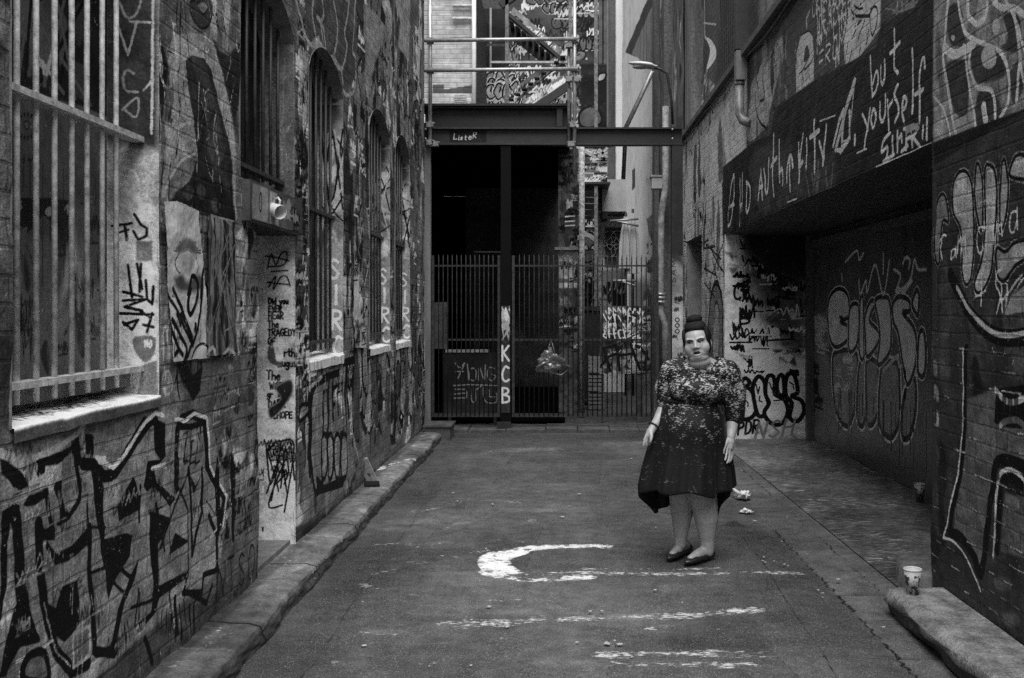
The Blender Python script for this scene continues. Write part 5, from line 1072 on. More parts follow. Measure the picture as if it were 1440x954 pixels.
for k in range(46):
    px = gr.choice([gr.uniform(1060, 1250), gr.uniform(420, 900), gr.uniform(700, 1120), gr.uniform(600, 930)]); py = gr.uniform(606, 945)
    if px > 1060: py = min(940, 735+(px-1060)*.62+gr.uniform(-30, 50))
    x, y = Gpx(px, py)
    if not -1.3 < x < 1.95: continue
    if sc0 is None:
        bm = B(-.014, .014, -.006, .006, 0, .002)
        for v in bm.verts: v.co += Vector((gr.uniform(-.005, .005), gr.uniform(-.004, .004), gr.uniform(0, .003)))
        sc0 = tag(obj('litter_scrap', bm, plain('dull_litter', .42, .8, 0, .4, 30, 0)), 'tiny pale scrap of litter lying on the road', 'litter', 'tiny litter scraps on the road'); o = sc0
    else: o = sc0.copy(); C.objects.link(o)
    o.location = (x, y, .012); o.rotation_euler = (0, 0, gr.uniform(0, 3)); s_ = gr.uniform(.4, 1.15); o.scale = (s_, s_*gr.uniform(.6, 1.4), 1)
# cut board leaning on the left wall
t = thing('cardboard_piece', 'small slotted offcut leaning against the left wall on the kerb', 'offcut', (-1.64, 8.85, .1))
bm = bmesh.new(); M4 = Matrix.Translation((-1.655, 8.95, .1)) @ Matrix.Rotation(R(-20), 4, 'Y') @ Matrix.Rotation(R(20), 4, 'X')
box(bm, -.045, .045, -.012, .012, .10, .24); box(bm, -.045, -.015, -.012, .012, .0, .10); box(bm, .012, .045, -.012, .012, .0, .10)
bm.transform(M4); obj('board', bm, plain('pale_offcut', .32, .7, 0, .3, 20, .002), t, bevel=.002)
bm = B(-1.69, -1.56, 8.66, 8.84, .1, .125); bmesh.ops.rotate(bm, verts=bm.verts, cent=(-1.62, 8.75, .1), matrix=Matrix.Rotation(R(12), 3, 'Z')); obj('foot', bm, M_black, t, bevel=.004)
bm = B(-1.66, -1.34, 12.5, 13.0, 0, .17); box(bm, -1.68, -1.32, 12.47, 13.02, .171, .19)
tag(obj('steel_box', bm, plain('dull_steel_box', .09, .5, .2, .4, 9, .002), None, bevel=.006), 'squat dark steel box with light lid at the far end of the kerb', 'box')
# ============================================================ GATES, FRAME AND WHAT LIES BEYOND
GY = 13.6
gx = lambda a, Y=GY: (a-VX)/F*Y
gz = lambda b, Y=GY: CH+(VY-b)/F*Y
br = random.Random(77)
M_steel = plain('dark_primed_steel', .028, .5, .1, .35, 6, .002); M_steel2 = plain('dark_channel_steel', .02, .55, 0, .4, 6, .002)
M_galv = plain('galvanised_tube', .42, .42, .5, .3, 14, .001); M_coup = plain('coupler_steel', .25, .5, .5, .5, 30, .003)
M_gbar = plain('gate_bar_paint', .034, .5, 0, .6, 20, .002); M_white = plain('white_marker', .6, .7, 0, .15, 30, 0)
M_grime = paint_mat('grimy_paint', rough=.6, grain=.4, bumpd=.004, chips=.03, gain=1.25, gam=1.2); M_light = paint_mat('light_render', rough=.8, grain=.18, bumpd=.004, chips=0, gain=1.3)
def facing(x0, x1, z0, z1, Y, res, tone, patch=.4, ps=1.5):
    cc = Canvas(np.arange(x0, x1+res*.5, res), np.arange(z0, z1+res*.5, res), tone, patch, ps); cc.px = lambda a, b: ((a-VX)/F*Y, CH+(VY-b)/F*Y); return cc
def ibeam(bm, p0, p1, w, h, t, up=(0, 0, 1)):
    p0, p1 = Vector(p0), Vector(p1); u = Vector(up); d = (p1-p0).normalized(); side = d.cross(u).normalized()
    bar(bm, p0+u*(h/2-t/2), p1+u*(h/2-t/2), w, t, up); bar(bm, p0-u*(h/2-t/2), p1-u*(h/2-t/2), w, t, up); bar(bm, p0, p1, t*.8, h-2*t-.001, up); return bm
fr = thing('steel_gantry', 'dark steel goalpost frame spanning the lane above the gates', 'frame', (0, GY, 0))
zb0, zb1 = gz(205), gz(180.5); zm = (zb0+zb1)/2
bmx = obj('beam', ibeam(bmesh.new(), (gx(598), GY, zm), (gx(959), GY, zm), .15, zb1-zb0, .022), M_steel, fr)
cc = facing(gx(632), gx(684), gz(200), gz(184), GY-.0125, .005, .028)
cc.text('ListeR', (gx(638), gz(197)), (.085, .004), (.01, .075), .010, 'w', .6, jit=.16)
cc.build('painted_word', M_grime, lambda u, v, d: (u, GY-.0125, v), bmx)
for a, b in ((944.5, 184), (944.5, 197), (600, 184), (600, 197)):
    bm = bmesh.new(); lathe(bm, [(0, .02), (.014, .02), (.016, .004), (.016, 0)], (gx(a), GY-.085, gz(b)), 8, Matrix.Rotation(R(90), 3, 'X')); obj('bolt', bm, M_galv, bmx)
bm = bmesh.new(); px0, px1 = gx(944), gx(959.5); xm = (px0+px1)/2
ibeam(bm, (xm, GY+.01, 0), (xm, GY+.01, zb0-.002), px1-px0, .15, .014, (0, 1, 0)); box(bm, px0-.03, px1+.03, GY-.1, GY+.11, 0, .012)
po = obj('post', bm, M_steel, fr)
cc = facing(px0+.004, px1-.004, gz(575), gz(360), GY-.068, .006, .30, .4)
cc.fill(cc.P([(940, 340), (962, 340), (962, 375), (940, 365)]), 'f', .06, soft=.1); cc.text('SAM', (xm-.02, gz(398)), (.0, .13), (-.06, 0), .01); 
for k, b in enumerate((450, 458, 466)): cc.poly([(xm-.03, gz(b)), (xm, gz(b-3)), (xm+.025, gz(b)), (xm, gz(b+3))], .014, None)
for k in range(8): cc.scribble(br.uniform(px0, px1-.05), br.uniform(.4, 2.2), .06, .08, .008, 'b', rr=br)
cc.build('painted_face', M_grime, lambda u, v, d: (u, GY-.068, v), po)
bm = B(gx(597), gx(606), GY-.05, GY+.05, .0, zb0-.002); obj('post', bm, plain('grey_edge_post', .2, .5, 0, .4, 8, .002, streak=True), fr, bevel=.004)

obj('cap', B(gx(952), gx(959), GY-.04, GY+.04, zb1+.002, gz(166)), M_steel, fr, bevel=.004)
# middle gate post with KCB
gpst = thing('gate_post', 'dark square post between the gates with tall white letters KCB', 'post', (gx(712), GY, 0))
obj('shaft', B(gx(704.5), gx(718.5), GY-.06, GY+.08, 0, zb0-.003), plain('black_post_paint', .005, .7, 0, .4, 6, .001, .1), gpst, bevel=.005)
cc = facing(gx(705.5), gx(717.5), gz(580), gz(430), GY-.064, .005, .05, .5)
for ch, b in (('K', 507), ('C', 536), ('B', 566)): cc.text(ch, (gx(706.8), gz(b)), (.17, 0), (0, .20), .028, 'w', .5, jit=0)
for k in range(16): cc.fill([(br.uniform(gx(705), gx(718)), br.uniform(gz(480), gz(430))+br.uniform(-.02, .02)) for _ in range(4)], 'f', br.choice([.03, .3, .4]), True)
cc.fill(cc.P([(708, 455), (715, 450), (716, 462), (709, 465)]), 'w', .3); cc.build('lettered_face', M_grime, lambda u, v, d: (u, GY-.064, v), gpst)
bm = B(gx(700), gx(719), GY-.16, GY-.065, .03, .12); obj('shoe', bm, M_steel2, gpst, bevel=.01)
def gate(x0, x1, n, label, loc):
    t = thing('gate', label, 'gate', (x0, GY, 0), 'barred steel gates')
    zt, zm_, z0 = gz(374), gz(478), gz(584)
    for z, h in ((zt, .022), (zm_, .026), (z0, .05)): obj('rail', B(x0, x1, GY-.012, GY+.012, z-h/2, z+h/2), M_gbar, t, bevel=.003)
    for x in (x0+.018, x1-.018): obj('stile', B(x-.018, x+.018, GY-.0155, GY+.0155, z0+.026, zt+.14), M_gbar, t, bevel=.003)
    b0 = None
    for k in range(n):
        x = x0+.036+(x1-x0-.072)*(k+1)/(n+1)
        if b0 is None:
            b0 = obj('bar', T([(x, GY-.0205, z0), (x, GY-.0205, zt+.1), (x, GY-.0205, zt+.15)], [.0082, .0082, .002], 8), M_gbar, t); xb = x
        else:
            o = b0.copy(); C.objects.link(o); o.parent = t; o.location.x = x-xb
    return t
gate(gx(607), gx(703.5), 13, 'narrow left gate of thin upright bars with a scrawled dark board behind', 0)
gate(gx(720), gx(926), 28, 'wide right gate of thin upright bars with a plastic bag caught on it', 0)
# boards behind the left gate
b1 = thing('dark_board', 'dark sheet scrawled with two rows of grey letters behind the left gate', 'board', (gx(660), GY+.2, .2))
cc = facing(gx(622), gx(703), gz(584), gz(497), GY+.2, .008, .028, .5)
e5 = lambda *p: cc.P(p, 3.79, None, 590, 400)
for q in (((190, 420), (215, 445), (240, 420), (205, 500)), ((195, 465), (235, 465)), ((255, 425), (262, 510)), ((262, 505), (275, 450), (300, 460), (295, 510), (270, 510)), ((315, 510), (320, 445), (345, 510), (350, 430)), ((400, 450), (370, 445), (362, 490), (385, 515), (405, 490), (385, 480)), ((180, 540), (260, 535), (420, 540)), ((190, 560), (245, 560)), ((188, 585), (240, 580)), ((185, 608), (250, 605), (252, 570)), ((270, 550), (278, 620), (298, 620), (295, 550)), ((305, 560), (330, 540)), ((340, 550), (342, 600), (360, 630), (408, 628), (410, 580)), ((370, 560), (372, 600), (400, 600))): cc.stroke(e5(*q), .016, 'w', .22, len(q) > 3)
cc.build('sheet', M_grime, lambda u, v, d: (u, GY+.2, v), b1); obj('ledge', B(gx(624), gx(686), GY+.19, GY+.34, gz(497)+.002, gz(493)), M_galv, b1)
for x in (gx(630), gx(695)): obj('leg', B(x-.02, x+.02, GY+.215, GY+.25, 0, gz(584)), M_steel2, b1)
tag(obj('notice_board', B(gx(604), gx(625), GY+.32, GY+.35, gz(492), gz(425)), plain('dim_notice', .06, .6, 0, .6, 9, .002), None, bevel=.004), 'small dim upright board just behind the left edge of the left gate', 'board')
# steel deck with channel edge, and dark undercroft
dk = thing('steel_deck', 'steel deck edge of dark channel above the frame carrying the tube railing', 'deck', (-.8, GY+.4, zb1))
bm = ibeam(bmesh.new(), (gx(598, 13.85), 13.85, zb1+.17), (gx(800, 13.85), 13.85, zb1+.17), .2, .31, .022); obj('edge_channel', bm, M_steel2, dk)
obj('stiffener', B(gx(783, 13.78), gx(791, 13.78), 13.755, 13.83, zb1+.05, zb1+.3), M_steel, dk)
obj('deck_plate', B(-1.9, .2, 13.7, 17.6, zb1+.33, zb1+.36), M_steel2, dk); obj('end_channel', B(.165, .2, 13.96, 17.6, zb1+.02, zb1+.325), M_steel2, dk)
sf = thing('scaffold_railing', 'galvanised scaffold tube railing with two rails on the steel deck edge', 'railing', (gx(605), 13.5, zb0))
Ys = 13.47
def coupler(x, z, par):
    bm = bmesh.new(); box(bm, x-.045, x+.045, Ys-.05, Ys+.04, z-.035, z+.035); tube(bm, [(x-.06, Ys-.02, z+.02), (x+.065, Ys-.02, z+.02)], .012, 6); tube(bm, [(x+.03, Ys-.07, z-.02), (x+.03, Ys+.05, z-.02)], .011, 6); obj('coupler', bm, M_coup, par, bevel=.008)
for a, b0, b1_ in ((605, 206, -30), (808, 246, -30)):
    u_ = obj('upright', T([(gx(a, Ys), Ys, gz(b0, Ys)), (gx(a, Ys), Ys, gz(b1_, Ys))], .026, 14), M_galv, sf)
obj('upright', T([(gx(800, Ys), Ys+.06, gz(206, Ys)), (gx(800, Ys), Ys+.06, gz(60, Ys))], .022, 12), M_coup, sf)
for b in (58, 100): obj('rail', T([(gx(597.5, Ys), Ys-.055, gz(b+.8, Ys)), (gx(812, Ys), Ys-.055, gz(b-1.5, Ys))], .026, 14), M_galv, sf)
for a, b in ((605, 58), (605, 100), (808, 57), (808, 98), (605, 176), (605, 201), (612, 203), (806, 176), (803, 203), (800, 112), (812, 112), (800, 64)): coupler(gx(a, Ys), gz(b, Ys), sf)
uc = thing('building', 'pitch dark covered yard behind the gates under the steel deck', 'building', (-.8, 17, 0))
UX0, UX1 = -2.6, .12; UT = zb1+.02
M_void = plain('void_black', .003, 1., 0, .4, 3, 0, 0.)  # the yard's darkness put into the colour as near black
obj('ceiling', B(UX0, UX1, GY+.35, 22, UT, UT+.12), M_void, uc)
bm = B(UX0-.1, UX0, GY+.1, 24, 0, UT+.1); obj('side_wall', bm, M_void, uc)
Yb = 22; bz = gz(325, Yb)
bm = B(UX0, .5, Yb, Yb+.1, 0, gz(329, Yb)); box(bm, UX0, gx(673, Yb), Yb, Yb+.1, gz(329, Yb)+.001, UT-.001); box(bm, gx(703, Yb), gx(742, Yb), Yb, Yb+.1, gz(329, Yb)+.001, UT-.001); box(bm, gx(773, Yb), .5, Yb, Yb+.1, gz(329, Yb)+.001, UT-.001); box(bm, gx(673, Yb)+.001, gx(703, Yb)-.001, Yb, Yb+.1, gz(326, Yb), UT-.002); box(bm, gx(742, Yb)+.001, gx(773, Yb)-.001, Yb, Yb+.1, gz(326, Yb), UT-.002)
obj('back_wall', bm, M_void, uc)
obj('slit_backing', B(UX0, .4, 24.5, 24.6, 0, 6), plain('white_slit_backing', .85, .8, 0, .1, 6, 0), uc)  # white backing added so the slits read as daylight
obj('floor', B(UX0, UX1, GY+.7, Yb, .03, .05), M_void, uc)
M_shine = plain('dull_bench_steel', .3, .4, .5, .4, 10, .001)
bt = thing('work_bench', 'faintly lit steel bench in the dark yard behind the left gate', 'bench', (gx(690, 17), 17, 0))
obj('top', B(gx(668, 17), gx(704, 17), 16.9, 17.3, gz(355, 17)-.01, gz(355, 17)+.012), M_shine, bt)
for a in (670, 701): obj('leg', B(gx(a, 17), gx(a, 17)+.04, 16.92, 16.96, 0, gz(355, 17)-.011), M_steel2, bt)
# ornate column where the yard meets the lane
col = thing('column', 'paint spattered column with pale pedestal at the corner of the dark yard', 'column', (gx(800, 15.6), 15.6, 0))
cy = 15.6; cx = gx(799, cy)
cc = facing(gx(785, cy), gx(812, cy), 0, zb1, cy-.17, .012, .07, .6)
cc.fill(cc.P([(785, 352), (812, 350), (812, 392), (785, 392)]), 'f', .3); cc.fill(cc.P([(785, 398), (812, 398), (812, 405), (785, 405)]), 'f', .4); cc.fill(cc.P([(790, 200), (812, 200), (812, 345), (787, 345)]), 'f', .08)
for k in range(60): x, z = br.uniform(gx(785, cy), gx(810, cy)), br.uniform(1, zb1); cc.scribble(x, z, br.uniform(.05, .16), br.uniform(.05, .18), .014, br.choice('bbw'), br.uniform(.2, .5), n=5, rr=br)
for b in (305, 312, 318): cc.stroke(cc.P([(795, b), (808, b-1)]), .02, 'w', .6)
cc.build('painted_face', M_grime, lambda u, v, d: (u, cy-.17+d, v), col, None, (fbm(cc.uu*6, cc.vv*3, 4)-.5)*.12)
bm = B(gx(785, cy), gx(812, cy), cy-.14, cy+.2, 0, zb1); obj('shaft', bm, M_steel2, col)
bm = B(gx(780, cy), gx(813, cy), cy-.25, cy+.2, gz(353, cy), gz(349, cy)); obj('moulding', bm, plain('stone_moulding', .32, .7, 0, .3, 9, .003), col, bevel=.01)
obj('pole', T([(gx(818, 15.2), 15.2, 0), (gx(818, 15.2), 15.2, zb1)], .045, 12), plain('spattered_pole', .3, .6, 0, .9, 26, .004), col)
# --- pale brick building above the deck
M_whbrick = paint_mat('limewashed_brick', brick=(0, .24, .085, .012, .7), rough=.8, grain=.2, bumpd=.006, chips=0)
A_ = thing('brick_building', 'white painted brick building above the steel deck with a small louvre vent', 'building', (-2, 17.6, zb1))
YA = 17.6
cc = facing(gx(560, YA), gx(668, YA), 4.47, 7.6, YA, .02, .42, .3, 1.2)
for k in range(120): z = br.uniform(4.3, 9); x = br.uniform(gx(600, YA), gx(660, YA)); cc.stroke([(x, z), (x+br.uniform(.1, .5), z)], .02, 'f', br.choice([.4, .5, .7]), soft=.03)
cc.fill(cc.P([(608, 119), (625, 119), (625, 126), (668, 119), (668, 132), (608, 132)]), 'f', .09); cc.fill(cc.P([(600, 54), (668, 52), (668, 56), (600, 57)]), 'f', .2)
cc.fill(cc.P([(600, 0), (606, 0), (606, 150), (600, 150)]), 'f', .3); cc.fill(cc.P([(598, 0), (604, 0), (603, 120), (598, 120)]), 'm', .8)
cc.build('wall', M_whbrick, lambda u, v, d: (u, YA-d, v), A_, None, (fbm(cc.uu*3, cc.vv*3, 3)-.5)*.03)
bm = bmesh.new()
for k in range(6): box(bm, gx(639, YA), gx(656, YA), YA-.06, YA-.03, gz(150-k*2.8, YA), gz(148.4-k*2.8, YA))
obj('vent', bm, M_galv, A_); obj('downpipe', T([(gx(667, YA), YA-.07, 4.4), (gx(667, YA), YA-.07, 7.6)], .04, 10), plain('cream_pipe', .65, .5, 0, .15, 9, .001), A_)
for b in (10, 28): obj('pipe_stub', T([(gx(637, YA), YA-.06, gz(b, YA)), (gx(668, YA), YA-.06, gz(b, YA))], .03, 8), plain('stub_paint', .45, .6, 0, .4, 9, .001), A_)
obj('body', B(gx(560, YA), gx(668, YA), YA+.04, YA+4, 4.47, 7.6), M_steel2, A_)
# --- tagged building behind the fire escape
YB = 20.5
Bd = thing('brick_building', 'dark heavily tagged building behind the fire escape stairs', 'building', (0, YB, 0))
cc = facing(gx(655, YB), gx(862, YB), 0, 8.5, YB, .025, .065, .5, 1.2)
for k in range(190):
    x, z = br.uniform(gx(700, YB), gx(855, YB)), br.uniform(4.2, 9.5)
    cc.throwup(x, z, br.uniform(.25, .6), br.uniform(.2, .4), br.randint(2, 4), br.choice([.05, .1, .16, .25]), .03, 'b', halo=(.015, br.uniform(.3, .5)) if br.random() < .4 else None, rr=br) if br.random() < .35 else cc.scribble(x, z, br.uniform(.2, .6), br.uniform(.15, .35), .026, br.choice('bbww'), br.uniform(.3, .6), rr=br)
for k in range(70):
    x, z = br.uniform(gx(805, YB), gx(848, YB)), br.uniform(.3, 4)
    cc.scribble(x, z, br.uniform(.2, .5), br.uniform(.15, .4), .03, br.choice('bbw'), br.uniform(.2, .5), rr=br)
P = lambda *p: cc.P(p)
cc.fill(P((670, 12), (712, 12), (712, 112), (670, 112)), 'f', .015); cc.stroke(P((690, 12), (690, 112)), .04, 'w', .25); cc.stroke(P((670, 63), (712, 63)), .05, 'f', .06)
for k in range(12): cc.throwup(*P((br.uniform(672, 705), br.uniform(120, 150)))[0], .5, .35, 3, .3, .035, 'b', halo=(.02, .5), rr=br)
cc.fill(P((817, 90), (858, 90), (858, 182), (817, 182)), 'f', .018); cc.stroke(P((838, 60), (838, 182)), .06, 'w', .35); cc.fill(P((812, 85), (862, 84), (862, 90), (812, 90)), 'f', .06)
cc.fill(P((842, 0), (862, 0), (862, 90), (842, 90)), 'f', .12); cc.stroke(P((848, 0), (848, 90)), .03, 'b'); cc.stroke(P((855, 0), (855, 260)), .05, 'w', .2)
cc.poly(P((842, 105), (852, 103), (850, 112), (841, 115)), .04, .3); cc.poly(P((815, 160), (828, 150), (842, 155), (846, 172), (830, 180), (816, 176)), .05, .1)
cc.fill(P((811, 258), (843, 258), (843, 303), (811, 303)), 'f', .012)
for k in range(3): cc.stroke(P((812, 277+k*9), (843, 278+k*9)), .02, 'w', .2)
cc.poly(P((812, 345), (820, 330), (832, 328), (840, 345), (836, 365), (820, 368)), .04, .12, halo=(.02, .3)); cc.poly(P((818, 350), (824, 344), (828, 352)), .03, .4); cc.poly(P((830, 350), (836, 344), (840, 352)), .03, .4)
cc.stroke(P((812, 335), (825, 330), (838, 338)), .08, 'w', .4, True); cc.stroke(P((838, 300), (838, 430)), .06, 'w', .4)
cc.build('wall', M_grime, lambda u, v, d: (u, YB-d, v), Bd, None, (fbm(cc.uu*2, cc.vv*2, 3)-.5)*.05)
obj('corner_pier', B(gx(856, YB), gx(864, YB), YB-.12, YB+3, 0, 8.5), plain('pier_paint', .09, .6, 0, .7, 4, .004, streak=True), Bd); obj('body', B(gx(655, YB), gx(856, YB), YB+.06, YB+3, 0, 8.48), M_steel2, Bd)
# --- fire escape
YF = 18.6
fe = thing('fire_escape', 'graffiti covered steel fire escape with zigzag flights and a landing', 'fire escape', (gx(760, YF), YF, zb1))
def pane(name, quad, par, tone, n, Y, mat=M_grime, thick=.03):
    """a painted steel plate facing the lane, quad in survey pixels"""
    q = [((a-VX)/F*Y, CH+(VY-b)/F*Y) for a, b in quad]
    Lh = math.dist(q[0], q[1]); Hh = math.dist(q[1], q[2])
    cc = Canvas(np.linspace(0, Lh, max(8, int(Lh/.02))), np.linspace(0, Hh, max(6, int(Hh/.02))), tone, .5, 2)
    for k in range(n): cc.scribble(br.uniform(0, Lh*.9), br.uniform(.0, Hh*.5), br.uniform(.15, .4), Hh*br.uniform(.3, .7), .016, br.choice('bww'), br.uniform(.35, .65), rr=br)
    def f3(u, v, d):
        s, t = u/Lh, v/Hh
        x = (q[0][0]*(1-s)+q[1][0]*s)*(1-t)+(q[3][0]*(1-s)+q[2][0]*s)*t; z = (q[0][1]*(1-s)+q[1][1]*s)*(1-t)+(q[3][1]*(1-s)+q[2][1]*s)*t
        return x, Y+0*u, z
    return cc.build(name, mat, f3, par)
pane('stringer', [(714, 26), (792, 92), (800, 78), (722, 10)], fe, .16, 12, YF); pane('stringer', [(708, 160), (795, 86), (803, 62), (708, 136)], fe, .12, 16, YF-.02); pane('stringer', [(735, 165), (800, 118), (803, 98), (735, 142)], fe, .14, 12, YF-.3)
bm = bmesh.new(); bar(bm, at(712, 18, YF), at(795, 88, YF), .1, .06); obj('handrail', bm, M_steel2, fe)
bm = bmesh.new(); bar(bm, at(715, 40, YF+.7), at(775, 90, YF+.7), .1, .2); obj('soffit_plate', bm, M_steel2, fe); bm = bmesh.new(); bar(bm, at(704, 8, YF), at(745, -20, YF), .12, .14); obj('brace', bm, M_steel2, fe)
bm = bmesh.new(); bar(bm, at(742, 160, YF-.32), at(800, 120, YF-.32), .1, .14); obj('soffit_plate', bm, M_steel2, fe)
for k in range(9): obj('tread', B(gx(716+k*8.6, YF), gx(722+k*8.6, YF), YF+.01, YF+.7, gz(30+k*7.2, YF), gz(28.8+k*7.2, YF)), M_steel2, fe)
for k in range(9): obj('tread', B(gx(716+k*9, YF), gx(723+k*9, YF), YF-.28, YF-.04, gz(144-k*7.4, YF), gz(142.8-k*7.4, YF)), M_steel2, fe)
for a in (713, 802, 838): obj('post', B(gx(a-2.4, YF), gx(a+2.4, YF), YF-.06, YF+.06, zb1 if a < 800 else 0, 8.2), plain('spotted_post', .16, .6, 0, .9, 24, .003), fe)
for z, a0, a1, w in ((88, 690, 800, .04), (205, 806, 860, .07)): bm = bmesh.new(); bar(bm, at(a0, z, YF-.1), at(a1, z, YF-.1), .06, w); obj('rail', bm, M_galv if z == 88 else M_steel2, fe)
for b0, b1_ in ((218, 208), (230, 221), (243, 233), (256, 245)): pane('balcony_rail', [(808, b0), (854, b0), (854, b1_), (808, b1_)], fe, .12, 9, YF-.1)
bm = B(gx(808, YF), gx(858, YF), YF-.1, YF+.9, gz(260, YF), gz(257, YF)); obj('landing', bm, M_steel2, fe)
for a, b, a2, b2 in ((808, 205, 838, 222), (842, 210, 854, 222), (854, 208, 842, 222)): bm = bmesh.new(); bar(bm, at(a, b, YF-.2), at(a2, b2, YF-.2), .04, .05); obj('brace', bm, M_galv, fe)
pane('painted_plate', [(740, 155), (790, 152), (790, 120), (760, 125)], fe, .25, 10, YF+.3)
# --- light rendered building closing the right side of the lane
NX = 2.2
Rn = thing('rendered_building', 'pale rendered building down the lane on the right with dark tall window', 'building', (NX, 26, 0))
cc = Canvas(np.arange(17.25, 34.6, .05), np.arange(0, 12.6, .04), .7, .2, .8); cc.px = lambda a, b: (NX*F/(a-VX), CH+(VY-b)/F*NX*F/(a-VX)); P = lambda *p: cc.P(p)
cc.fill(P((879, 74), (914, -10), (926, -10), (926, 275), (919, 275), (919, 100), (897, 82)), 'f', .04); cc.fill(P((888, 76), (917, 8), (918, 97), (897, 82)), 'f', .20)
for a in (900, 905, 910, 915): cc.stroke(P((a, 20), (a, 90)), .1, 'b')
cc.fill(P((926, -30), (962, -30), (962, 600), (926, 600)), 'f', .13, soft=.1)
for k in range(90):
    u, v = cc.px(br.uniform(926, 958), br.uniform(0, 560)); cc.fill([(u+br.uniform(-.25, .25), v+br.uniform(-.5, .5)) for _ in range(5)], 'f', br.choice([.03, .06, .15, .3, .45]), True, .05)
cc.fill(P((938, 60), (947, 60), (947, 440), (938, 440)), 'f', .32, soft=.1)
for k in range(40): u, v = cc.px(br.uniform(936, 950), br.uniform(200, 560)); cc.scribble(u, v, .5, .3, .05, br.choice('bbw'), .4, rr=br)
cc.fill(P((889, 240), (893, 236), (893, 262), (889, 268)), 'f', .06); cc.fill(P((908, 250), (918, 250), (918, 262), (908, 262)), 'f', .5)
cc.fill(P((908, 308), (921, 298), (921, 345), (912, 330)), 'f', .14); cc.fill(P((909, 370), (921, 358), (921, 382), (912, 385)), 'f', .03); cc.fill(P((884, 390), (926, 395), (926, 600), (884, 560)), 'f', .16, soft=.3); cc.fill(P((905, 410), (916, 405), (916, 432), (905, 432)), 'f', .04)
for k in range(24): u, v = cc.px(br.uniform(900, 926), br.uniform(320, 560)); cc.scribble(u, v, .5, .3, .05, br.choice('bbw'), .5, rr=br)
cc.stroke(P((884, 60), (884, 300)), .04, 'f', .3); cc.stroke(P((893, 180), (893, 330)), .05, 'f', .4)
cc.build('wall', M_light, lambda u, v, d: (NX-d, u, v), Rn, None, (fbm(cc.uu*1.2, cc.vv*1.2, 3)-.5)*.05)
mpl = plain('streaked_pilaster', .10, .7, 0, .8, 3, .01, streak=True); obj('pilaster', B(NX-.10, NX+.1, 21.4, 21.9, 0, 12.3), mpl, Rn); obj('pilaster', B(NX-.16, NX+.1, 18.9, 19.2, 0, 12.3), mpl, Rn)
bm = B(NX+.04, NX+5, 17.25, 34.6, 0, 12.58); obj('body', bm, M_steel2, Rn)
YE = 33.5
Ed = thing('rendered_building', 'pale facade with white corner strip closing the far end of the lane', 'building', (1.5, YE, 0))
cc = facing(gx(835, YE), 2.6, 0, 12.6, YE, .06, .66, .2, .8); P = lambda *p: cc.P(p)
cc.fill(P((867, -60), (873, -60), (873, 258), (867, 258)), 'f', .85); cc.fill(P((835, -60), (866, -60), (866, 300), (835, 300)), 'f', .08)
cc.fill(P((835, 380), (890, 380), (890, 520), (835, 520)), 'f', .2, soft=.1)
cc.build('wall', M_light, lambda u, v, d: (u, YE, v), Ed); obj('body', B(gx(835, YE), 2.6, YE+.02, YE+4, 0, 12.59), M_steel2, Ed)
# --- annexe with ring grille, air conditioner, parasols
YK = 19.85
an = thing('annexe', 'low pale annexe with a ring patterned window grille beyond the gates', 'building', (gx(862, YK), YK, 0))
cc = facing(gx(843, YK), gx(882, YK), 0, gz(300, YK), YK, .03, .5, .3, 1.5); P = lambda *p: cc.P(p)
cc.fill(P((850, 320), (877, 320), (877, 376), (850, 376)), 'f', .07); cc.fill(P((843, 380), (882, 380), (882, 520), (843, 520)), 'f', .22); cc.stroke(P((843, 303), (882, 302)), .08, 'f', .2); cc.stroke(P((852, 408), (880, 408)), .04, 'f', .45)
for k in range(8): cc.scribble(*P((br.uniform(845, 870), br.uniform(410, 440)))[0], .4, .3, .03, 'b', rr=br)
cc.build('wall', M_light, lambda u, v, d: (u, YK, v), an); obj('body', B(gx(866.5, YK), gx(882, YK), YK+.02, YK+1.6, 0, gz(300, YK)), M_steel2, an)
bm = bmesh.new()
for a, b in ((857, 334), (868, 334), (857, 353), (868, 353), (862, 343)):
    tube(bm, [at(a+9*math.cos(k*.35), b+9*math.sin(k*.35), YK-.05) for k in range(19)], .012, 6, False)
obj('ring_grille', bm, M_galv, an)
obj('corner_post', B(gx(841, YK), gx(845, YK), YK-.12, YK-.01, 0, gz(300, YK)), plain('flaky_post', .3, .7, 0, .9, 12, .003), an)
ac = thing('air_conditioner', 'large pale boxed air conditioner with louvred end above the annexe', 'air conditioner', (gx(860, YK), YK-.3, gz(302, YK)))
obj('casing', B(gx(845, YK), gx(878, YK), YK-.6, YK-.01, gz(302, YK)+.005, gz(258, YK)), plain('ac_enamel', .52, .6, 0, .12, 9, .001), ac, bevel=.012)
bm = bmesh.new()
for k in range(8): box(bm, gx(841, YK), gx(844.5, YK), YK-.7, YK-.1, gz(298-k*4.6, YK), gz(296-k*4.6, YK))
obj('louvre', bm, M_steel2, ac); obj('bracket', B(gx(845, YK), gx(852, YK), YK-.7, YK-.013, gz(312, YK), gz(303, YK)), M_steel2, ac)
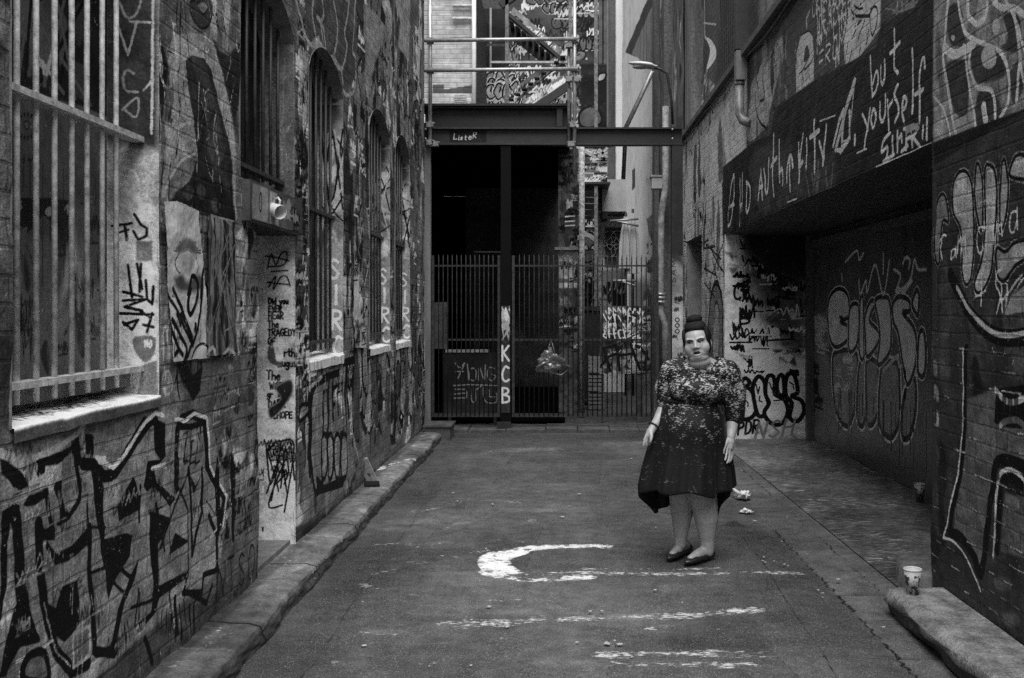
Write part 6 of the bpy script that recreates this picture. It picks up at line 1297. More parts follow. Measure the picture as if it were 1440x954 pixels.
def parasol(a, b0, b1_, label):
    Y = 19.0; t = thing('parasol', label, 'parasol', (gx(a, Y), Y, 0), 'folded parasols down the lane')
    z0, z1 = gz(b1_, Y), gz(b0, Y); bm = bmesh.new(); n = 16; rings = []
    for j in range(9):
        s = j/8; rr0 = (.03+.075*math.sin(min(1, s*1.25)*1.75)*(1 if s < .85 else 1.05))
        rings.append([bm.verts.new((gx(a, Y)+rr0*(1+.35*(k % 2))*math.cos(2*math.pi*k/n), Y+rr0*(1+.35*(k % 2))*math.sin(2*math.pi*k/n), z1-(z1-z0)*s)) for k in range(n)])
    for j in range(8):
        for k in range(n): bm.faces.new((rings[j][k], rings[j][(k+1) % n], rings[j+1][(k+1) % n], rings[j+1][k]))
    obj('canopy', bm, plain('pale_canvas', .5, .9, 0, .25, 8, .003, streak=True), t); obj('pole', T([(gx(a, Y), Y, 0), (gx(a, Y), Y, z1+.08)], .025, 10), M_steel2, t)
parasol(880, 305, 378, 'pale folded parasol, left one of the pair down the lane'); parasol(890, 300, 385, 'pale folded parasol, right one of the pair beside the lane wall')
tb = thing('wall_bracket', 'pair of thin white bracket arms crossing the folded parasols', 'bracket', at(895, 312, 18.8))
for q in (((858, 311), (898, 308)), ((866, 311), (898, 318)), ((860, 395), (896, 395)), ((874, 396), (896, 403))): obj('arm', T([at(*q[0], 18.8), at(*q[1], 18.8)], .022, 8), M_galv, tb)
jb = thing('junction_box', 'small pale junction box on the lane wall right of the air conditioner', 'electrical box', at(926, 258, 18.4))
obj('casing', B(gx(916, 18.4), gx(934, 18.4), 18.3, 18.55, gz(266, 18.4), gz(250, 18.4)), plain('box_enamel', .5, .5, 0, .15, 20, .001), jb, bevel=.01); obj('lid', B(gx(914.5, 18.4), gx(934.5, 18.4), 18.28, 18.57, gz(250, 18.4)+.002, gz(247.5, 18.4)), M_galv, jb)
wp = thing('drainpipe', 'pale drainpipe with a banded collar on the lane wall beside the right gate', 'drainpipe', (gx(929, 17), 17, 0))
obj('pipe', T([at(936, 150, 17.), at(936, 262, 17.), at(930, 300, 17.), at(929, 420, 17.), at(929, 438, 17), at(935, 455, 17), at(935, 560, 17.)], .055, 12), plain('pale_pipe', .32, .6, 0, .6, 10, .003), wp)
for b in (416, 421, 427): bm = bmesh.new(); lathe(bm, [(.05, 0), (.085, 0), (.085, .045), (.05, .045)], at(929, b, 17), 16); obj('collar', bm, M_galv, wp)
# street lamp
lm = thing('street_lamp', 'wall mounted street lamp with flat oval head on a curved arm', 'street lamp', at(943, 150, 16.6))
pA = [at(920, 95, 16.6), at(930, 98, 16.6), at(938, 104, 16.6), at(940.5, 120, 16.6), at(944, 140, 16.6), at(946, 175, 16.6)]; obj('arm', T(pA, .022, 10), M_steel, lm)
bm = bmesh.new(); p0 = Vector(at(884, 89, 16.6)); p1 = Vector(at(924, 95, 16.6)); rings = []
for k in range(11):
    s = k/10; w = .13*math.sin(min(1, .12+s*1.1)*math.pi*.62)*(1 if s < .9 else .6); ce = p0.lerp(p1, s)
    rings.append([bm.verts.new(ce+Vector((0, w*1.15*math.cos(a), w*(.42 if math.sin(a) > 0 else .3)*math.sin(a)))) for a in np.arange(0, 6.28, .42)])
for k in range(10):
    n_ = len(rings[0])
    for j in range(n_): f = bm.faces.new((rings[k][j], rings[k][(j+1) % n_], rings[k+1][(j+1) % n_], rings[k+1][j])); f.smooth = True
bm.faces.new(rings[0]); bm.faces.new(rings[-1]); obj('lamp_head', bm, plain('lamp_enamel', .62, .4, 0, .1, 9, 0), lm)
bm = bmesh.new(); bmesh.ops.create_uvsphere(bm, u_segments=18, v_segments=10, radius=1)
for v in bm.verts: v.co = Vector((v.co.x*.14, v.co.y*.09, v.co.z*.035))+p0.lerp(p1, .42)+Vector((0, 0, -.035))
obj('diffuser', bm, plain('frosted_diffuser', .45, .3, 0, .05, 9, 0), lm, True)
fp = tag(obj('leaning_pole', T([at(918, 100, 21), at(880, 180, 21.6), at(876, 262, 22)], .05, 10), M_galv), 'slanting pale tube leaning against the lane wall under the street lamp', 'pole')
# --- things just inside the right gate
YG = 14.5
gp_ = thing('graffiti_panel', 'steel panel crowded with white tags standing behind the right gate', 'panel', (gx(880, YG), YG, 0))
cc = facing(gx(844, YG), gx(916, YG), gz(526, YG), gz(431, YG), YG, .007, .10, .6, 3); g7 = lambda *p: cc.P(p, 4.544, None, 780, 400)
for k in range(60): x, z = br.uniform(gx(845, YG), gx(905, YG)), br.uniform(gz(525, YG), gz(440, YG)); cc.scribble(x, z, br.uniform(.06, .2), br.uniform(.04, .14), .011, br.choice('bbw'), br.uniform(.2, .4), rr=br)
for k in range(30): x, z = br.uniform(gx(845, YG), gx(912, YG)), br.uniform(gz(525, YG), gz(440, YG)); cc.fill([(x+br.uniform(-.07, .07), z+br.uniform(-.06, .06)) for _ in range(5)], 'f', br.choice([.03, .05, .2, .3]), True, .02)
for q in (((325, 170), (350, 190), (345, 150), (375, 185), (370, 150), (400, 180), (405, 150), (430, 185), (435, 150), (460, 185), (480, 150), (500, 185), (510, 155), (540, 190), (545, 155), (560, 180)), ((330, 180), (350, 225), (375, 190), (385, 235)), ((375, 190), (405, 200), (440, 262)), ((385, 230), (385, 195)), ((470, 190), (465, 295)), ((460, 195), (515, 215), (470, 262)), ((330, 280), (345, 255), (385, 250), (410, 330)), ((325, 300), (310, 330), (330, 345), (345, 300), (350, 340)), ((375, 290), (385, 345)), ((370, 318), (400, 310)), ((410, 295), (440, 290), (450, 340), (415, 345), (408, 300)), ((450, 300), (495, 295), (455, 345), (500, 320)), ((490, 345), (520, 330), (548, 342), (520, 352), (490, 345)), ((545, 235), (565, 180)), ((510, 375), (500, 420)), ((525, 380), (560, 390), (545, 420)), ((310, 190), (335, 240))): cc.stroke(g7(*q), .017, 'w', .62)
for q in (((310, 410), (395, 390)), ((318, 425), (355, 555)), ((325, 470), (395, 445)), ((395, 395), (415, 550)), ((410, 455), (490, 445)), ((485, 385), (545, 545)), ((560, 420), (600, 480)), ((575, 545), (590, 430)), ((290, 530), (340, 470))): cc.stroke(g7(*q), .042, 'b')
cc.build('sheet', M_grime, lambda u, v, d: (u, YG, v), gp_); obj('backing', B(gx(844, YG), gx(916, YG), YG+.01, YG+.06, gz(526, YG), gz(431, YG)), M_steel2, gp_)
for a in (846, 896): obj('leg', B(gx(a, YG), gx(a+9 if a > 850 else a+3, YG), YG+.012, YG+.09, 0, gz(526, YG)-.002), plain('dark_leg', .05, .6, 0, .8, 9, .003), gp_)
obj('edge', B(gx(916, YG), gx(919, YG), YG-.03, YG+.07, 0, gz(431, YG)), M_steel2, gp_)
YH = 16.2
cr0 = None
for k in range(3):
    z = gz(545, YH)-.15+.23*k; z = .02+.30*k
    bm = bmesh.new(); x0, x1, y0, y1 = gx(826, YH), gx(850, YH), YH, YH+.3
    box(bm, x0, x1, y0, y1, z, z+.02)
    for j in range(4):
        zz0 = z+.022+j*.062
        for q in ((x0, x1, y0, y0+.012), (x0, x1, y1-.012, y1), (x0, x0+.012, y0+.013, y1-.013), (x1-.012, x1, y0+.013, y1-.013)): box(bm, *q, zz0, zz0+.042)
    for q in ((x0+.013, x0+.035), (x1-.035, x1-.013)): box(bm, q[0], q[1], y0+.0135, y0+.03, z+.021, z+.28)
    tag(obj('crate', bm, plain('crate_plastic', .16+.05*k, .6, 0, .3, 9, .002), None), ('grey slatted crate at the bottom of the stack behind the right gate', 'grey slatted crate in the middle of the stack behind the right gate', 'paler slatted crate on top of the stack behind the right gate')[k], 'crate', 'stacked crates')
wb = thing('wheelie_bin', 'black wheelie bin standing in the gloom behind the right gate', 'bin', (gx(820, 17), 17, 0))
bm = B(gx(800, 17), gx(845, 17), 17, 17.5, .12, gz(437, 17))
for v in bm.verts:
    if v.co.z < .5: v.co.x = gx(822, 17)+(v.co.x-gx(822, 17))*.85
obj('bin_body', bm, M_steel2, wb, bevel=.02); bm = B(gx(798, 17), gx(847, 17), 16.96, 17.52, gz(437, 17)+.003, gz(431, 17)); obj('lid', bm, M_steel, wb, bevel=.015)
for x in (gx(804, 17), gx(838, 17)): bm = bmesh.new(); lathe(bm, [(0, -.025), (.1, -.025), (.12, -.015), (.12, .015), (.1, .025), (0, .025)], (x, 17.45, .12), 20, Matrix.Rotation(R(90), 3, 'Y')); obj('wheel', bm, M_black, wb)
# plastic bag caught on the gate
m, nt, bs = new_mat('silver_plastic'); bs.inputs['Base Color'].default_value = (.2, .2, .2, 1); bs.inputs['Roughness'].default_value = .25; bs.inputs['Metallic'].default_value = .35
bm = bmesh.new(); bmesh.ops.create_icosphere(bm, subdivisions=4, radius=1)
cxg, czg = gx(775), gz(511)
for v in bm.verts:
    p = v.co.copy(); n1 = float(fbm(np.array(p.x*1.6+30), np.array(p.z*1.6+p.y+12), 4)); k = .6+1.1*abs(n1-.5)*2
    w = .17*(1+.25*(p.z < -.2)); v.co = Vector((p.x*w*k*(.75 if p.z > .3 else 1), p.y*.07*k, p.z*.17*k+(.02 if p.z < 0 else 0)))+Vector((cxg, GY-.09, czg))
obj_ = None
tb_ = thing('plastic_bag', 'shiny crumpled plastic bag caught on the bars of the right gate', 'bag', (cxg, GY-.09, czg)); obj('bag_body', bm, m, tb_)
obj('handle', T([(cxg-.05, GY-.06, czg+.11), (cxg-.03, GY-.035, czg+.22), (cxg, GY-.03, gz(478)+.012), (cxg+.03, GY-.035, czg+.22), (cxg+.05, GY-.06, czg+.11)], .009, 8), m, tb_)
obj('tail', T([(cxg+.05, GY-.06, czg-.14), (cxg+.14, GY-.05, czg-.16), (cxg+.24, GY-.045, czg-.08)], [.02, .014, .004], 8), m, tb_)
wl = thing('wall_lamp', 'tiny bracket lamp on the right wall just past the steel post', 'lamp', (RX-.05, 15.6, 2.7)); obj('arm', T([(RX-.01, 16, 2.72), (RX-.12, 15.9, 2.75), (RX-.2, 15.85, 2.72)], .016, 8), M_galv, wl)
bm = bmesh.new(); bmesh.ops.create_uvsphere(bm, u_segments=12, v_segments=8, radius=.05); bmesh.ops.translate(bm, verts=bm.verts, vec=(RX-.22, 15.85, 2.70)); obj('lamp_head', bm, M_galv, wl, True)
# ============================================================ THE WOMAN
PY = 6.5
pw = lambda a, b, dy=0.: Vector(at(a, b, PY))+Vector((0, dy, 0))
woman = thing('person', 'woman in black lace dress and flat shoes, hair in a bun, mouth open', 'person', (.86, PY, 0))
def ell(bm, c, r, M=None, seg=20):
    d = bmesh.ops.create_uvsphere(bm, u_segments=seg, v_segments=seg*2//3, radius=1)
    for v in d['verts']:
        q = Vector((v.co.x*r[0], v.co.y*r[1], v.co.z*r[2])); v.co = (M @ q if M else q)+Vector(c)
def cap(bm, p0, p1, r0, r1=None, seg=16):
    r1 = r0 if r1 is None else r1; p0, p1 = Vector(p0), Vector(p1)
    tube(bm, [p0, p1], [r0, r1], seg); ell(bm, p0, (r0,)*3, None, seg); ell(bm, p1, (r1,)*3, None, seg)
def chain(bm, pts, rs, seg=14):
    for k in range(len(pts)-1): cap(bm, pts[k], pts[k+1], rs[k], rs[k+1], seg)
def fuse(name, bm, mat, parent, vox, sm=4, cutf=None, zmin=None):
    me = bpy.data.meshes.new(name); bm.to_mesh(me); bm.free()
    o = bpy.data.objects.new(name, me); C.objects.link(o)
    md = o.modifiers.new('r', 'REMESH'); md.mode = 'VOXEL'; md.voxel_size = vox
    ms = o.modifiers.new('s', 'SMOOTH'); ms.factor = .5; ms.iterations = sm
    dg = bpy.context.evaluated_depsgraph_get(); m2 = bpy.data.meshes.new_from_object(o.evaluated_get(dg))
    bpy.data.objects.remove(o)
    bm = bmesh.new(); bm.from_mesh(m2)
    if cutf: bmesh.ops.delete(bm, geom=[v for v in bm.verts if cutf(v.co)], context='VERTS')
    if zmin is not None:
        for v in bm.verts: v.co.z = max(v.co.z, zmin)
    return obj(name, bm, mat, parent, True)
# materials
m_skin, nt, bs = new_mat('skin'); co = N(nt, 'TexCoord').outputs['Object']
n1 = noise(nt, co, 30, 5, .6); nt.links.new(grey(nt, ramp(nt, n1, .3, .7, .32, .42)), bs.inputs['Base Color']); bs.inputs['Roughness'].default_value = .48

def lace(name, lo, hi, thr, floor=0.):
    m, nt, bs = new_mat(name); co = N(nt, 'TexCoord').outputs['Object']
    mp = N(nt, 'Mapping'); mp.inputs['Scale'].default_value = (1, 1, 2.5); nt.links.new(co, mp.inputs[0])
    vz = N(nt, 'TexVoronoi', i_2=46.0); nt.links.new(mp.outputs[0], vz.inputs[0])
    a = noise(nt, mp.outputs[0], 60, 3, .55); b = noise(nt, co, 17, 3, .5); d = noise(nt, mp.outputs[0], 170, 2, .5)
    sep = N(nt, 'SeparateXYZ'); nt.links.new(co, sep.inputs[0])
    s = math_n(nt, 'ADD', math_n(nt, 'MULTIPLY', a, .55), math_n(nt, 'MULTIPLY', b, .40)); s = math_n(nt, 'ADD', s, math_n(nt, 'MULTIPLY', d, .18)); s = math_n(nt, 'ADD', s, math_n(nt, 'MULTIPLY', vz.outputs[0], -.12))
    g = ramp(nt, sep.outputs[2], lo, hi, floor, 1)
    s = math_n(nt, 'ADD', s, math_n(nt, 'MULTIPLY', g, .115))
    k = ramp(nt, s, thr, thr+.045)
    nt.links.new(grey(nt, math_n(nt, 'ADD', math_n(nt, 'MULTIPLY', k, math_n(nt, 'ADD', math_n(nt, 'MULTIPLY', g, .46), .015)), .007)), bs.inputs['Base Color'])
    bs.inputs['Roughness'].default_value = .62; bs.inputs['Specular IOR Level'].default_value = .25; bs.inputs['Sheen Weight'].default_value = .03
    bump(nt, bs, s, .004, .7); return m
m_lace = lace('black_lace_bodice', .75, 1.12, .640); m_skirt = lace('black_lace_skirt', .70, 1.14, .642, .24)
m_hair, nt, bs = new_mat('dark_hair'); co = N(nt, 'TexCoord').outputs['Object']; mp = N(nt, 'Mapping'); mp.inputs['Scale'].default_value = (1, .25, .6); nt.links.new(co, mp.inputs[0])
hn = noise(nt, mp.outputs[0], 160, 3, .6); nt.links.new(grey(nt, ramp(nt, hn, .3, .7, .005, .020)), bs.inputs['Base Color']); bs.inputs['Roughness'].default_value = .75; bs.inputs['Specular IOR Level'].default_value = .15; bump(nt, bs, hn, .003, .8)
m_shoe = plain('dark_shoe_leather', .018, .35, 0, .3, 20, .001); m_dark = plain('mouth_dark', .012, .4, 0, .2, 20, 0); m_lip = plain('lip', .30, .4, 0, .15, 40, .0005); m_eye = plain('eye_white', .5, .2, 0, .05, 9, 0)
# head frame
HC = pw(979, 484, -.05); th = R(15); ro = R(8)
Fw = Vector((-math.sin(th), -math.cos(th), 0)); Rt = Vector((math.cos(th), -math.sin(th), 0)); Up = Vector((0, 0, 1))
Rt, Up = (Rt*math.cos(ro)+Up*math.sin(ro)), (Up*math.cos(ro)-Rt*math.sin(ro))
HM = Matrix((Rt, Fw, Up)).transposed()
H = lambda x, f, z: HC+Rt*x+Fw*f+Up*z
hell = lambda bm, c, r: ell(bm, H(*c), r, HM)
b = bmesh.new()
hell(b, (0, -.012, .034), (.083, .100, .092)); hell(b, (0, .016, -.012), (.080, .078, .080)); hell(b, (.002, .028, -.052), (.070, .064, .050)); hell(b, (.002, .068, -.078), (.034, .028, .022)); hell(b, (.002, .028, -.088), (.064, .060, .036)); hell(b, (.002, .012, -.118), (.070, .062, .045))
for s in (-1, 1):
    hell(b, (s*.040, .040, -.026), (.042, .043, .046)); cap(b, H(s*.052, .0675, .036), H(s*.012, .083, .030), .011, .0105); hell(b, (s*.0135, .097, -.020), (.009, .010, .008)); hell(b, (s*.085, -.008, -.006), (.010, .020, .028))
cap(b, H(0, .084, .022), H(0, .101, -.012), .009, .0120); hell(b, (0, .104, -.015), (.0125, .011, .0095)); hell(b, (0, .076, -.040), (.026, .018, .014))
# neck, trunk
cap(b, H(0, -.012, -.06), pw(982, 520, .03), .066, .074); ell(b, pw(984, 524, .02), (.175, .10, .075)); ell(b, pw(985, 513, .01), (.120, .088, .058)); ell(b, pw(978, 548, .02), (.178, .135, .145)); ell(b, pw(974, 585, .04), (.175, .135, .13)); ell(b, pw(972, 625, .05), (.195, .15, .16)); ell(b, pw(972, 655, .05), (.18, .14, .12))
ell(b, pw(980, 546, -.07), (.165, .11, .09))
# legs
chain(b, [pw(956, 655, .09), pw(959, 697, .09), pw(961.5, 728, .105), pw(960.5, 760, .12), pw(960, 772, .12)], [.100, .078, .073, .044, .038])
chain(b, [pw(990, 655, .03), pw(989, 697, .02), pw(994, 730, .03), pw(996, 762, .04), pw(996, 777, .04)], [.115, .092, .081, .050, .043])
LH = Vector((.888, 6.74, .02)); LT = Vector((.738, 6.515, .018)); RH = Vector((1.015, 6.58, .02)); RT = Vector((.838, 6.405, .018))
for hl, tt, an in ((LH, LT, pw(960, 770, .12)), (RH, RT, pw(996, 775, .04))):
    d = (tt-hl); chain(b, [an, hl+d*.18+Vector((0, 0, .045)), hl+d*.55+Vector((0, 0, .035)), hl+d*.85+Vector((0, 0, .02))], [.04, .04, .032, .024])
# arms
RA = [pw(1025, 523, .02), pw(1033, 552, .05), pw(1033, 583, .05), pw(1029, 604, .00), pw(1026, 614, -.03)]; chain(b, RA, [.068, .064, .050, .036, .030])
LA = [pw(945, 522, .03), pw(938, 548, .07), pw(938, 572, .06), pw(925, 592, .0), pw(917, 602, -.03)]; chain(b, LA, [.066, .060, .048, .034, .027])
def hand(wrist, knuck, thick, fingers, thumb):
    """fingers: list of joint chains"""
    chain(b, [wrist, wrist.lerp(knuck, .5), knuck], [.026, thick*1.25, thick])
    for root, pts, r in fingers:
        cap(b, wrist.lerp(knuck, .35), root, .015, r*1.15, 10); chain(b, [root]+pts, [r*1.1, r, r*.92, r*.78][:len(pts)+1], 10)
    chain(b, thumb, [.016, .0125, .0105, .008], 10)
w0 = RA[-1]; kn = pw(1024.5, 628, -.05)
hand(w0, kn, .024, [(pw(1029.5, 628, -.03), [pw(1030, 636, -.035), pw(1028, 641.5, -.05), pw(1025.5, 644.5, -.065)], .0085), (pw(1027, 630, -.045), [pw(1027, 638.5, -.055), pw(1025, 645, -.07), pw(1022, 648, -.085)], .009), (pw(1023.5, 630, -.06), [pw(1023, 639, -.07), pw(1021, 645.5, -.085), pw(1018.5, 648, -.1)], .009), (pw(1020, 628.5, -.07), [pw(1018.5, 636, -.085), pw(1017, 641.5, -.10), pw(1015.5, 644, -.11)], .0085)], [pw(1021, 618, -.05), pw(1017, 624, -.075), pw(1014.5, 630, -.09), pw(1014, 635, -.095)])
w0 = LA[-1]; kn = pw(910.5, 611.5, -.05)
hand(w0, kn, .022, [(pw(907.5, 611.5, -.06), [pw(904.8, 617, -.07), pw(904, 621.5, -.075), pw(903.6, 625, -.078)], .0085), (pw(909.5, 613.5, -.055), [pw(907.5, 619.5, -.066), pw(907.5, 624.5, -.066), pw(908.2, 627, -.06)], .009), (pw(912, 614, -.04), [pw(911.5, 620, -.05), pw(912, 624, -.045), pw(913, 625.5, -.035)], .0088), (pw(914.5, 613, -.03), [pw(914.6, 618, -.035), pw(915, 621.5, -.03), pw(915.8, 623, -.022)], .0078)], [pw(914, 606.5, -.055), pw(914.5, 611.5, -.08), pw(913.5, 616, -.09), pw(912.5, 619, -.092)])
body = fuse('body', b, m_skin, woman, .0044, 5, None, .004)
# face pieces, laid on the modelled skin
from mathutils.bvhtree import BVHTree
_bv = BVHTree.FromPolygons([v.co+Vector(woman.location) for v in body.data.vertices], [p.vertices[:] for p in body.data.polygons])
def surf(x, z, off=0.):
    o_ = H(x, .3, z); h_ = _bv.ray_cast(o_, -Fw); return (h_[0] if h_[0] else H(x, .08, z))+Fw*off
def patch(name, cx, cz, rx, rz, off, mat, tilt=0., par=None, n=24, sh=1.):
    b = bmesh.new(); rows = []; ct, st = math.cos(tilt), math.sin(tilt)
    for i in range(6):
        t_ = i/5*.999+.001; row = []
        for k in range(n):
            a = 2*math.pi*k/n; x, z = rx*t_*math.cos(a), rz*t_*math.copysign(abs(math.sin(a))**sh, math.sin(a)); row.append(b.verts.new(surf(cx+x*ct-z*st, cz+x*st+z*ct, off)))
        rows.append(row)
    for i in range(5):
        for k in range(n): b.faces.new((rows[i][k], rows[i][(k+1) % n], rows[i+1][(k+1) % n], rows[i+1][k]))
    b.faces.new(rows[0]); return obj(name, b, mat, par or body, True)
def line(name, pts, rs, mat, par=None, off=.001):
    q = [tuple(p) for p in spline(pts, 5)]; m_ = len(q); b = bmesh.new()
    tube(b, [surf(x, z, off) for x, z in q], [float(np.interp(k/(m_-1), np.linspace(0, 1, len(rs)), rs)) for k in range(m_)], 8); return obj(name, b, mat, par or body, True)
m_shade = plain('eyelid_shadow', .17, .5, 0, .2, 60, 0)
mo = patch('mouth', .001, -.0550, .0225, .0120, .0015, m_dark, 0, None, 28, 1.2)
line('lips', [(-.026, -.0590), (-.014, -.0420), (0, -.0425), (.016, -.0415), (.028, -.0580)], [.002, .0042, .0036, .0042, .002], m_lip); line('lips', [(-.026, -.0600), (-.014, -.0665), (.001, -.0685), (.017, -.0660), (.028, -.0590)], [.002, .0052, .0062, .0052, .002], plain('lower_lip', .42, .35, 0, .1, 40, 0))
for s in (-1, 1):
    patch('eyelid', s*.033, .0215, .021, .0105, .0004, m_shade, s*.05)
    patch('eye', s*.033, .0165, .0150, .0046, .0012, m_eye, s*.03); patch('iris', s*.033-.003, .0166, .0060, .0047, .0022, m_dark, 0, None, 14)
    line('eyelashes', [(s*.016, .0135), (s*.025, .0205), (s*.037, .0225), (s*.050, .0165)], [.0014, .0030, .0034, .0018], m_dark); line('eyelashes', [(s*.019, .0125), (s*.033, .0098), (s*.048, .0145)], [.0008, .0014, .001], m_dark)
    line('eyebrow', [(s*.012, .0275), (s*.022, .0325), (s*.040, .0375), (s*.056, .0320)] if s > 0 else [(-.012, .0275), (-.022, .0310), (-.040, .0345), (-.057, .0310)], [.0022, .0030, .0024, .0010], m_hair)
line('nose_shadow', [(-.0085, -.0245), (0, -.0265), (.0085, -.0245)], [.0015, .0024, .0015], m_shade, None, .0)
# hair
b = bmesh.new(); hell(b, (0, -.036, .052), (.095, .102, .096)); hell(b, (0, .014, .106), (.068, .058, .038)); hell(b, (0, -.05, -.03), (.08, .07, .07)); hell(b, (0, -.012, .122), (.070, .066, .036))
for s in (-1, 1): hell(b, (s*.074, .012, .052), (.016, .045, .055)); hell(b, (s*.082, .002, .0), (.009, .026, .03))
for k in range(16):
    a = math.pi*(k+.5)/16; x = .078*math.cos(a); cap(b, H(x, .045-.03*abs(math.cos(a)), .082+.03*math.sin(a)-.02), H(x*.45, -.02, .135), .012, .010, 8)
fuse('hair', b, m_hair, woman, .004, 1)
b = bmesh.new(); hell(b, (0, -.008, .162), (.050, .046, .033))
for k in range(7):
    a0 = k*.9; pts = [H(.043*math.cos(a0+q*.5)*(1-.03*q), -.018+.04*math.sin(a0+q*.5), .150+.016*math.sin(q*1.1+k)+.004*q) for q in range(6)]; chain(b, pts, [.009, .013, .014, .013, .011, .007], 8)
fuse('bun', b, m_hair, woman, .0035, 1)
# bodice with three quarter sleeves
b = bmesh.new(); g = .013
ell(b, pw(984, 523, .02), (.180+g, .105+g, .070+g)); ell(b, pw(985, 515, .015), (.165, .098, .062)); ell(b, pw(978, 546, .02), (.180+g, .140+g, .145+g)); ell(b, pw(975, 568, .03), (.176+g, .140+g, .09+g)); 
ell(b, pw(979, 547, -.07), (.170+g, .112+g, .092+g))
cap(b, pw(1000, 516, .02), RA[0], .064+g, .060+g); cap(b, pw(967, 515, .02), LA[0], .062+g, .058+g); chain(b, RA[:2]+[pw(1033.5, 586, .045)], [.064+g, .074+g, .060+g]); chain(b, LA[:2]+[pw(938.5, 573, .055)], [.060+g, .062+g, .048+g])
NB = pw(986, 500, -.03)
def neck(v):
    d = v-NB; return (d.x/.118)**2+(d.y/.16)**2+(d.z/(.062-.02*d.x/.118))**2 < 1 or v.z > NB.z+.002
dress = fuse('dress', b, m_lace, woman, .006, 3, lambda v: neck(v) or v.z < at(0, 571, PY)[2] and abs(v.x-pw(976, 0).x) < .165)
# skirt: gathered, dipping at the back
b = bmesh.new(); NA, NR = 120, 46; rows = []
zt = at(0, 564, PY)[2]
for j in range(NR+1):
    row = []
    for k in range(NA):
        a = 2*math.pi*k/NA; fr_ = -math.sin(a)                  # +1 towards the lens
        side = abs(math.cos(a))
        hem = .455+.03*side+.016*math.sin(3*a+.6)+.014*math.sin(7*a) if fr_ > -.12 else .462-.03-.20*min(1, (-fr_-.12)*2.6)*(.5+.5*side)*(1.1 if math.cos(a) > 0 else .8)
        s = (j/NR); z = zt+(hem-zt)*s
        d_ = (zt-z)
        rx = .188+.115*min(1, d_/.56)**.75; ry = .155+.085*min(1, d_/.56)**.8
        if fr_ > 0: ry += .03*math.exp(-((d_-.14)/.12)**2)
        fold = (1-math.exp(-d_*5))*(.062*math.sin(9*a+1.3+1.5*math.sin(a*2))+.034*math.sin(17*a+.5)+.04*math.sin(4*a+2))*min(1, d_/.5+.12)
        rx *= 1-.20*max(0, s-.55)/.45*min(1, max(0, -fr_-.1)*3); cx_ = pw(975.5-8.5*min(1, d_/.55), 0).x; cyy = PY+.035
        kx = 1.0 if math.cos(a) < 0 else .98
        row.append(b.verts.new((cx_+rx*(1+fold)*kx*math.cos(a), cyy+ry*(1+fold)*math.sin(a), z)))
    rows.append(row)
for j in range(NR):
    for k in range(NA): b.faces.new((rows[j][k], rows[j][(k+1) % NA], rows[j+1][(k+1) % NA], rows[j+1][k]))
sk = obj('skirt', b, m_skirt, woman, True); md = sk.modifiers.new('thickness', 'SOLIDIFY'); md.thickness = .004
b = bmesh.new(); pts = [Vector((pw(975.5, 0).x+.193*math.cos(a), PY+.033+.162*math.sin(a), zt+.002)) for a in np.linspace(0, 2*math.pi, 60)]; tube(b, pts, .0095, 8, False); obj('waistband', b, plain('black_ribbon', .006, .6, 0, .2, 9, 0), woman)
# shoes
for hl, tt in ((LH, LT), (RH, RT)):
    d = tt-hl; L_ = d.length; dn = d.normalized(); sn = dn.cross(Vector((0, 0, 1))); M_ = Matrix((dn, sn, Vector((0, 0, 1)))).transposed()
    b = bmesh.new(); prof = [(-.10, .030, .050), (.02, .040, .055), (.25, .039, .048), (.5, .041, .044), (.72, .046, .046), (.9, .040, .036), (1.03, .024, .026), (1.10, .006, .016)]
    NS = 20; rings = []
    for t_, w_, h_ in prof:
        rings.append([b.verts.new(hl+d*t_+sn*w_*math.cos(q)+Vector((0, 0, 1))*max(-.018, h_*.55*math.sin(q)+h_*.28)) for q in np.linspace(0, 2*math.pi, NS, endpoint=False)])
    for j in range(len(rings)-1):
        for k in range(NS):
            top = math.sin(2*math.pi*(k+.5)/NS) > .62 and 1 <= j <= 3
            if not top: b.faces.new((rings[j][k], rings[j][(k+1) % NS], rings[j+1][(k+1) % NS], rings[j+1][k]))
    b.faces.new(rings[0]); b.faces.new(rings[-1])
    so_ = obj('shoe', b, m_shoe, woman, True); md = so_.modifiers.new('s', 'SUBSURF'); md.levels = 1; md.render_levels = 2
    b = bmesh.new(); ell(b, hl+d*.78+Vector((0, 0, .032)), (.018, .008, .005), M_); obj('bow', b, m_dark, so_, True)
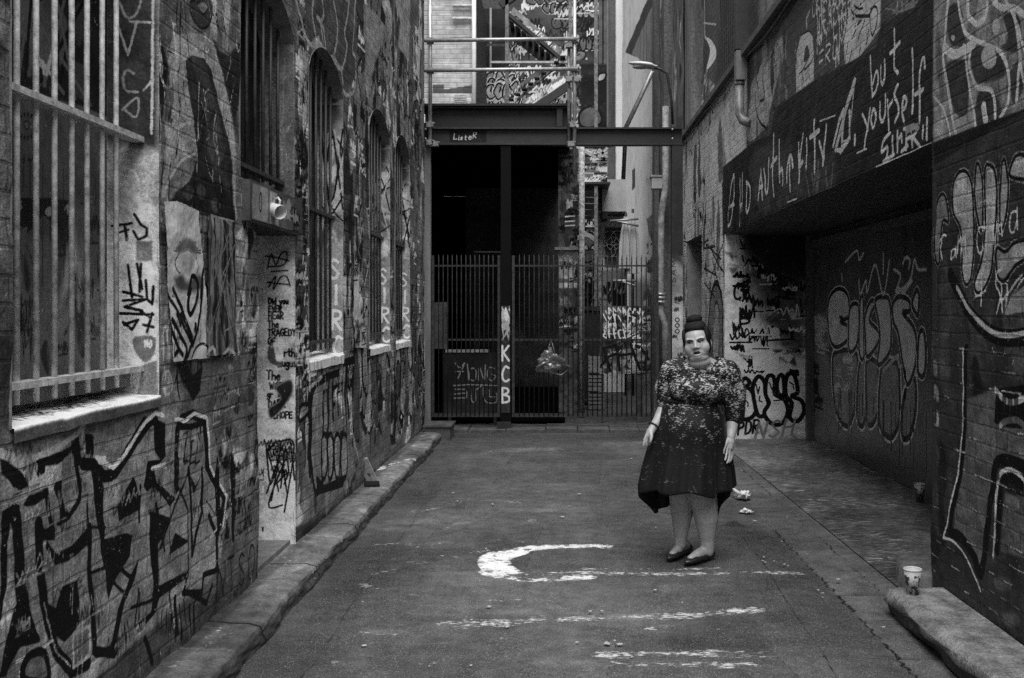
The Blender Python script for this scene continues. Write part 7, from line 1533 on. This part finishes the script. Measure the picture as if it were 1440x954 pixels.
b = bmesh.new(); q0 = LA[3].lerp(LA[4], .72); ax = (LA[4]-LA[3]).normalized(); a_ = ax.orthogonal().normalized(); c_ = ax.cross(a_)
tube(b, [q0+a_*.034*math.cos(t_)+c_*.034*math.sin(t_) for t_ in np.linspace(0, 6.283, 24)], .005, 8, False); obj('bracelet', b, m_dark, woman)
# ============================================================ LIGHT AND CAMERA
sc = bpy.context.scene
w = bpy.data.worlds.new('World'); sc.world = w; w.use_nodes = True; nt = w.node_tree
bg = nt.nodes['Background']; sky = nt.nodes.new('ShaderNodeTexSky'); sky.sky_type = 'NISHITA'; sky.sun_disc = False
EL, AZ = 64, 172           # sun height, compass bearing (high, behind the camera)
sky.sun_elevation = R(EL); sky.sun_rotation = R(AZ); sky.dust_density = 1; sky.air_density = 1
bw = nt.nodes.new('ShaderNodeRGBToBW'); nt.links.new(sky.outputs[0], bw.inputs[0])      # monochrome photograph: neutral light
nt.links.new(bw.outputs[0], bg.inputs[0]); bg.inputs[1].default_value = SKY
sd = bpy.data.lights.new('sun', 'SUN'); sd.energy = SUN; sd.angle = R(58); so = bpy.data.objects.new('sun', sd); C.objects.link(so)
dvec = Vector((math.sin(R(AZ))*math.cos(R(EL)), math.cos(R(AZ))*math.cos(R(EL)), math.sin(R(EL))))
so.rotation_euler = dvec.to_track_quat('Z', 'Y').to_euler(); so.location = dvec*20
cd = bpy.data.cameras.new('camera'); cam = bpy.data.objects.new('camera', cd); C.objects.link(cam); sc.camera = cam
cam.location = (0, 0, CH); cam.rotation_euler = (R(90), 0, 0); cd.sensor_width = 36; cd.lens = 36*F/1440
cd.shift_x = (720-VX)/1440; cd.shift_y = (VY-477)/1440; cd.clip_start = .05; cd.clip_end = 500
sc.view_settings.view_transform = 'Standard'; sc.view_settings.look = 'None'; sc.view_settings.exposure = 0; sc.view_settings.gamma = 1
sc.cycles.max_bounces = 5; sc.cycles.diffuse_bounces = 3; sc.cycles.glossy_bounces = 2; sc.cycles.use_denoising = False
